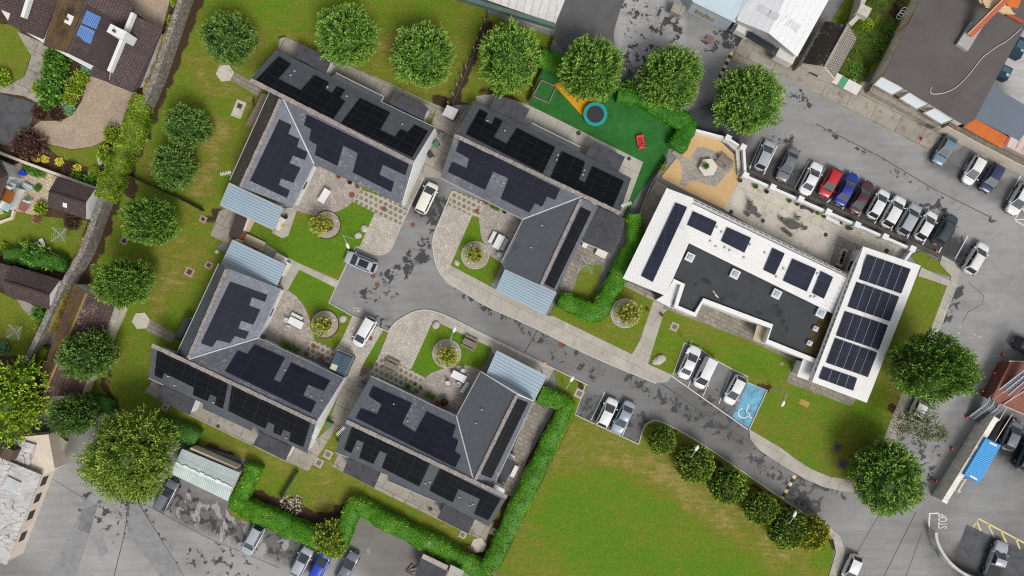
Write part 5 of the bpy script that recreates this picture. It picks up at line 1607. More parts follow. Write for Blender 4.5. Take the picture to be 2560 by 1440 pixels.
def crown(name, mat, seed, Rh, Rv, zc, shoots, slen, leafL, leafW, per=9, lobes=0.12, core=0.7, zmin=-0.7, lobs=None, up=0.35, scatter=0.5, lf=2.4):
    rng = np.random.default_rng(seed)
    d = norm(rng.normal(size=(shoots * 2, 3)))
    d = d[d[:, 2] > zmin][:shoots]
    n = len(d)
    rad = np.array([1 + lobes * 2 * mnoise.noise(Vector(x) * lf + Vector((seed * 3.1, 0, 0))) for x in d])
    depth = rng.random(n) ** 1.6 * 0.26
    axes = np.array([Rh, Rh, Rv])
    if lobs:
        # several overlapping masses
        ctr = np.array([l[:3] for l in lobs])
        rr = np.array([l[3] for l in lobs])
        pick = rng.choice(len(lobs), n, p=rr ** 2 / (rr ** 2).sum())
        P0 = ctr[pick] + d * (rr[pick] * rad * (1 - depth))[:, None]
        nd = norm(d + norm(P0 - np.array([0, 0, zc])) * 0.5)
    else:
        P0 = d * axes * (rad * (1 - depth))[:, None] + np.array([0, 0, zc])
        nd = norm(d / axes)
    sd = norm(nd * 0.8 + np.array([0, 0, up]) + rng.normal(size=(n, 3)) * scatter * 0.6)
    sl = slen * (0.65 + 0.7 * rng.random(n))
    st = 0.2 + rng.random(n) * 0.3
    P, D, T = [], [], []
    for k in range(per):
        t = (k + 0.4) / per
        p = P0 + sd * (sl * (t - 0.55))[:, None]
        q = norm(sd * (0.45 + 0.6 * t) + norm(rng.normal(size=(n, 3))) * 0.75)
        P.append(p)
        D.append(q)
        T.append(st + 0.46 * t - depth * 1.9 + rng.random(n) * 0.26)  # deeper leaves darker, tips lighter: crown shade put into the tint
    P, D, T = np.concatenate(P), np.concatenate(D), np.concatenate(T)
    N = len(P)
    V, Q = leaves(P, D, leafL * (0.7 + .6 * rng.random(N)), leafW * (.7 + .6 * rng.random(N)), rng)
    if core:  # core tinted dark as painted shadow inside the crown
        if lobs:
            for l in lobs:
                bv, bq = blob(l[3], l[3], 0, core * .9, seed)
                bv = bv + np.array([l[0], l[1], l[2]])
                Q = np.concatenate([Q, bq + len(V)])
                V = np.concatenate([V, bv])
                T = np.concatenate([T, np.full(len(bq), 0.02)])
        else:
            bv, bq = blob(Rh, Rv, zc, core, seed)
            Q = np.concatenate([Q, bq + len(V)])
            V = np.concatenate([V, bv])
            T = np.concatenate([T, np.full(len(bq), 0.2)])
    return mesh_quads(name, V, Q, np.clip(T, 0, 1), mat)


BARK = plain('bark', S(92, 80, 66), 0.9, 0.2, 3, 0.3, obj=True)
LF_DEEP = leaf_mat('foliage_deep', S(22, 42, 10), S(66, 98, 32), S(116, 146, 58), 1.95)
LF_DARK = leaf_mat('foliage_dark', S(18, 34, 10), S(58, 86, 32), S(104, 130, 58), 1.95)
LF_BUSH = leaf_mat('foliage_bush', S(18, 28, 8), S(54, 76, 22), S(116, 136, 44), 2.4)
LF_GOLD = leaf_mat('foliage_gold', S(70, 80, 18), S(128, 136, 38), S(184, 186, 84), 1.5)
LF_LIME = leaf_mat('foliage_lime', S(52, 80, 12), S(112, 142, 24), S(168, 186, 62), 1.45)
LF_LIGHT = leaf_mat('foliage_light', S(48, 70, 16), S(90, 116, 34), S(136, 154, 62))
LF_HEDGE = leaf_mat('foliage_hedge', S(36, 78, 8), S(80, 136, 18), S(148, 186, 70), 1.4)
LF_CONIF = leaf_mat('foliage_conifer', S(58, 82, 16), S(108, 132, 32), S(158, 170, 64), 1.45)
LF_OLIVE = leaf_mat('foliage_olive', S(46, 56, 22), S(84, 94, 44), S(126, 132, 74), 1.5)
LF_PURPLE = leaf_mat('foliage_purple', S(40, 26, 22), S(72, 50, 42), S(104, 76, 60), 1.4)
LF_YELLOW = leaf_mat('foliage_yellow', S(150, 130, 16), S(206, 196, 50), S(236, 230, 120))
LF_GREEN = leaf_mat('foliage_green', S(26, 58, 16), S(62, 104, 30), S(116, 150, 62))
LF_TEAL = leaf_mat('foliage_teal', S(48, 92, 62), S(84, 132, 94), S(128, 166, 126))
LF_MIX = leaf_mat('foliage_flowering', S(52, 62, 30), S(120, 96, 70), S(196, 130, 110))


def trunk_mesh(h, r, limbs, seed, spread):
    rg = random.Random(seed)
    mb = MB()
    top = Vector((rg.uniform(-.15, .15), rg.uniform(-.15, .15), h))
    mb.tube([(0, 0, 0), (0, 0, h * .15), Vector((top.x * .5, top.y * .5, h * .55)), top], r * 1.25, 8, r2=r * .55)
    for i in range(limbs):
        a = 2 * math.pi * i / limbs + rg.uniform(-.4, .4)
        z0 = h * rg.uniform(.42, .85)
        l = spread * rg.uniform(.6, .9)
        p0 = Vector((0, 0, z0))
        p1 = p0 + Vector((math.cos(a) * l * .45, math.sin(a) * l * .45, l * .35))
        p2 = p0 + Vector((math.cos(a) * l, math.sin(a) * l, l * .55 + .2))
        mb.tube([p0, p1, p2], r * .45, 6, r2=r * .12)
    return mb


PROTO = {}


def proto(key, mat, seed, Rh, Rv, base, shoots, slen, leafL, leafW, limbs=6, **kw):
    """one tree kept as mesh data: crown + trunk"""
    zc = base + Rv * 0.88
    cm = crown('crown', mat, seed, Rh, Rv, zc, shoots, slen, leafL, leafW, **kw)
    tb = trunk_mesh(zc, max(.09, Rh * .06), limbs, seed, Rh * .7)
    o = tb.build('trunk', BARK)
    tm = o.data
    bpy.data.objects.remove(o)
    PROTO[key] = (cm, tm, Rh, Rv, zc)


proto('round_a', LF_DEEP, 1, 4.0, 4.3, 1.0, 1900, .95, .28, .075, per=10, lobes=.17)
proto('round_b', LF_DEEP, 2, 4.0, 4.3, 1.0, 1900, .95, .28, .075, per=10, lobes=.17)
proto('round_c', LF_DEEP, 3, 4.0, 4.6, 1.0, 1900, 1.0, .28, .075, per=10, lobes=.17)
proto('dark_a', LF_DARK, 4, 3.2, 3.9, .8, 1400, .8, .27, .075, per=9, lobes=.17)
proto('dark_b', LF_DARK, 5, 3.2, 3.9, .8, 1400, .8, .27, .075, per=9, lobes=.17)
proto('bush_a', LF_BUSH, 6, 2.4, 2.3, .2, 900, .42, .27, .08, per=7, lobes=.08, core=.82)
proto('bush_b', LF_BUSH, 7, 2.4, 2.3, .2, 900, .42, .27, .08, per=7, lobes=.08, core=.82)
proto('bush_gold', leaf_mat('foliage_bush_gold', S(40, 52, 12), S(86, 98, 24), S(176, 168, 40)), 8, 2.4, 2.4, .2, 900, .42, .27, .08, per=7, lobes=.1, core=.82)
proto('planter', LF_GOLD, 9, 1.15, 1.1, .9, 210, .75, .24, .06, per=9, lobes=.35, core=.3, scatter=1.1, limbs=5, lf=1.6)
proto('planter_b', LF_GOLD, 10, 1.1, 1.0, .9, 170, .75, .24, .06, per=9, lobes=.4, core=.25, scatter=1.2, limbs=5, lf=1.6)


def put_tree(name, label, group, key, px, py, rpx, elong=1.0, cat='tree', zoff=0.09, rz=None):
    """px, py = where the middle of the crown reads, rpx = its narrow half width, elong = radial stretch seen from above"""
    cm, tm, Rh, Rv, zc = PROTO[key]
    hz = 5.0 if Rh > 3 else 2.4
    R_ = rpx * (H - hz) / F * (.94 if Rh > 3 else .9)
    s = R_ / Rh
    tan = math.hypot(px - CX, py - CY) / F
    k = 1.0
    if elong > 1.02:
        k = max(.8, min(1.5, math.sqrt(max(0, elong ** 2 - 1)) / tan * Rh / Rv))
    zm = zc * s * k
    p = W(px, py, zm)
    root = thing(name, label, cat, (p.x, p.y, zoff), group, rz=RND.uniform(0, 6.28) if rz is None else rz)
    w_ = RND.uniform(.95, 1.06)
    root.scale = (s * w_, s / w_, s * k)
    for nm, me in (('trunk', tm), ('crown', cm)):
        o = bpy.data.objects.new(nm, me)
        COL.objects.link(o)
        o.parent = root
    return root


G1 = 'round clipped lime trees of the estate'
for lab, key, x, y, r, e in (
        ('round tree in the top left lawn above the hexagon slab', 'dark_a', 574, 97, 63, 1.1), ('large round tree overlapping the back yard of the northern bungalow', 'round_a', 868, 92, 75, 1.05),
        ('round tree standing in the open lawn left of the post fence', 'round_b', 1061, 138, 76, 1.04), ('round tree between post fence and hedge under the pale hall', 'round_c', 1272, 147, 78, 1.03),
        ('round tree over the orange safety strip of the playground', 'round_a', 1477, 174, 77, 1.06), ('round tree behind the playground hedge by the tarmac', 'round_b', 1678, 194, 76, 1.06),
        ('round roadside tree standing on dark chippings', 'round_c', 1870, 252, 82, 1.08), ('darker oval tree, upper of the close pair on the left lawn', 'dark_b', 467, 316, 54, 1.08),
        ('darker oval tree, lower of the close pair on the left lawn', 'dark_a', 437, 417, 54, 1.1), ('wide oval tree in the middle of the left lawn below the mesh fence', 'round_a', 378, 556, 57, 1.36),
        ('wide oval tree beside the top gable of the mossy outbuilding', 'round_b', 313, 706, 58, 1.4), ('dark oval tree leaning over the mossy outbuilding', 'dark_b', 223, 888, 62, 1.26),
        ('low round tree at the lower end of the mossy outbuilding', 'dark_a', 188, 1036, 48, 1.45), ('largest oval tree reaching over the right hand road by the white centre', 'round_c', 2322, 918, 82, 1.4),
        ('oval tree on the grass corner where the access road meets the exit road', 'round_a', 2215, 1194, 86, 1.13)):
    put_tree('round_tree', lab, G1, key, x, y, r, e)
G2 = 'low round bushes along the field kerb'
for lab, key, x, y, r in (('smallest round bush nearest the lower car bays', 'bush_a', 1653, 1102, 37), ('round bush with a lamp head above it, second along the field kerb', 'bush_b', 1735, 1160, 49), ('third round bush along the field kerb', 'bush_a', 1818, 1213, 48),
                          ('fourth round bush along the field kerb', 'bush_b', 1900, 1270, 43), ('dark bush merged with the golden one at the end of the row', 'bush_a', 1965, 1320, 52), ('golden tinged bush at the end of the field kerb', 'bush_gold', 2022, 1330, 47)):
    put_tree('round_bush', lab, G2, key, x, y, r, 1.0, 'bush')
G3 = 'golden shrubs in paved rings'
for lab, key, x, y, r in (('golden shrub leaning left in the ring by the upper courtyard lamp', 'planter', 803, 560, 24), ('thin golden shrub in the ring near the white table with round chairs', 'planter_b', 803, 812, 23), ('golden shrub filling the ring on the lower courtyard lawn', 'planter', 1117, 891, 23),
                          ('golden shrub in the ring on the triangular lawn', 'planter_b', 1188, 636, 20), ('golden shrub in the ring by the white centre footpath', 'planter', 1570, 782, 27)):
    put_tree('golden_shrub', lab, G3, key, x, y, r, 1.0, 'shrub', 0.12)


def rings():
    base = None
    for lab, x, y, r in (('paved planter ring by the upper courtyard lamp', 817, 562, 35), ('paved planter ring beside the grey boulder and driveway', 812, 810, 35), ('paved planter ring on the lower courtyard lawn', 1117, 884, 35), ('paved planter ring on the triangular lawn', 1188, 638, 34), ('paved planter ring beside the white centre footpath', 1563, 783, 36)):
        p = W(x, y, .1)
        root = thing('planter_ring', lab, 'planter ring', (p.x, p.y, 0), 'paved planter rings')
        R_ = r * H / F
        m = MB()
        m.ring((p.x, p.y, 0), R_ * .50, R_ * .97, .02, .17)
        m.build('paved_ring', RINGP, root)
        m = MB()
        m.ring((p.x, p.y, 0), R_ * .972, R_ * 1.03, .02, .2)
        m.build('edging', SOIL if x < 820 else KERB, root)
        m = MB()
        m.lathe((p.x, p.y, 0), [(R_ * .495, .02), (R_ * .495, .15)], 24)
        m.build('soil', SOIL, root)
        for a in (0.4, 2.2, 4.0):
            m = MB()
            m.lathe((p.x + math.cos(a) * R_ * .75, p.y + math.sin(a) * R_ * .75, .17), [(.11, 0), (.11, .03), (.07, .06)], 10)
            m.build('ground_light', PVC, root)


rings()


# ------------------------------------------------------------------ big free-form trees
def freeform(name, label, mat, px, py, lobs, shoots, slen, leafL, leafW, zc, seed, trunk_h=4.0, tr=.28, core=.75, cat='tree', **kw):
    p = W(px, py, zc)
    root = thing(name, label, cat, (p.x, p.y, 0.0))
    cm = crown('crown', mat, seed, 1, 1, zc, shoots, slen, leafL, leafW, lobs=lobs, core=core, zmin=-.6, **kw)
    o = bpy.data.objects.new('crown', cm)
    COL.objects.link(o)
    o.parent = root
    tb = trunk_mesh(trunk_h, tr, 8, seed, 3.2)
    t = tb.build('trunk', BARK)
    t.parent = root
    return root


rr = random.Random(5)
L14 = [(0, 0, 6.2, 3.6), (2.7, -.5, 5.2, 2.4), (-3.6, -.8, 5.0, 2.6), (1.2, -3.3, 5.0, 2.3), (-1.9, -3.5, 4.8, 2.5), (1.2, 3.0, 5.6, 2.5), (-1.8, 2.9, 5.2, 2.3), (3.9, 2.0, 4.6, 1.5), (-4.9, -2.6, 4.2, 1.8), (0.2, -5.0, 4.2, 1.6)]
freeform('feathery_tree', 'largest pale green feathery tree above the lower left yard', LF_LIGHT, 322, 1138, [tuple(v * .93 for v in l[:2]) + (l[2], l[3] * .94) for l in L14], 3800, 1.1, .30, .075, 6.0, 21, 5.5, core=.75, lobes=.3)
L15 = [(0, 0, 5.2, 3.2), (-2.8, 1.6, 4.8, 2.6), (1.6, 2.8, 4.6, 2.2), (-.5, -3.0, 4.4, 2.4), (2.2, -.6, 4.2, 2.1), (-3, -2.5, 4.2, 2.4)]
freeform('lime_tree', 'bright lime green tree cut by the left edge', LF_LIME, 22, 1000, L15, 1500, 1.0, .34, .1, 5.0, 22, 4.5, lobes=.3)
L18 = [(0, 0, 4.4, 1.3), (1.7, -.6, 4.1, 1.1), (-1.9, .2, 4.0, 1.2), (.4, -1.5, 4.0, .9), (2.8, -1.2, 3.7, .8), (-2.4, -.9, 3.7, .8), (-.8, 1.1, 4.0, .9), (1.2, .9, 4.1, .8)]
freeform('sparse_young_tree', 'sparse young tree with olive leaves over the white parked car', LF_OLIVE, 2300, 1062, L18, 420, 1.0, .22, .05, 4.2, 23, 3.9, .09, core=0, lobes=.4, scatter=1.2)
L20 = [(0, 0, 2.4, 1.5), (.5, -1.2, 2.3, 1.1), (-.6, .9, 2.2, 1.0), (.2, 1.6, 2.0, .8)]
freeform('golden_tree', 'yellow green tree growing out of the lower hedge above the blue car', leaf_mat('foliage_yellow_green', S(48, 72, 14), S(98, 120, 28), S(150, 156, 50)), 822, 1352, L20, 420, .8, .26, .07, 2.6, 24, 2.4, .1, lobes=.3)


# ------------------------------------------------------------------ hedges
def hedge(label, path, wpx, h, mat=LF_HEDGE, seed=1, name='hedge', dens=46, leafL=.2, leafW=.055, lump=.3, base=0.05):
    rng = np.random.default_rng(seed)
    pts = [W(x, y, h) for x, y in path]
    w = wpx * (H - h) / F
    # resample
    P = [pts[0]]
    for a, b in zip(pts[:-1], pts[1:]):
        k = max(1, int((b - a).length / .6))
        P += [a.lerp(b, (i + 1) / k) for i in range(k)]
    sec = [(-.5, 0), (-.53, .45), (-.5, .86), (-.36, 1.0), (0, 1.03), (.36, 1.0), (.5, .86), (.53, .45), (.5, 0)]
    V, Q = [], []
    n = len(sec)
    for i, p in enumerate(P):
        d = P[min(i + 1, len(P) - 1)] - P[max(i - 1, 0)]
        s = Vector((-d.y, d.x, 0)).normalized()
        endk = .93 if i in (0, len(P) - 1) else 1
        for k, (u, v) in enumerate(sec):
            wk = 1 + .22 * mnoise.noise(Vector((p.x, p.y, seed * 3.0)) * .3)
            hk = 1 + .12 * mnoise.noise(Vector((p.x, p.y, seed * 5.0)) * .5)
            q = Vector((p.x, p.y, 0)) + s * (u * w * endk * wk) + Vector((0, 0, base + v * h * hk))
            nz = mnoise.noise(q * .9 + Vector((seed * 7.0, 0, 0)))
            V.append(q + (s * u * 2 + Vector((0, 0, v))) * nz * lump)
    for i in range(len(P) - 1):
        for k in range(n - 1):
            Q.append((i * n + k, i * n + k + 1, (i + 1) * n + k + 1, (i + 1) * n + k))
    # end faces
    for base_i in (0, (len(P) - 1) * n):
        for k in range(n // 2):
            a, b, c, d = base_i + k, base_i + k + 1, base_i + n - 2 - k, base_i + n - 1 - k
            if b < c:
                Q.append((a, b, c, d))
    V = np.array([tuple(v) for v in V])
    Q = np.array(Q)
    A, B, C, D = (V[Q[:, k]] for k in range(4))
    area = np.linalg.norm(np.cross(C - A, D - B), axis=1) / 2
    nrm = norm(np.cross(C - A, D - B))
    mid = (A + B + C + D) / 4
    cnt = rng.poisson(area * dens)
    idx = np.repeat(np.arange(len(Q)), cnt)
    u, v = rng.random(len(idx))[:, None], rng.random(len(idx))[:, None]
    pp = (A[idx] * (1 - u) + B[idx] * u) * (1 - v) + (D[idx] * (1 - u) + C[idx] * u) * v
    nn = nrm[idx]
    # outward: away from the core line
    ctr = V.mean(0)
    flip = np.sign((nn * np.array([0, 0, 1])).sum(1) + 1e-3)
    nn = nn * flip[:, None]
    dd = norm(nn * .55 + norm(rng.normal(size=nn.shape)) * .9 + np.array([0, 0, .35]))
    clump = np.array([mnoise.noise(Vector(p) * 1.3) for p in pp])
    clump2 = np.array([mnoise.noise(Vector(p) * .35 + Vector((9, 0, 0))) for p in pp])
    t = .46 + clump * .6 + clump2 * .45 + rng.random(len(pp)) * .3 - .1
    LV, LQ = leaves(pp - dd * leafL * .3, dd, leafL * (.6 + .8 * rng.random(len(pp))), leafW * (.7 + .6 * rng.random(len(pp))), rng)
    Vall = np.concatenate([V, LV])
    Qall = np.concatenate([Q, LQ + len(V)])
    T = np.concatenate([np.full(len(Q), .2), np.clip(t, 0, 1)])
    me = mesh_quads(name, Vall, Qall, T, mat)
    o = bpy.data.objects.new(name, me)
    COL.objects.link(o)
    return tag(o, label, 'hedge')


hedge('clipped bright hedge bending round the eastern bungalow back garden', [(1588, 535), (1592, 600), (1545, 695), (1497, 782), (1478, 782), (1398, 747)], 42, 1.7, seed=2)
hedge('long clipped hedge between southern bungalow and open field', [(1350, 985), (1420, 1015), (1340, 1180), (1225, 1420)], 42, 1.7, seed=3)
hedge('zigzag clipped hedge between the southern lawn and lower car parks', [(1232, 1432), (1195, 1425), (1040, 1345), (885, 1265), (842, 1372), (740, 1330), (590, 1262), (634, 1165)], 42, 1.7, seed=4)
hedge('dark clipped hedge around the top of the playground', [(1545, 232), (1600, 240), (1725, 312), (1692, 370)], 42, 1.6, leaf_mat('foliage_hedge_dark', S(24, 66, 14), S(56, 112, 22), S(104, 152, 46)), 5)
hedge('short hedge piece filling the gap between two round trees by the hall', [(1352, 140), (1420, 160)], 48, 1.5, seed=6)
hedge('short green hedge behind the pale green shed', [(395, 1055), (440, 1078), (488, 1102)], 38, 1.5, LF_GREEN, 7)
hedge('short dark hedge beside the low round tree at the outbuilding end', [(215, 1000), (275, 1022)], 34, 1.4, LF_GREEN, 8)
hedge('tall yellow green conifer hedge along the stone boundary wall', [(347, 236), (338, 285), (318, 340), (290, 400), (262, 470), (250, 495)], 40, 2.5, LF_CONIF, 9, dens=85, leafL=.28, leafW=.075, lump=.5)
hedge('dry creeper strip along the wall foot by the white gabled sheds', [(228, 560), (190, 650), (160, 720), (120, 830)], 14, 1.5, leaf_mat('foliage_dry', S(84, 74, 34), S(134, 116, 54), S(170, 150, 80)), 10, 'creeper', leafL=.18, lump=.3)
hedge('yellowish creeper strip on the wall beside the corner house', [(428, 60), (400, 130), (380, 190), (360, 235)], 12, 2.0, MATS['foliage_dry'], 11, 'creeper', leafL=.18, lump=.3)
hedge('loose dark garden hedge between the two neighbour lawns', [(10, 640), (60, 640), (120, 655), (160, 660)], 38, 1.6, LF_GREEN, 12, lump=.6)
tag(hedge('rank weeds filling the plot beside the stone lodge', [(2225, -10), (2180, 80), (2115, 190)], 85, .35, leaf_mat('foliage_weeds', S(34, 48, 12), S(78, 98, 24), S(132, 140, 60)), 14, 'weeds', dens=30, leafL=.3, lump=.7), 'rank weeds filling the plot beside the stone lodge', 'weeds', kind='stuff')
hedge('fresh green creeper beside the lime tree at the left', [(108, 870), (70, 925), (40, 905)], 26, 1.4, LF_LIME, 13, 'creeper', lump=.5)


# ------------------------------------------------------------------ small shrubs
SHRUB = {}
for key, mat, sd, n_, sl, lf_, co in (('green', LF_GREEN, 31, 170, .5, .26, .75), ('lime', LF_LIME, 32, 170, .5, .26, .7), ('yellow', LF_YELLOW, 33, 120, .5, .3, .6), ('purple', LF_PURPLE, 34, 150, .5, .24, .75), ('teal', LF_TEAL, 35, 150, .5, .22, .75), ('gold', LF_CONIF, 36, 170, .5, .26, .7), ('mix', LF_MIX, 37, 150, .5, .22, .6)):
    SHRUB[key] = crown('foliage', mat, sd, 1.0, .8, .62, n_, sl, lf_, .075, per=7, lobes=.2, core=co, zmin=-.3)


def shrub(label, key, x, y, r, h=1.0, name='shrub', group=None, sx=1.0, z=.05):
    p = W(x, y, h * r * H / F * .7)
    root = thing(name, label, 'shrub', (p.x, p.y, z), group, rz=RND.uniform(0, 6.28) if sx == 1 else -0.46)
    s = r * H / F * .86
    root.scale = (s * sx, s, s * h)
    o = bpy.data.objects.new('foliage', SHRUB[key])
    COL.objects.link(o)
    o.parent = root
    return root


for lab, key, x, y, r, h, sx in (
        ('tall green shrub under the eaves of the brown roofed house', 'green', 143, 148, 30, 1.3, 1), ('wide green shrub in the middle of the front bed by the winding path', 'green', 138, 184, 30, 1.2, 1), ('big green shrub lower in the bed between path and gravel', 'green', 128, 226, 32, 1.2, 1),
        ('bright lime shrub on the path side of the big green shrub', 'lime', 100, 222, 17, 1.3, 1), ('small lime shrub at the eaves by the gravel drive', 'lime', 122, 160, 13, 1.2, 1), ('pale yellow green shrub at the house corner on the gravel', 'lime', 203, 195, 19, 1, 1), ('mixed olive shrub along the gravel edge', 'gold', 186, 219, 22, 1, 1),
        ('golden shrub along the inner gravel edge', 'gold', 175, 247, 17, 1, 1), ('low teal mat shrub spilling on the gravel', 'teal', 170, 271, 17, .7, 1), ('round dark purple shrub at the tip of the bed', 'purple', 143, 283, 19, .9, 1), ('dark red shrub beside the dark drive', 'purple', 100, 281, 20, .9, 1), ('green shrub between the two purple shrubs', 'green', 116, 262, 17, 1.1, 1),
        ('teal shrub by the small front roof', 'teal', 216, 174, 13, 1, 1), ('large bronze shrub near the garden wall', 'purple', 72, 362, 36, .8, 1.1), ('first yellow flower clump in the border from the left', 'yellow', 91, 395, 10, 1, 1), ('second yellow flower clump in the border, close to the first', 'yellow', 112, 397, 9, 1, 1), ('third yellow flower clump alone in the border', 'yellow', 149, 405, 9.5, 1, 1), ('fourth yellow flower clump nearest the conifer hedge', 'yellow', 193, 422, 10, 1, 1),
        ('olive shrub where the gravel drive meets the conifer hedge', 'gold', 281, 336, 21, 1.2, 1), ('bright green shrub below the gravel drive by the conifer hedge', 'lime', 264, 384, 22, 1, 1), ('yellow green shrub at the foot of the conifer hedge', 'gold', 236, 432, 14, 1, 1), ('green shrub against the border wall near the brown shed', 'green', 193, 443, 15, 1, 1), ('green shrub between border wall and conifer hedge', 'green', 227, 450, 16, 1, 1), ('dark red low shrub in the border', 'purple', 177, 420, 17, .6, 1),
        ('spiky green palm like shrub at the left edge lawn', 'lime', 4, 196, 22, 1, 1), ('olive shrub growing on top of the stone wall', 'gold', 437, 53, 17, 1.3, 1), ('small olive shrub further along the stone wall', 'lime', 428, 95, 11, 1.3, 1), ('lime shrub overhanging the stone wall at the top', 'lime', 440, 3, 14, 1.3, 1),
        ('flower covered shrub beside the patio steps', 'lime', 103, 522, 16, 1.2, 1), ('white flowering low plant at the lawn edge', 'mix', 92, 550, 11, .8, 1), ('dark purple shrub at the front of the brown shed', 'purple', 180, 556, 19, .8, 1), ('small green shrub on the sunny patio', 'green', 95, 470, 9, 1, 1), ('low green plants along the patio wall', 'green', 85, 425, 14, .7, 2.2),
        ('tangled dark shrub in front of the lower neighbour shed', 'green', 92, 640, 30, .9, 1.6), ('lime shrub tip at the left edge hedge', 'lime', 10, 615, 10, 1, 1), ('round grey green shrub at the crazy path', 'green', 100, 783, 20, 1, 1), ('yellow green shrub hugging the stone wall foot', 'lime', 103, 823, 13, 1.4, 1), ('palm like shrub at the lower neighbour lawn corner', 'teal', 5, 868, 17, 1, 1), ('dark red shrub at the corner of the lower lawn', 'purple', 85, 868, 11, 1, 1),
        ('loose dark shrub at the hedge end by the playground tree', 'green', 1575, 222, 22, 1.2, 1), ('dense weedy shrub by the stone lodge chimney', 'lime', 2168, 62, 15, .7, 1), ('dense weedy shrub in the middle of the overgrown plot', 'green', 2196, 112, 16, .6, 1), ('dense weedy shrub at the front of the overgrown plot', 'green', 2140, 170, 16, .6, 1), ('dark bramble patch at the top of the overgrown plot', 'purple', 2230, 22, 22, .4, 1.2), ('scruffy shrub along the works wall', 'green', 2220, 80, 13, .7, 1),
        ('small bush by the tan court gate', 'lime', 1655, 420, 9, 1, 1), ('small dark bush at the tan court edge', 'green', 1660, 405, 8, 1, 1), ('low plants in the bed beside the playground fence', 'mix', 1692, 350, 10, .7, 1), ('red tinged shrub in the bare corner by the southern yard', 'mix', 1170, 1378, 13, .7, 1),
        ('dark planting around the bay of the white neighbour house', 'green', 18, 524, 11, 1, 1)):
    shrub(lab, key, x, y, r, h, sx=sx)
# ================================================================== vehicles
def paint(name, col, metal=0.0):
    t = NT(name)
    o = t.n('TexCoord').outputs['Object']
    c = t.scale(col, t.rng(t.noise(o, 1.2, 3), 0.3, 0.7, 0.95, 1.05))
    p = t.n('BsdfPrincipled', {'Roughness': 0.28, 'Metallic': metal, 'Specular IOR Level': 0.5, 'Coat Weight': 0.5, 'Coat Roughness': 0.08})
    t.t.links.new(c, p.inputs['Base Color'])
    t.t.links.new(p.outputs[0], t.out.inputs[0])
    MATS[name] = t.m
    return t.m


CARP = {k: paint('paint_' + k, S(*v)) for k, v in dict(white=(232, 232, 232), silver=(170, 176, 184), silverblue=(150, 164, 178), grey=(112, 116, 124), dark=(62, 68, 76), black=(38, 40, 44), red=(196, 34, 46), blue=(34, 52, 150), brightblue=(24, 66, 190),
                                                  maroon=(78, 44, 54), navy=(48, 58, 100), grey2=(182, 188, 196), steel=(112, 136, 152), cream=(236, 234, 222)).items()}
GLASS = NT('car_glass').done(S(40, 46, 52), 0.06, 0, 0.6)
GLASS_L = NT('car_windscreen').done(S(72, 82, 88), 0.08, 0, 0.6)  # lighter base colour carries the sky reflection on the windscreen
TYRE = plain('tyre_rubber', S(36, 36, 38), 0.9, 0.05, 3, .1, obj=True)
TRIM = plain('black_trim', S(40, 41, 43), 0.6, 0.05, 3, .1, obj=True)
LAMP = NT('headlamp_lens').done(S(150, 156, 160), 0.1, 0, 0.6)
TAIL = NT('tail_lamp').done(S(140, 20, 24), 0.2, 0, 0.5)
PLATE = plain('plain_plate', S(214, 212, 190), 0.5)

KIND = {  # L, W, H, shoulder, cabin base rear/front, roof rear/front (fractions of length from the middle)
    'hatch': (4.1, 1.76, 1.47, .95, -.475, .26, -.36, .06), 'saloon': (4.6, 1.8, 1.45, .94, -.36, .23, -.20, .05), 'suv': (4.45, 1.86, 1.66, 1.06, -.48, .25, -.38, .08),
    'mpv': (4.3, 1.8, 1.66, 1.0, -.485, .31, -.43, .12), 'van': (4.35, 1.82, 1.84, 1.1, -.49, .33, -.46, .17), 'pickup': (5.2, 1.9, 1.78, 1.1, -.12, .22, -.08, .09), 'coupe': (4.35, 1.8, 1.4, .93, -.44, .22, -.2, .03)}


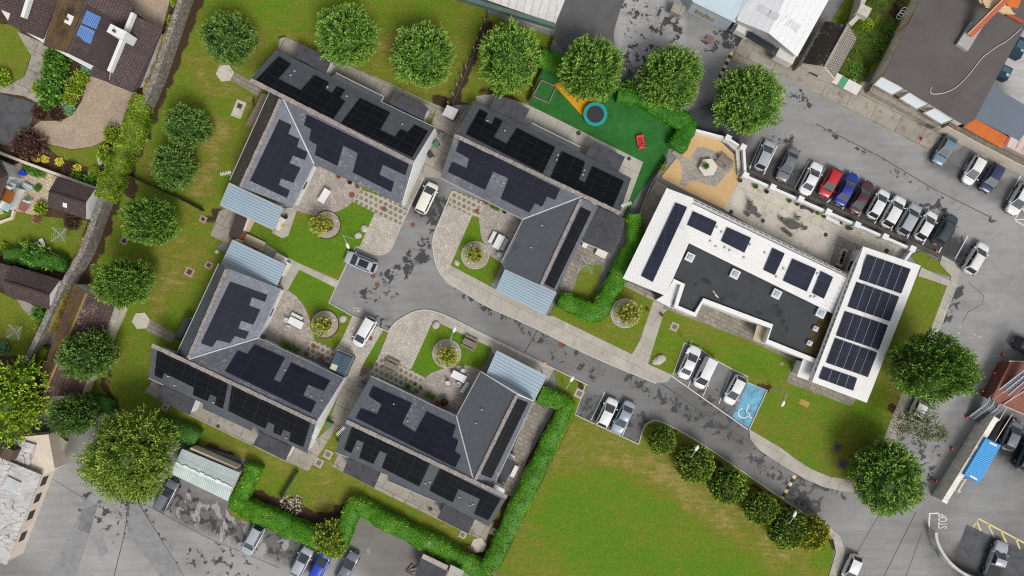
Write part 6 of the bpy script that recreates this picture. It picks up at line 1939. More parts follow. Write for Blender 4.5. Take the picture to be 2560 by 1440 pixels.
def car(label, kind, color, px, py, dx, dy, group, extras=(), scale=1.0):
    L, Wd, Ht, sh, b0, b1, r0, r1 = KIND[kind]
    p = W(px, py, 0.75)
    root = thing('pickup_truck' if kind == 'pickup' else ('small_van' if kind == 'van' else 'parked_car'), label, 'pickup truck' if kind == 'pickup' else ('van' if kind == 'van' else 'car'), (0, 0, 0), group)
    col = CARP[color]
    hw = Wd / 2
    # lower body
    st = [(-.5, .64, .56, .78), (-.487, .80, .40, .88), (-.45, .93, .3, .95), (-.36, .99, .26, 1.0), (-.1, 1.0, .25, 1.0), (.12, 1.0, .25, 1.0), (.26, .99, .26, .985), (.36, .97, .28, .95), (.43, .89, .3, .89), (.475, .75, .36, .80), (.5, .48, .5, .66)]
    m = MB()
    rings = []
    for s, w, zb, zt in st:
        t = sh * zt
        if kind in ('saloon',) and s < -.3:
            t *= .97
        half = [(w * .86, zb - .03), (w * .98, zb + .12), (w, t * .66), (w * .965, t * .88), (w * .86, t * .985), (w * .5, t * 1.012)]
        ring = [Vector((s * L, y * hw, z)) for y, z in half] + [Vector((s * L, 0, t * 1.02))] + [Vector((s * L, -y * hw, z)) for y, z in reversed(half)]
        rings.append(ring)
    for a, b in zip(rings[:-1], rings[1:]):
        for k in range(len(a) - 1):
            m.face([a[k], b[k], b[k + 1], a[k + 1]])
        m.face([a[-1], b[-1], b[0], a[0]])
    m.face(list(rings[0]))
    m.face(list(reversed(rings[-1])))
    m.build('body', col, root, smooth=True, weld=True, subsurf=1)
    # cabin shell
    zb = sh * .965
    zr = Ht
    wb, wr = hw * .93, hw * .775
    bx0, bx1, rx0, rx1 = b0 * L, b1 * L, r0 * L, r1 * L
    B = [Vector((bx0, wb * .9, zb)), Vector((bx1 + .04, wb * .86, zb)), Vector((bx1 + .04, -wb * .86, zb)), Vector((bx0, -wb * .9, zb))]
    Mi = [Vector((bx0 * .99, wb * .97, zb + .03)), Vector(((bx1 + rx1) / 2, wb * .93, zb + (zr - zb) * .5)), None, None]
    Rr = [Vector((rx0, wr * .92, zr - .05)), Vector((rx1, wr * .9, zr - .03)), Vector((rx1, -wr * .9, zr - .03)), Vector((rx0, -wr * .92, zr - .05))]
    m = MB()
    sides = [(0, 1), (1, 2), (2, 3), (3, 0)]
    for i, j in sides:
        m.face([B[j], B[i], Rr[i], Rr[j]])
    # domed roof panel
    nx, ny = 6, 6
    g = [[None] * (ny + 1) for _ in range(nx + 1)]
    for i in range(nx + 1):
        u = i / nx
        for k in range(ny + 1):
            v = k / ny
            q = Rr[0].lerp(Rr[1], u).lerp(Rr[3].lerp(Rr[2], u), v)
            q.z += .07 * (1 - (2 * v - 1) ** 2) * (.55 + .45 * math.sin(math.pi * min(1, max(0, u)))) + .03 * math.sin(math.pi * u)
            g[i][k] = q
    for i in range(nx):
        for k in range(ny):
            m.face([g[i][k], g[i][k + 1], g[i + 1][k + 1], g[i + 1][k]])
    cab = m.build('cabin', col, root, smooth=False, weld=True)

    def pane(nm, i, j, u0, u1, v0, v1, mat, par=root):
        def at(u, v):
            return B[i].lerp(B[j], u).lerp(Rr[i].lerp(Rr[j], u), v)
        q = [at(u0, v0), at(u1, v0), at(u1, v1), at(u0, v1)]
        n = newell(q)
        c = sum(q, Vector()) / 4
        if n.dot(c - Vector(((bx0 + bx1) / 2, 0, zb))) < 0:
            n = -n
        mm = MB()
        mm.face([p_ + n * .014 for p_ in q])
        return mm.build(nm, mat, par)

    pane('windscreen', 1, 2, .05, .95, .06, .97, GLASS_L)
    if kind != 'van':
        pane('rear_window', 3, 0, .08, .92, .10, .93, GLASS if kind != 'saloon' else GLASS_L)
    for i, j in ((0, 1), (3, 2)):
        if kind == 'van':
            pane('side_window', i, j, .68, .95, .12, .88, GLASS)
        else:
            pane('side_window', i, j, .10, .47, .12, .9, GLASS)
            pane('side_window', i, j, .50, .94, .12, .9, GLASS)
    # wheels
    r = .32 if kind not in ('suv', 'pickup') else .37
    for sx in (-.295, .305):
        for sy in (-1, 1):
            m = MB()
            m.tube([(sx * L, sy * (hw - .21), r), (sx * L, sy * (hw + .005), r)], r, 14)
            w = m.build('wheel', TYRE, root)
            m = MB()
            m.tube([(sx * L, sy * (hw - .02), r), (sx * L, sy * (hw + .015), r)], r * .62, 10)
            m.build('rim', plain('alloy', S(150, 152, 156), .4, metal=.4, obj=True), w)
    for sy in (-1, 1):
        m = MB()
        m.box((.462 * L, sy * hw * .66, sh * .74), (.2, .3, .12), -sy * .45)
        m.build('headlight', LAMP, root)
        m = MB()
        m.box((-.481 * L, sy * hw * .76, sh * .80), (.1, .22, .2), sy * .3)
        m.build('tail_light', TAIL, root)
        m = MB()
        m.box((bx1 - .12, sy * (hw + .07), sh * .99), (.12, .2, .13), sy * -.2)
        m.build('mirror', col, root)
    m = MB()
    m.box((.5 * L - .03, 0, sh * .52), (.08, hw * 1.0, .18))
    m.build('grille', TRIM, root)
    m = MB()
    m.box((bx1 + .07, 0, sh * .985), (.12, wb * 1.55, .03))
    m.build('scuttle', TRIM, root)
    for sx in (-1, 1):
        m = MB()
        m.box((sx * (.5 * L + .0), 0, sh * .42), (.04, .5, .11))
        m.build('number_plate', PLATE, root)
    if 'rails' in extras:
        for sy in (-1, 1):
            m = MB()
            m.tube([(rx0 + .05, sy * wr * .86, zr + .03), (rx0 + .2, sy * wr * .86, zr + .09), (rx1 - .25, sy * wr * .86, zr + .09), (rx1 - .1, sy * wr * .86, zr + .03)], .028, 6)
            m.build('roof_rail', TRIM, root)
    if 'sunroof' in extras:
        m = MB()
        m.box(((rx0 * .45 + rx1 * .55), 0, zr + .065), ((rx1 - rx0) * .62, wr * 1.25, .03))
        m.build('sunroof', GLASS, root)
    if 'rack' in extras:
        m = MB()
        for k in (.25, .7):
            m.beam((rx0 + (rx1 - rx0) * k, -wr * .9, zr + .1), (rx0 + (rx1 - rx0) * k, wr * .9, zr + .1), .05, .04)
        m.build('roof_bar', TRIM, root)
    if 'spoiler' in extras:
        m = MB()
        m.box((rx0 - .1, 0, zr - .03), (.28, wr * 1.7, .04))
        m.build('spoiler', TRIM, root)
    if kind == 'pickup':
        m = MB()
        m.box((-.31 * L, 0, sh * 1.03), (.36 * L, hw * 1.62, .04))
        m.build('load_bed', TRIM, root)
    root.location = (p.x, p.y, 0.0)
    root.rotation_euler = (0, 0, math.atan2(-dy, dx))
    root.scale = (scale,) * 3
    return root


GA, GB, GC = 'cars in the long row below the terrace wall', 'cars along the cream boundary wall', 'cars around the courtyard road'
car('white people carrier in the damp bay between the northern bungalows', 'mpv', 'cream', 1067, 495, 44, -93, GC)
car('grey estate with glass roof parked half beside the courtyard lawn', 'suv', 'grey2', 902, 656, -96, -40, GC, ('rails', 'sunroof'))
car('white people carrier reversed towards the blue grey shed', 'mpv', 'white', 911, 830, -48, 84, GC)
for lab, kd, c, x, y, dx, dy, ex in (
        ('small silver hatchback, first in the row nearest the terrace gate', 'hatch', 'silver', 1912, 388, 40, -92, ()), ('mid grey saloon nose to the wall, second in the row', 'saloon', 'grey', 1970, 412, -42, 92, ()),
        ('white saloon with tail to the wall beside the red car', 'saloon', 'white', 2028, 446, 44, -90, ()), ('bright red hatchback in the long row', 'hatch', 'red', 2076, 456, -45, 90, ()),
        ('royal blue saloon beside the red hatchback', 'saloon', 'blue', 2117, 472, 46, -90, ()), ('dark maroon saloon beside the royal blue one', 'saloon', 'maroon', 2155, 492, 48, -89, ()),
        ('white hatchback directly beside the maroon saloon', 'hatch', 'white', 2196, 510, 49, -88, ()), ('white off roader two places from the maroon saloon', 'suv', 'white', 2233, 529, 50, -88, ('spoiler',)),
        ('pale silver estate between two white cars in the long row', 'suv', 'silver', 2272, 548, 50, -87, ('spoiler',)), ('white hatchback next to the dark car at the row end', 'hatch', 'white', 2315, 564, 51, -87, ('spoiler',)),
        ('dark grey off roader at the end of the long row', 'suv', 'dark', 2363, 574, 52, -86, ('rails',))):
    car(lab, kd, c, x, y, dx, dy, GA, ex)
car('white estate standing out in the lane beyond the long row', 'suv', 'white', 2440, 645, 52, -86, None, ('rails',))
car('steel blue saloon by the red cone and cream wall', 'saloon', 'steel', 2364, 372, -50, 86, GB)
car('white hatchback by the cream wall beside the navy car', 'hatch', 'white', 2435, 425, -50, 86, GB)
car('navy blue hatchback by the cream wall', 'hatch', 'navy', 2480, 445, -50, 86, GB)
car('white car cut by the right edge at the cream wall', 'suv', 'white', 2547, 498, -50, 86, GB)
GD = 'cars in the staff bays'
car('white saloon in the upper staff bay nearest the footpath', 'saloon', 'white', 1724, 906, 42, -92, GD)
car('plain white panel van in the upper staff bays', 'van', 'white', 1762, 932, -44, 90, GD)
car('white hatchback beside the blue disabled bay', 'hatch', 'white', 1837, 975, -46, 88, GD, ('spoiler',))
car('white hatchback in the lower bays next to the silver car', 'hatch', 'white', 1518, 1032, 42, -90, GD)
car('silver blue saloon in the lower bays', 'saloon', 'silverblue', 1558, 1044, -44, 90, GD)
GE = 'cars in the lower left yard'
car('grey off roader beside the pale green shed', 'suv', 'grey', 416, 1240, 46, -86, GE, ('rails',))
car('silver estate with roof rails under the zigzag hedge', 'suv', 'silver', 633, 1348, -46, 86, GE, ('rails',))
car('silver hatchback left of the bright blue car at the bottom', 'hatch', 'silver', 754, 1405, 46, -86, GE)
car('bright blue car at the bottom below the golden tree', 'hatch', 'brightblue', 800, 1414, 46, -86, GE)
car('dark grey saloon right of the bright blue car at the bottom', 'saloon', 'grey', 868, 1420, 46, -86, GE)
car('white hatchback half hidden under the sparse young tree', 'hatch', 'white', 2300, 1015, 46, -88, None)
car('white hatchback cut by the bottom edge on the exit road', 'hatch', 'white', 2128, 1424, -40, 90, None)
car('silver pickup with dark sides in the new tarmac bay', 'pickup', 'silver', 2490, 1400, 34, -94, None)
car('grey hatchback behind the blue container', 'hatch', 'grey', 2530, 1088, 40, -90, None, ('spoiler',))
car('dark hatchback cut by the right edge below the grey one', 'hatch', 'dark', 2568, 1140, 40, -90, None)
car('black car just entering at the right edge above the brick building', 'hatch', 'black', 2572, 868, 86, 40, None)
# ================================================================== street furniture and garden things
ZY = 0.12
IRON = plain('rusty_iron', S(132, 86, 72), 0.8, 0.12, 3, 0.2)
IRON_D = plain('dark_iron', S(74, 68, 66), 0.7, 0.12, 3, 0.2)
ROCK = plain('boulder_stone', S(190, 184, 172), 0.9, 0.15, 2.5, 0.2)
PICNIC = plain('silvered_wood', S(142, 130, 118), 0.85, 0.15, 2, 0.25)
WROUGHT = plain('dark_cast_metal', S(92, 90, 90), 0.6, 0.1, 3, 0.15)
LAMPC = plain('lamp_grey', S(184, 188, 190), 0.5, 0.05)


def one(name, label, cat, mb, mat, group=None, smooth=False):
    return tag(mb.build(name, mat, smooth=smooth), label, cat, group)


# manhole covers
GM = 'manhole covers'
for lab, x, y, r, c, z in (('rusty round cover at the patio edge of the northern bungalow', 880, 487, 7.5, 0, .12), ('rusty round cover in the stepping stones of the northern bungalow', 960, 522, 6, 0, .125), ('rusty round cover in the road below the white people carrier', 1032, 562, 6, 0, .004),
                        ('rusty round cover at the tail of the grey estate', 933, 690, 6, 0, .004), ('rusty round cover in the middle of the courtyard road', 943, 712, 6.5, 0, .004), ('rusty round cover beside the reversing white people carrier', 926, 845, 6, 0, .125), ('rusty round cover in the stepping stones near the blue grey shed', 785, 865, 6, 0, .13),
                        ('rusty round cover below the narrow grass strip', 910, 926, 6, 0, .13), ('rusty round cover at the tip of the triangular lawn', 1192, 528, 6, 0, .13), ('faint round cover in the access road opposite the canopy', 1402, 862, 7, 0, .004), ('dark round drain on the terrace by the roof edge', 1827, 530, 5.5, 1, .125), ('dark round drain between the two cafe tables', 1906, 552, 5.5, 1, .125),
                        ('dark round drain at the bin end of the terrace', 2063, 587, 5.5, 1, .125), ('dark round drain in the terrace corner', 2215, 627, 6, 1, .125), ('dark round cover on the eastern bungalow back yard by the turf', 1446, 333, 6, 1, .125), ('dark round cover at the corner slab beside the turf', 1572, 397, 5, 1, .125), ('dark round cover on the western bungalow back yard', 546, 1065, 5, 1, .125), ('dark round cover on the southern bungalow back yard', 1076, 1271, 5.5, 1, .125),
                        ('black round pot ring by the ramp corner', 743, 511, 4, 1, .125), ('pale ringed small cover in the left lawn', 543, 630, 5, 2, .11)):
    p = W(x, y, 0)
    R_ = r * H / F
    m = MB()
    m.lathe((p.x, p.y, z), [(R_, 0), (R_, .012), (R_ * .85, .016), (R_ * .85, .01), (.001, .012)], 18)
    one('manhole_cover', lab, 'manhole cover', m, (IRON, IRON_D, KERB)[c], GM)

# inspection chambers with square surrounds
GI = 'square inspection chambers'
for lab, x, y, s, kind in (('square chamber with dark planting beside the oval tree on the left lawn', 311, 602, 19, 1), ('brick edged square chamber by the dark mesh fence end', 508, 548, 17, 1), ('square chamber in the dry patch of the left lawn', 474, 680, 22, 1), ('square chamber on the left lawn close to the blue canopy', 522, 663, 18, 1),
                        ('upper of two square chambers in the gap between the lower bungalows', 820, 1136, 21, 0), ('lower of two square chambers in the gap between the lower bungalows', 797, 1157, 21, 0), ('square chamber behind the western bungalow yard', 413, 1018, 17, 0), ('square chamber beyond the southern bungalow yard', 1157, 1337, 17, 0),
                        ('upper dark square chamber on the front lawn near the corner tree', 2093, 1118, 21, 2), ('lower dark square chamber on the front lawn near the corner tree', 2107, 1161, 22, 2), ('square chamber on the front lawn by the footpath', 1686, 817, 20, 0), ('square concrete chamber with rusty lid beside the lower car bays', 1448, 984, 22, 0), ('small stone square in the front lawn near the porch', 1955, 909, 7, 0), ('small square by the clipped hedge in the bare soil', 1236, 1330, 16, 0)):
    p = W(x, y, .1)
    root = thing('inspection_chamber', lab, 'inspection chamber', (p.x, p.y, .08), GI)
    S_ = s * H / F
    m = MB()
    m.box((p.x, p.y, .10), (S_, S_, .08), -0.46)
    m.build('surround', (CONC, plain('pinkish_brick', S(178, 150, 136), .9, .15, 3, .2), plain('dull_slab', S(104, 94, 90), .9, .1, 2, .2))[kind], root)
    m = MB()
    m.box((p.x, p.y, .135), (S_ * .55, S_ * .55, .02), -0.46)
    m.build('lid', IRON_D if kind else plain('lid_brown', S(128, 112, 102), .8, .1, 3, .2), root)
root = thing('inspection_chamber', 'long rectangular chamber slab left of the northern bungalow', 'inspection chamber', W(597, 273, .08), GI)
m = MB(); m.box(W(597, 273, .12), (1.35, 2.3, .12), -0.38); m.build('surround', CONC_CREAM, root)
m = MB(); m.box(W(599, 265, .19), (.62, .62, .02), -0.38); m.build('lid', IRON_D, root)
root = thing('drain_grate', 'white rectangular slab drain in the courtyard road', 'drain', W(892, 774, 0))
m = MB(); m.box(W(892, 774, .01), (.95, .5, .03), -0.12); m.build('slab', KERB, root)
m = MB()
for i in range(5):
    m.box(W(886 + i * 3, 774, .03), (.07, .26, .02), -0.12)
m.build('slots', IRON_D, root)

# hexagon slabs
for lab, x, y, r in (('pale hexagonal slab at the end of the northern path', 563, 183, 23), ('pale hexagonal slab at the end of the western path', 353, 802, 23), ('pale hexagonal slab in the bare corner of the southern yard', 1196, 1363, 20)):
    p = W(x, y, .1)
    m = MB()
    m.lathe((p.x, p.y, .05), [(r * H / F, 0), (r * H / F, .12)], 6, rz=.1)
    m.uv = [[(0, 0)] * len(f) for f in m.f]
    one('hexagon_slab', lab, 'paving slab', m, CONC_CREAM, 'hexagonal slabs')
p = W(1767, 420, .1)
root = thing('hexagon_table', 'white hexagonal stone table with a pot plant in the tan court', 'table', (p.x, p.y, .1))
m = MB(); m.lathe((p.x, p.y, .1), [(1.22, .52), (1.25, .55), (1.25, .62), (1.2, .66)], 6, rz=.1); m.build('table_top', plain('white_stone', S(226, 220, 206), .7, .05, 2, .08), root)
m = MB(); m.lathe((p.x, p.y, .1), [(.55, 0), (.5, .52)], 12); m.build('pedestal', CONC, root)
pp_ = thing('potted_plant', 'small dark pot plant on the hexagonal table', 'potted plant', (p.x - .45, p.y + .05, .77))
m = MB(); m.lathe((p.x - .45, p.y + .05, .77), [(.12, 0), (.17, .22)], 12); m.build('pot', IRON_D, pp_)
o = bpy.data.objects.new('foliage', SHRUB['green']); COL.objects.link(o); o.parent = pp_; o.location = (0, 0, .18); o.scale = (.36, .36, .4)

# boulders
GB_ = 'boulders on the lawns'
for lab, x, y, r, sx in (('grey boulder at the foot of the courtyard lamp', 895, 588, 8.5, 1.15), ('flat square boulder at the forecourt corner', 910, 571, 9, 1.0), ('grey boulder beside the ring and driveway', 857, 797, 9, 1.1), ('pale boulder at the top corner of the lower courtyard lawn', 1090, 813, 10, 1.05), ('pale boulder on the triangular lawn', 1141, 656, 9, .8), ('long pale boulder beside the footpath of the white centre', 1647, 900, 12, 1.5), ('pale rock in the rubble by the green mesh fence', 702, 1252, 5, 1)):
    p = W(x, y, .2)
    R_ = r * H / F
    m = MB()
    m.lathe((p.x, p.y, .05), [(R_, 0), (R_ * 1.02, R_ * .3), (R_ * .8, R_ * .62), (R_ * .4, R_ * .8), (.01, R_ * .82)], 10, sx=sx, rz=.5)
    for i, v in enumerate(m.v):
        k = mnoise.noise(v * 1.7) * .25 * R_
        m.v[i] = v + (Vector((v.x - p.x, v.y - p.y, 0)).normalized() if (v.x, v.y) != (p.x, p.y) else Vector()) * k
    one('boulder', lab, 'boulder', m, ROCK, GB_, smooth=False)


# tables and seats
def table(label, x, y, l, w, rz, mat=PVC, h=.74, wood=False, name='garden_table', z=.12):
    p = W(x, y, h)
    root = thing(name, label, 'table', (p.x, p.y, z))
    m = MB()
    m.box((p.x, p.y, z + h), (l, w, .05), rz)
    m.build('table_top', mat, root)
    c, s = math.cos(rz), math.sin(rz)
    for a in (-1, 1):
        for b in (-1, 1):
            m = MB()
            u, v = a * l * .42, b * w * .38
            m.box((p.x + u * c - v * s, p.y + u * s + v * c, z + h / 2), (.07, .07, h), rz)
            m.build('leg', mat, root)


def bench(label, x, y, l, w, rz, mat=PVC, z=.12, name='bench', group=None):
    p = W(x, y, .45)
    root = thing(name, label, 'bench', (p.x, p.y, z), group)
    m = MB()
    n = 4
    c, s = math.cos(rz), math.sin(rz)
    for i in range(n):
        v = (i + .5) / n * w - w / 2
        m.box((p.x - v * s, p.y + v * c, z + .44), (l, w / n * .86, .04), rz)
    m.build('seat', mat, root)
    for a in (-1, 1):
        m = MB()
        u = a * l * .38
        m.box((p.x + u * c, p.y + u * s, z + .21), (.08, w * .9, .42), rz)
        m.build('leg', mat, root)


def chair(label, x, y, rz, mat=PVC, z=.12, group=None, s=.46):
    p = W(x, y, .45)
    root = thing('garden_chair', label, 'chair', (p.x, p.y, z), group, rz=rz)
    def B(nm, parts):
        m = MB()
        for cc, sz in parts:
            m.box((p.x + cc[0], p.y + cc[1], z + cc[2]), sz)
        o = m.build(nm, mat, root)
    B('seat', [((0, v, .43), (s, s * .2, .03)) for v in (-.18, -.06, .06, .18)])
    B('backrest', [((u, s * .52, .68), (s * .16, .04, .46)) for u in (-.17, -.06, .06, .17)] + [((0, s * .52, .9), (s, .05, .06))])
    B('armrest', [((-s * .55, 0, .62), (.05, s, .04))])
    B('armrest', [((s * .55, 0, .62), (.05, s, .04))])
    for a in (-1, 1):
        for b in (-1, 1):
            B('leg', [((a * s * .46, b * s * .44, .21), (.04, .04, .42))])


AX = -0.46
table('white rectangular table alone on the northern patio', 811, 490, 1.9, .95, 1.03)
table('white rectangular table with round chairs on the western patio', 740, 807, 2.0, .95, AX)
bench('white bench behind the western patio table', 743, 791, 1.6, .45, AX)
chair('round backed white chair at the left end of the western patio table', 718, 800, 1.2)
chair('round backed white chair in front of the western patio table', 722, 818, 2.7)
table('white rectangular table between two benches on the eastern patio', 1247, 605, 1.9, .95, 1.1)
bench('white bench on the lawn side of the eastern patio table', 1231, 593, 1.6, .5, 1.1)
bench('white bench on the house side of the eastern patio table', 1261, 611, 1.6, .45, 1.1)
chair('small square white seat below the eastern patio benches', 1249, 637, 0.0)
table('white rectangular table on the southern patio', 1147, 941, 1.95, .95, AX)
bench('white bench end on to the house on the southern patio', 1162, 968, 1.6, .48, 1.0)
chair('white slatted chair above the southern patio table', 1158, 927, AX)
chair('white slatted chair standing apart on the southern patio', 1120, 957, -.1)
chair('white slatted chair pushed to the lower side of the southern patio table', 1147, 960, 2.8)


def picnic(label, x, y, rz, z=.12):
    p = W(x, y, .5)
    root = thing('picnic_table', label, 'picnic table', (p.x, p.y, z), 'weathered wooden picnic tables')
    c, s = math.cos(rz), math.sin(rz)
    T = lambda u, v, h: (p.x + u * c - v * s, p.y + u * s + v * c, z + h)
    m = MB()
    for v in (-.3, -.15, 0, .15, .3):
        m.box(T(0, v, .75), (1.9, .13, .05), rz)
    m.build('table_top', PICNIC, root)
    for sgn in (-1, 1):
        m = MB()
        for v in (.62, .76):
            m.box(T(0, sgn * v, .46), (1.9, .12, .05), rz)
        m.build('seat', PICNIC, root)
        m = MB()
        u = sgn * .65
        m.beam(T(u, -.72, .42), T(u, .72, .42), .09, .07)
        m.beam(T(u, -.55, 0), T(u, -.2, .72), .09, .06)
        m.beam(T(u, .55, 0), T(u, .2, .72), .09, .06)
        m.build('frame', PICNIC, root)


picnic('wooden picnic table on the lower courtyard lawn', 1175, 858, AX)
picnic('wooden picnic table on the stepping stones below the forecourt', 980, 915, AX)
picnic('wooden picnic table beside the hexagonal table in the tan court', 1811, 404, -0.72)
# cafe tables on the terrace
for lab, x, y, sx in (('round dark cafe table on the terrace', 1882, 525, 1.0), ('oval dark cafe table with a pale folded cloth spot on the terrace', 1982, 563, 1.65)):
    p = W(x, y, .75)
    root = thing('cafe_table', lab, 'table', (p.x, p.y, .12))
    m = MB(); m.lathe((p.x, p.y, .12), [(.54, .70), (.57, .72), (.57, .75), (.5, .77)], 22, sx=sx, rz=-.1); m.build('table_top', WROUGHT, root)
    m = MB(); m.lathe((p.x, p.y, .12), [(.3, 0), (.05, .08), (.05, .7)], 10); m.build('pedestal', WROUGHT, root)
for lab, x, y, rz in (('dark chair above the round cafe table', 1876, 508, .3), ('dark chair to the lower right of the round cafe table', 1894, 538, 3.8), ('dark chair to the lower left of the round cafe table', 1869, 535, 2.6), ('dark chair at the left end of the oval cafe table', 1956, 549, 1.2), ('dark chair above the oval cafe table', 1993, 546, -.2),
                      ('dark chair at the right end of the oval cafe table', 2009, 570, -1.6), ('dark chair below the oval cafe table, left one of the pair', 1963, 577, 2.8), ('dark chair below the oval cafe table, right one of the pair', 1975, 586, 2.7)):
    chair(lab, x, y, rz, WROUGHT, .12, 'dark cafe chairs on the terrace')
bench('white bench along the terrace wall', 2083, 552, 2.2, .5, AX, z=.12)
p = W(2020, 523, .3)
m = MB()
wall_faces(m, [W(x, y, .45) for x, y in curve([(2004, 518), (2014, 518), (2026, 522), (2035, 530)], 4)], .38, .12, .45)
one('planter_trough', 'curved black planter trough along the terrace wall', 'planter', m, IRON_D)
GP = 'plant pots along the terrace wall'
POTM = plain('dark_clay', S(70, 62, 54), .8, .1, 3, .1)


def pot(label, x, y, r, key, mat=POTM, z=.12, group=None):
    p = W(x, y, .3)
    root = thing('plant_pot', label, 'plant pot', (p.x, p.y, z), group)
    R_ = r * H / F
    m = MB(); m.lathe((p.x, p.y, z), [(R_ * .7, 0), (R_, R_ * 1.5), (R_ * .86, R_ * 1.5), (R_ * .8, R_ * 1.3), (.001, R_ * 1.3)], 14); m.build('pot', mat, root)
    if key:
        o = bpy.data.objects.new('foliage', SHRUB[key]); COL.objects.link(o); o.parent = root; o.location = (0, 0, R_ * 1.2); o.scale = (R_ * .95,) * 3


for lab, x, y, r, k in (('black pot in the corner by the tan court on the terrace', 1850, 452, 5, None), ('dark pot second along the terrace wall', 1888, 467, 5, 'green'), ('dark pot third along the terrace wall', 1916, 480, 4, 'purple'), ('dark pot before the wall pier above the oval table', 1973, 503, 4, 'green'), ('dark pot after the wall pier above the oval table', 1993, 511, 4, 'green'),
                        ('dark pot at the end of the black trough', 2044, 534, 4, 'lime'), ('small dark pot by the white terrace bench', 2059, 541, 4, 'green'), ('dark pot beyond the white terrace bench', 2100, 558, 4, 'green'), ('first of two dark pots touching at the far wall', 2120, 571, 4, 'green'), ('second of two dark pots touching at the far wall', 2127, 572, 4, 'mix')):
    pot(lab, x, y, r, k, group=GP)
for lab, x, y, r, k in (('purple flower tub by the southern patio wall', 1112, 1004, 9, 'purple'), ('orange leaved tub next to the purple one', 1094, 1006, 6, 'mix'), ('dark square pot on the southern stepping stones', 1037, 961, 3.5, None), ('dark square pot at the southern patio edge', 1053, 970, 3.5, None), ('small dark pot against the southern patio wall', 1043, 979, 4, 'green'), ('dark tub with shrub on the southern stepping stones', 1021, 966, 6.5, 'green'),
                        ('yellowish potted plant by the western patio wall', 709, 857, 6, 'gold'), ('dark potted plant by the western patio wall', 722, 863, 6, 'green'), ('red leaved potted plant on the western stepping stones', 767, 884, 6, 'mix'), ('orange potted plant on the western stepping stones', 806, 896, 6, 'mix'), ('small pink pot beside the footpath lawn corner', 1620, 776, 4, 'mix'), ('small pink pot on the other side of the footpath', 1655, 788, 4, 'mix'),
                        ('red flower pot by the northern bungalow front wall', 848, 442, 5, 'mix'), ('dark red flower pot further along the northern front wall', 876, 456, 5, 'purple'), ('orange flower pot at the end of the northern front wall', 895, 467, 5, 'mix'), ('orange flower pot by the eastern bungalow front wall', 1216, 508, 5, 'mix'), ('red flower pot at the end of the eastern front wall', 1262, 529, 5, 'purple'), ('red pot on the ramp between the canopies', 716, 543, 4, 'purple'), ('yellow flowered pot on the ramp', 706, 566, 4, 'yellow')):
    pot(lab, x, y, r, k, plain('clay_pot', S(150, 96, 70), .8, .1, 3, .1) if k == 'mix' else POTM, z=.13)
for lab, x, y, l in (('black planter trough against the southern patio wall', 1076, 990, 1.35), ('black planter trough against the western patio wall', 739, 872, 1.3), ('dark planter trough against the eastern front wall', 1238, 519, 1.2)):
    p = W(x, y, .3)
    root = thing('planter_trough', lab, 'planter', (p.x, p.y, .12))
    m = MB(); m.box((p.x, p.y, .34), (l, .5, .42), AX); m.build('trough', IRON_D, root)
    o = bpy.data.objects.new('foliage', SHRUB['green']); COL.objects.link(o); o.parent = root; o.location = (0, 0, .3); o.scale = (l * .5, .28, .3); o.rotation_euler = (0, 0, AX)


# wheeled bins
def bin_(label, x, y, mat, rz=AX):
    p = W(x, y, .55)
    root = thing('wheeled_bin', label, 'bin', (p.x, p.y, .1), 'wheeled bins')
    m = MB()
    q0 = [(-.24, -.3), (.24, -.3), (.24, .24), (-.24, .24)]
    c, s = math.cos(rz), math.sin(rz)
    tr = lambda u, v, k, z: Vector((p.x + (u * c - v * s) * k, p.y + (u * s + v * c) * k, z))
    lo, hi = [tr(u, v, .85, .12) for u, v in q0], [tr(u, v, 1.2, 1.02) for u, v in q0]
    m.face(list(reversed(lo))); m.face(hi)
    for i in range(4):
        m.face([lo[i], lo[(i + 1) % 4], hi[(i + 1) % 4], hi[i]])
    m.build('body', mat, root)
    m = MB(); m.slab([tr(u, v, 1.3, 1.06 + .04 * (v < 0)) for u, v in q0], .05); m.build('lid', mat, root)
    for a in (-1, 1):
        m = MB(); m.tube([tr(a * .24, .26, 1.0, .24), tr(a * .30, .26, 1.0, .24)], .12, 10); m.build('wheel', TYRE, root)


BG, BGR, BBL = plain('bin_green', S(72, 134, 92), .6, .06), plain('bin_grey', S(112, 116, 120), .6, .06), plain('bin_black', S(62, 66, 70), .6, .06)
bin_('grey wheeled bin at the top of the passage between northern bungalows', 1105, 340, BGR)
bin_('green wheeled bin in the passage between northern bungalows', 1091, 362, BG)
bin_('black wheeled bin below the green one in the northern passage', 1077, 388, BBL, -.9)
bin_('grey wheeled bin at the corner of the southern bungalow', 905, 961, BGR)
bin_('green wheeled bin in the gap between the two lower bungalows', 825, 1060, BG)
bin_('bright blue barrel bin behind the white neighbour house', 60, 432, plain('bin_blue', S(30, 70, 200), .5, .06))

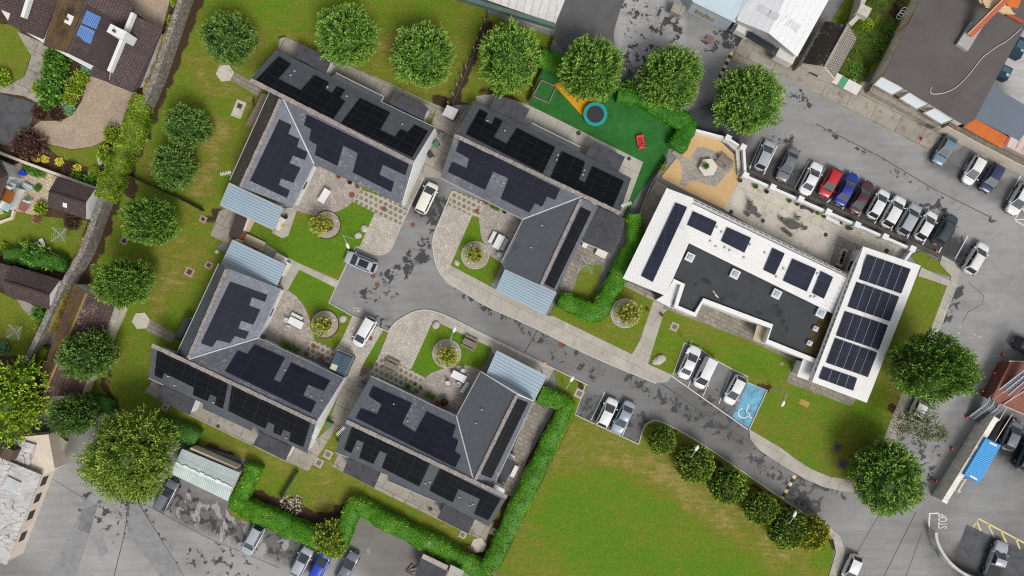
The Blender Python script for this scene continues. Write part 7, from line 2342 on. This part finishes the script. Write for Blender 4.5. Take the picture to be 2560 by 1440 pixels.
# small sheds
root = thing('metal_shed', 'small pale metal shed between the northern bungalows', 'shed', W(1125, 280, 0))
q = flat([(1118, 262), (1146, 274), (1133, 300), (1105, 287)], 1.9)
m = MB(); m.slab(q, .1); m.build('roof', plain('pale_metal', S(206, 204, 202), .5, .06, 2, .1, stain=.3, sc=(160, 150, 146)), root)
m = MB(); m.prism(inset(q, .08), .1, 1.8); m.build('wall', plain('grey_metal', S(140, 140, 140), .6), root)
root = thing('garden_shed', 'blue grey ribbed garden shed with yellowish skylight beside the western bungalow', 'shed', W(853, 907, 0))
q = flat([(842, 878), (882, 896), (861, 942), (820, 925)], 2.2)
SHEDB = plain('blue_grey_shed', S(66, 84, 100), .5, .06, 1, .08)
m = MB(); m.slab(q, .1); rf = m.build('roof', SHEDB, root)
m = MB()
for i in range(1, 15):
    t = i / 15
    m.beam(q[0].lerp(q[3], t) + Vector((0, 0, .02)), q[1].lerp(q[2], t) + Vector((0, 0, .02)), .05, .05)
m.build('rib', plain('shed_rib', S(104, 126, 142), .5), rf)
m = MB(); m.beam(q[0].lerp(q[1], .5) + Vector((0, 0, .06)), q[3].lerp(q[2], .5) + Vector((0, 0, .06)), .14, .08); m.build('ridge', SHEDB, rf)
m = MB(); m.slab([q[0].lerp(q[1], a).lerp(q[3].lerp(q[2], a), b) + Vector((0, 0, .06)) for a, b in ((.06, .62), (.42, .62), (.42, .9), (.06, .9))], .04); m.build('skylight', plain('yellow_plastic', S(206, 206, 170), .5), rf)
m = MB(); m.prism(inset(q, .08), .1, 2.1); m.build('wall', SHEDB, root)
m = MB()
for a, b in (((0, 1)), ((1, 2)), ((0, 3))):
    pa, pb = q[a], q[b]
    m.tube([pa + Vector((.1, .2, -.1)), pb + Vector((.1, .2, -.1))], .03)
m.build('frame', LAMPC, root)
root = thing('store', 'dark brown felt roofed store between the two blue canopies', 'shed', W(598, 575, 0))
m = MB(); m.slab(flat([(590, 533), (617, 548), (600, 596), (575, 598), (572, 585)], 1.9), .1); m.build('roof', plain('brown_felt', S(72, 62, 58), .9, .1, 1, .1), root)
m = MB(); m.prism(inset(flat([(590, 533), (617, 548), (600, 596), (575, 598), (572, 585)], 1.9), .1), .1, 1.8); m.build('wall', WOODM, root)
root = thing('timber_gate', 'orange brown timber gate with cream posts beside the dark store', 'gate', W(610, 575, 0))
m = MB(); m.box(W(604, 591, .9), (.5, .8, 1.5), AX); m.build('gate_leaf', TIMBER, root)
for x, y, l in ((621, 562, 1.7), (599, 602, .5)):
    m = MB(); m.box(W(x, y, .9), (.45, l, 1.7), AX); m.build('gate_post', plain('cream_post', S(226, 206, 182), .8), root)
root = thing('ramp_slab', 'pale sloping slab beside the lower blue canopy', 'ramp', W(638, 605, 0))
m = MB(); m.slab([W(617, 584, .5), W(664, 606, .5), W(656, 628, .3), (W(606, 604, .3))], .3); m.build('slab', plain('pale_ramp', S(196, 184, 156), .9, .08, 1, .1), root)
for lab, x, y, l, w, h, rz in (('white storage chest under the edge of the upper canopy', 697, 558, 1.7, .7, .8, 1.05), ('white storage chest at the top of the lower canopy', 702, 646, 1.5, .75, .8, AX), ('white storage chest along the side of the lower canopy', 711, 672, 1.9, .6, .7, 1.05), ('white slatted box by the eastern bungalow flat roof', 1503, 634, 1.4, .8, .6, AX), ('small white stool box by the eastern bungalow flat roof', 1462, 613, .6, .6, .5, AX),
                             ('white box at the top of the southern side patio', 1276, 1142, .9, .6, .9, AX), ('white bench box along the southern side patio', 1286, 1178, .5, 1.5, .5, AX)):
    p = W(x, y, h)
    root = thing('storage_box', lab, 'storage box', (p.x, p.y, .1))
    m = MB(); m.box((p.x, p.y, .1 + h / 2), (l, w, h), rz); m.build('body', PVC, root)
    m = MB(); m.box((p.x, p.y, .13 + h), (l + .06, w + .06, .06), rz); m.build('lid', plain('off_white_lid', S(224, 222, 214), .5, .05), root)


# lamp posts
def lamp(label, base, head_dir, h=5.4, arm=1.1, top=None):
    p = W(base[0], base[1], 0)
    root = thing('lamp_post', label, 'lamp post', (p.x, p.y, .05), 'street lamps')
    m = MB(); m.tube([(p.x, p.y, .05), (p.x, p.y, 1.1), (p.x, p.y, 1.15), (p.x, p.y, h)], .075, 8, r2=.05); m.build('pole', LAMPC, root)
    d = Vector((head_dir[0], -head_dir[1], 0)).normalized()
    e = Vector((p.x, p.y, h)) + d * arm
    m = MB(); m.tube([(p.x, p.y, h - .05), Vector((p.x, p.y, h)) + d * arm * .5 + Vector((0, 0, .1)), e + Vector((0, 0, .08))], .04, 6); m.build('arm', LAMPC, root)
    m = MB()
    rz = math.atan2(d.y, d.x)
    m.lathe(e + d * .25 + Vector((0, 0, 0)), [(.1, -.02), (.2, 0), (.22, .08), (.14, .16), (.001, .18)], 12, sx=1.9, sy=.9, rz=rz); m.build('lamp_head', PVC, root, smooth=True)


lamp('lamp post on the courtyard lawn by the grey boulder', (884, 597), (6, 14))
lamp('lamp post on the lower courtyard lawn above the ring', (1135, 841), (6, -14))
lamp('lamp post on the grass beside the lower car bays', (1408, 956), (8, -14))
lamp('lamp post rising through the second round field bush', (1701, 1118), (9, -15))
lamp('lamp post rising through the last dark field bush', (1932, 1274), (8, -15))
lamp('lamp post behind the white saloon in the upper staff bay', (1703, 843), (-6, 16))
lamp('lamp post beyond the blue disabled bay', (1927, 968), (-7, 16))


# tv aerials
def aerial(label, x, y, z, rz):
    p = W(x, y, z)
    root = thing('tv_aerial', label, 'aerial', (p.x, p.y, z - 1.2))
    m = MB(); m.tube([(p.x, p.y, z - 2.2), (p.x, p.y, z)], .035); m.build('mast', LAMPC, root)
    m = MB()
    d = Vector((math.cos(rz), math.sin(rz), 0)); s = Vector((-d.y, d.x, 0)); c = Vector((p.x, p.y, z - .1))
    m.beam(c - d * .7, c + d * .7, .07, .05)
    for i in range(7):
        q = c + d * (-.6 + .2 * i)
        m.beam(q - s * .24, q + s * .24, .05, .04)
    m.build('boom', PVC, root)


aerial('white tv aerial over the left eave of the northern bungalow', 563, 433, 5.6, 0.2)
aerial('white tv aerial at the left corner of the southern bungalow', 851, 1078, 5.4, .8)
aerial('white tv aerial on the gable of the western bungalow', 788, 1084, 5.4, 1.0)
aerial('white tv aerial at the right corner of the eastern bungalow', 1566, 511, 5.0, .3)


# rotary clothes lines
def rotary(label, x, y, r, rz, z=.1):
    p = W(x, y, 1.8)
    root = thing('clothes_line', label, 'clothes line', (p.x, p.y, z), 'rotary clothes lines')
    R_ = r * H / F
    m = MB(); m.tube([(p.x, p.y, z), (p.x, p.y, 1.7)], .04); m.build('pole', LAMPC, root)
    ends = [Vector((p.x + R_ * math.cos(rz + k * math.pi / 2), p.y + R_ * math.sin(rz + k * math.pi / 2), 1.95)) for k in range(4)]
    for e in ends:
        m = MB(); m.tube([(p.x, p.y, 1.55), e], .04); m.build('arm', LAMPC, root)
    m = MB()
    c = Vector((p.x, p.y, 1.6))
    for k in range(4):
        for t in (.35, .55, .75, .97):
            m.tube([c.lerp(ends[k], t), c.lerp(ends[(k + 1) % 4], t)], .012, 4, cap=False)
    m.build('line', LAMPC, root)


rotary('rotary clothes line on the lawn with the loungers', 148, 587, 24, .7)
rotary('rotary clothes line on the lower neighbour lawn', 37, 830, 23, .6)
rotary('rotary clothes line in the small garden by the clipped hedge', 1467, 661, 26, .55)
for lab, x, y, rz in (('white sun lounger lying across the neighbour lawn', 88, 612, .25), ('white sun lounger tilted beside the first one', 107, 608, -1.1)):
    p = W(x, y, .3)
    root = thing('sun_lounger', lab, 'sun lounger', (p.x, p.y, .1), 'white sun loungers')
    c, s = math.cos(rz), math.sin(rz)
    m = MB(); m.box((p.x - .2 * c, p.y - .2 * s, .36), (.85, .55, .05), rz); m.build('seat', PVC, root)
    m = MB(); m.box((p.x + .4 * c, p.y + .4 * s, .48), (.5, .55, .05), rz, rot=Matrix.Rotation(rz, 3, 'Z') @ Matrix.Rotation(-.5, 3, 'Y')); m.build('backrest', PVC, root)
    for a in (-.5, .2):
        m = MB(); m.box((p.x + a * c, p.y + a * s, .22), (.05, .5, .26), rz); m.build('leg', PVC, root)
root = thing('garden_table', 'dull red table on the sunny neighbour patio', 'table', W(59, 516, .1))
m = MB(); m.box(W(59, 516, .75), (1.1, 1.3, .05), AX); m.build('table_top', plain('dull_red', S(158, 104, 98), .7), root)
m = MB(); m.box(W(59, 516, .4), (.12, .12, .7)); m.build('leg', plain('dull_red2', S(138, 84, 78), .7), root)
root = thing('parasol', 'folded green and white parasol on the neighbour patio', 'parasol', W(64, 502, .1))
m = MB(); m.tube([W(62, 496, 1.0), W(70, 503, 1.1)], .2, 8, r2=.1); m.build('canopy', plain('parasol_green', S(40, 150, 96), .7), root)
m = MB(); m.tube([W(58, 501, .95), W(77, 506, 1.0)], .12, 8, r2=.2); m.build('cover', PVC, root)
root = thing('glass_frame', 'pale blue glass cold frame on the neighbour patio', 'cold frame', W(70, 467, .1))
m = MB(); m.box(W(70, 466, .3), (1.3, .7, .4), AX); m.build('body', plain('pale_glass2', S(164, 184, 188), .3), root)
m = MB(); m.box(W(70, 465, .52), (1.36, .1, .05), AX); m.build('frame', PVC, root)

# playground
p = W(1488, 286, .8)
root = thing('trampoline', 'round trampoline with teal safety ring on the artificial turf', 'trampoline', (p.x, p.y, .1))
m = MB(); m.ring((p.x, p.y, 0), 1.13, 1.56, .86, .96, 36); m.build('safety_ring', plain('teal_pad', S(36, 158, 152), .6, .05, 2, .08), root)
m = MB(); m.lathe((p.x, p.y, .86), [(1.16, 0), (1.16, .03)], 36); m.build('mat', plain('trampoline_mat', S(58, 58, 62), .8, .06, 1, .05), root)
for k in range(6):
    a = k * math.pi / 3
    m = MB(); m.tube([(p.x + 1.4 * math.cos(a), p.y + 1.4 * math.sin(a), .1), (p.x + 1.4 * math.cos(a), p.y + 1.4 * math.sin(a), .86)], .04); m.build('leg', LAMPC, root)
p = W(1602, 355, .4)
root = thing('seesaw', 'red plastic rocking seesaw on the artificial turf', 'seesaw', (p.x, p.y, .1))
REDP = plain('red_plastic', S(226, 70, 82), .5, .05, 2, .05)
rz = 1.76
c, s = math.cos(rz), math.sin(rz)
T = lambda u, v, z: (p.x + u * c - v * s, p.y + u * s + v * c, z)
for sgn in (-1, 1):
    m = MB(); m.tube([T(-.9, sgn * .36, .65), T(-.5, sgn * .38, .35), T(.5, sgn * .38, .35), T(.9, sgn * .36, .65)], .11, 8); m.build('side_rail', REDP, root)
    m = MB(); m.box(T(sgn * .72, 0, .5), (.34, .6, .1), rz); m.build('seat', REDP, root)
for i in range(4):
    m = MB(); m.box(T(-.38 + .25 * i, 0, .4), (.12, .62, .07), rz); m.build('rung', REDP, root)
root = thing('sand_bed', 'timber framed bed of turf beside the playground fence', 'raised bed', W(1360, 228, .1))
q = flat([(1354, 200), (1391, 217), (1371, 257), (1332, 240)], .4)
m = MB()
for i in range(4):
    m.beam(q[i] - Vector((0, 0, .12)), q[(i + 1) % 4] - Vector((0, 0, .12)), .14, .3)
m.build('frame', PICNIC, root)
m = MB(); m.prism(inset(q, .1), .08, .2); m.build('fill', TURF, root)


# fences and walls
def post_fence(label, path, h, n, post_mat, panel_mat, panel=.04, rails=2, name='fence', post=.1, wire=False):
    P3 = [W(x, y, 0) for x, y in path]
    root = thing(name, label, 'fence', P3[0])
    tot = sum((b - a).length for a, b in zip(P3[:-1], P3[1:]))
    for a, b in zip(P3[:-1], P3[1:]):
        k = max(1, round(n * (b - a).length / tot))
        for i in range(k + 1):
            p = a.lerp(b, i / k)
            m = MB(); m.box((p.x, p.y, h / 2 + .06), (post, post, h + .12), AX); m.build('post', post_mat, root)
    m = MB()
    for a, b in zip(P3[:-1], P3[1:]):
        if wire:
            for j in range(rails):
                z = h * (j + .6) / rails
                m.beam(a + Vector((0, 0, z)), b + Vector((0, 0, z)), .03, .05)
        else:
            m.beam(a + Vector((0, 0, h * .5)), b + Vector((0, 0, h * .5)), panel, h * .92)
    m.build('panel', panel_mat, root)


FG = plain('fence_green', S(40, 78, 70), .6, .05)
FD = plain('fence_dark', S(64, 66, 58), .8, .08)
post_fence('grey timber post and rail fence running up the lawn from the metal shed', [(1122, 262), (1176, 150), (1222, 35)], 1.3, 10, plain('pale_post', S(176, 170, 158), .8), FD, rails=4, wire=True, post=.14)
post_fence('dark timber fence on the hall side of the playground', [(1322, 258), (1345, 200), (1368, 155), (1384, 95)], 1.4, 6, WOODM, FD)
post_fence('dark mesh fence running from the stone wall across the left lawn', [(305, 431), (400, 472), (470, 505), (512, 528)], 1.2, 8, FD, FD, panel=.1)
post_fence('short green mesh fence across the lawn from the western yard to the rubble', [(746, 1178), (704, 1247)], 1.2, 4, FG, FG, panel=.09)
post_fence('rustic grey fence between the playground and the white centre path', [(1664, 398), (1620, 470), (1594, 540)], 1.3, 7, WOODM, WOODM, panel=.06)
# white terrace wall with piers
twl = MB()
pts = [(1740, 325), (1800, 345), (1818, 352)]
seg = [[(1738, 325), (1822, 347)], [(1822, 347), (1860, 372), (1864, 440)], [(1864, 440), (2285, 625)], [(2285, 622), (2262, 652)]]
for sg in seg:
    wall_faces(twl, [W(x, y, 1.3) for x, y in sg], .34, 0, 1.3)
twall = twl.build('terrace_wall', RENDER_W)
tag(twall, 'white terrace wall with capped piers in front of the long car row', 'wall')
for x, y in ((1820, 345), (1858, 368), (1864, 438), (1932, 468), (2002, 498), (2071, 530), (2143, 562), (2213, 592), (2281, 622)):
    p = W(x, y, 1.5)
    m = MB(); m.box((p.x, p.y, .78), (.62, .62, 1.56), AX); pr = m.build('pier', RENDER_W, twall)
    m = MB(); m.box((p.x, p.y, 1.6), (.74, .74, .1), AX); m.build('pier_cap', RENDER_W, pr)
m = MB(); wall_faces(m, [W(x, y, .9) for x, y in [(1822, 352), (1846, 374), (1852, 436)]], .5, .1, .55); m.build('raised_bed', plain('pale_bed', S(206, 204, 200), .8), twall)
# bed and low kerb wall outside the terrace wall
st_ = MB(); wall_faces(st_, [W(x, y, .4) for x, y in [(1870, 425), (2100, 526), (2350, 638)]], .5, 0, .3)
one('kerb_bed', 'low mossy kerb bed between terrace wall and parked cars', 'kerb', st_, plain('mossy_kerb', S(92, 86, 78), .9, .2, 1, .3, stain=.5, sc=(50, 46, 40)))['kind'] = 'structure'
# stone boundary wall of the estate
SW = cells_mat('rubble_stone', S(152, 146, 138), .3, S(84, 78, 72), .14, .3, stain=.25, dim='3D')
gl = [(492, -20), (418, 200), (316, 433), (276, 533), (239, 633), (189, 717), (100, 905)]
P3 = [W(x, y, 0) + Vector((-.33, .12, 2.1)) for x, y in gl]
w = MB()
wall_faces(w, P3, .7, 0, 2.3)
tag(w.build('boundary_wall', SW), 'long grey rubble stone wall between the neighbours and the estate lawn', 'wall')
gw = MB(); wall_faces(gw, [W(x, y, 1.2) for x, y in [(-40, 366), (0, 383), (120, 428), (238, 470)]], .34, 0, 1.2)
one('garden_wall', 'cream topped garden wall between the gravel plot and the sunny patio', 'wall', gw, RENDER_C)
gw = MB(); wall_faces(gw, [W(x, y, .9) for x, y in [(30, 662), (100, 690), (160, 716)]], .2, 0, .9)
one('garden_wall', 'thin dark garden wall behind the lower brown shed', 'wall', gw, FD)
gw = MB(); wall_faces(gw, [W(x, y, .5) for x, y in [(33, 526), (28, 545), (-20, 562)]], .3, 0, .5)
one('garden_wall', 'low pale patio wall in front of the white neighbour house', 'wall', gw, RENDER_C)
gw = MB(); wall_faces(gw, [W(x, y, 1.0) for x, y in curve([(248, 372), (240, 390), (244, 408)], 3)], .5, 0, .4)
one('rockery', 'small curved grey rockery wall beside the lime shrub', 'rockery', gw, ROCK)
# rubble heap of bark and stones
rb = random.Random(3)
hp = MB()
for i in range(150):
    a, r = rb.uniform(0, 6.28), rb.random() ** .6
    x, y = 735 + math.cos(a) * r * 30 - 4, 1262 + math.sin(a) * r * 27
    s_ = rb.uniform(.1, .34)
    hp.box(W(x, y, .12 + (1 - r) * .35), (s_, s_ * rb.uniform(.3, .7), s_ * .4), rb.uniform(0, 3.1), mi=rb.choice((0, 0, 1, 2)))
ho = hp.build('rubble_heap', [plain('pale_chunk', S(190, 176, 156), .9, .1, 4, .2), plain('brown_chunk', S(126, 104, 84), .9, .1, 4, .2), plain('grey_chunk', S(150, 146, 140), .9, .1, 4, .2)])
tag(ho, 'heap of pale rubble and bark in the bare bed by the green mesh fence', 'rubble', kind='stuff')

# speed bumps
BUMP = plain('bump_rubber', S(70, 66, 62), .85, .1, 3, .15)
for lab, a, b, n in (('yellow and black speed bump across the upper road', (1830, 130), (1787, 219), 11), ('yellow and black speed bump across the access road', (1988, 1188), (1953, 1250), 7)):
    A, B = W(*a), W(*b)
    root = thing('speed_bump', lab, 'speed bump', A, 'speed bumps')
    for i in range(n):
        m = MB()
        p0, p1 = A.lerp(B, (i + .03) / n), A.lerp(B, (i + .97) / n)
        d = (p1 - p0).normalized(); s = Vector((-d.y, d.x, 0))
        sec = [(-.24, .005), (-.1, .05), (.1, .05), (.24, .005)]
        for (u0, z0), (u1, z1) in zip(sec[:-1], sec[1:]):
            m.face([p0 + s * u0 + Vector((0, 0, z0)), p0 + s * u1 + Vector((0, 0, z1)), p1 + s * u1 + Vector((0, 0, z1)), p1 + s * u0 + Vector((0, 0, z0))])
        m.build('yellow_block' if i % 2 == 0 else 'black_block', YELLOW_PAINT if i % 2 == 0 else BUMP, root)

# traffic cones
GC_ = 'red traffic cones'
CONE = plain('cone_red', S(226, 58, 52), .6, .05, 2, .05)
for lab, x, y in (('red cone on the concrete apron by the steel blue car', 2305, 347), ('red cone at the end of the long row beside the last bay line', 2342, 628), ('red cone by the white scraps above the brick building', 2509, 887), ('red cone in the lane opposite the brick building', 2486, 933), ('red cone near the knee of the metal staircase', 2457, 978),
                  ('red cone at the foot of the metal staircase', 2419, 1043), ('red cone halfway down the old rendered wall', 2381, 1122), ('red cone near the lower end of the old rendered wall', 2341, 1203)):
    p = W(x, y, .3)
    root = thing('traffic_cone', lab, 'traffic cone', (p.x, p.y, .13 if x == 2305 else .01), GC_)
    z = root.location.z
    m = MB(); m.box((p.x, p.y, z + .02), (.42, .42, .04), .3); m.build('base', CONE, root)
    m = MB(); m.lathe((p.x, p.y, z + .04), [(.17, 0), (.12, .3)], 12); m.build('lower_cone', CONE, root)
    m = MB(); m.lathe((p.x, p.y, z + .34), [(.12, 0), (.08, .2)], 12); m.build('white_band', PVC, root)
    m = MB(); m.lathe((p.x, p.y, z + .54), [(.08, 0), (.03, .22)], 12); m.build('cone_tip', CONE, root)
# litter-like paper scraps on the right road
sc_ = MB()
for i in range(34):
    x, y = RND.choice(((2440, 835), (2515, 870), (2400, 825), (2372, 838), (2500, 895)))
    sc_.box(W(x + RND.uniform(-18, 18), y + RND.uniform(-10, 10), .01), (RND.uniform(.08, .3), RND.uniform(.04, .14), .01), RND.uniform(0, 3))
tag(sc_.build('paper_scraps', plain('scrap_white', S(206, 206, 204), .8)), 'scattered pale scraps worn into the right hand road', 'scraps', kind='stuff')
# square plate in the upper road
m = MB(); m.box(W(1774, 98, .005), (1.0, 1.0, .02), AX); one('access_plate', 'rusty square access plate in the upper road', 'access plate', m, plain('rust_plate', S(132, 112, 104), .8, .1, 3, .15))
m = MB(); m.box(W(2011, 1008, .10), (1.3, .7, .02), AX); one('bare_patch', 'straw coloured bare patch in the front lawn', 'bare patch', m, plain('straw', S(178, 150, 84), .95, .2, 2, .3))['kind'] = 'structure'
m = MB(); m.box(W(1362, 908, .14), (.5, .3, .06), AX); one('paver_block', 'single orange block lying on the concrete by the lower canopy', 'block', m, plain('orange_block', S(214, 164, 108), .8))
# dark blue covered things at the right edge
for lab, x, y, l in (('dark blue covered cart nearest the right edge', 2547, 120, 2.6), ('dark blue covered cart with pale lids behind the works roof', 2510, 182, 1.7)):
    p = W(x, y, .8)
    root = thing('covered_cart', lab, 'cart', (p.x, p.y, 0))
    m = MB(); m.box((p.x, p.y, .6), (1.4, l, 1.0), AX); m.build('body', plain('dark_teal_cover', S(36, 62, 76), .5, .1, 2, .1), root)
    m = MB(); m.box((p.x + .1, p.y + .3, 1.14), (1.1, l * .4, .08), AX); m.build('cover', plain('blue_grey_cover', S(74, 100, 116), .5, .1, 2, .1), root)
    m = MB(); m.lathe((p.x + .25, p.y - .35, 1.1), [(.24, 0), (.24, .06), (.001, .08)], 14); m.build('lid', plain('pale_blue_lid', S(164, 196, 206), .5), root)
# wood clutter by the bottom garage
root = thing('timber_stack', 'stack of weathered timber beside the dark garage at the bottom', 'timber stack', W(1030, 1425, 0))
for i in range(7):
    m = MB(); m.box(W(1030 + RND.uniform(-7, 7), 1420 + i * 4, .2 + .08 * i), (RND.uniform(.7, 1.2), .22, .14), RND.uniform(-.9, .9)); m.build('plank', PICNIC, root)
# ================================================================== daylight and camera
SUN_EL, SUN_AZ = math.radians(52), math.radians(154)      # brighter cloud towards the south-east; azimuth clockwise from north
wd = bpy.data.worlds.new('World')
SC.world = wd
wd.use_nodes = True
nt = wd.node_tree
bg = nt.nodes['Background']
sky = nt.nodes.new('ShaderNodeTexSky')
sky.sky_type = 'NISHITA'
sky.sun_disc = False
sky.sun_elevation = SUN_EL
sky.sun_rotation = SUN_AZ
sky.air_density = 1.0
sky.dust_density = 4.0
sky.ozone_density = 1.0
# overcast: the blue of the clear sky is mostly lost in cloud
hs_ = nt.nodes.new('ShaderNodeHueSaturation')
hs_.inputs['Saturation'].default_value = 0.25
nt.links.new(sky.outputs[0], hs_.inputs['Color'])
nt.links.new(hs_.outputs[0], bg.inputs['Color'])
bg.inputs['Strength'].default_value = 0.118
sl = bpy.data.lights.new('sun', 'SUN')
sl.energy = 1.85
sl.angle = math.radians(20)
sl.color = (1.0, 0.97, 0.93)
so = bpy.data.objects.new('sun', sl)
COL.objects.link(so)
dirv = Vector((math.sin(SUN_AZ) * math.cos(SUN_EL), math.cos(SUN_AZ) * math.cos(SUN_EL), math.sin(SUN_EL)))
so.rotation_euler = dirv.to_track_quat('Z', 'Y').to_euler()
so.location = dirv * 120

cam = bpy.data.cameras.new('camera')
cam.sensor_width = 36.0
cam.lens = 36.0 * F / 2560.0
cam.clip_start = 1.0
cam.clip_end = 2000.0
co = bpy.data.objects.new('camera', cam)
COL.objects.link(co)
co.location = (0, 0, H)
co.rotation_euler = (0, 0, 0)
SC.camera = co
SC.view_settings.view_transform = 'Standard'
SC.view_settings.look = 'None'
SC.view_settings.exposure = 0.0
SC.view_settings.gamma = 1.0
SC.cycles.max_bounces = 5
SC.cycles.diffuse_bounces = 1
SC.cycles.glossy_bounces = 2
SC.cycles.transparent_max_bounces = 4
SC.cycles.use_denoising = False
SC.cycles.pixel_filter_type = 'BLACKMAN_HARRIS'
SC.cycles.filter_width = 1.15
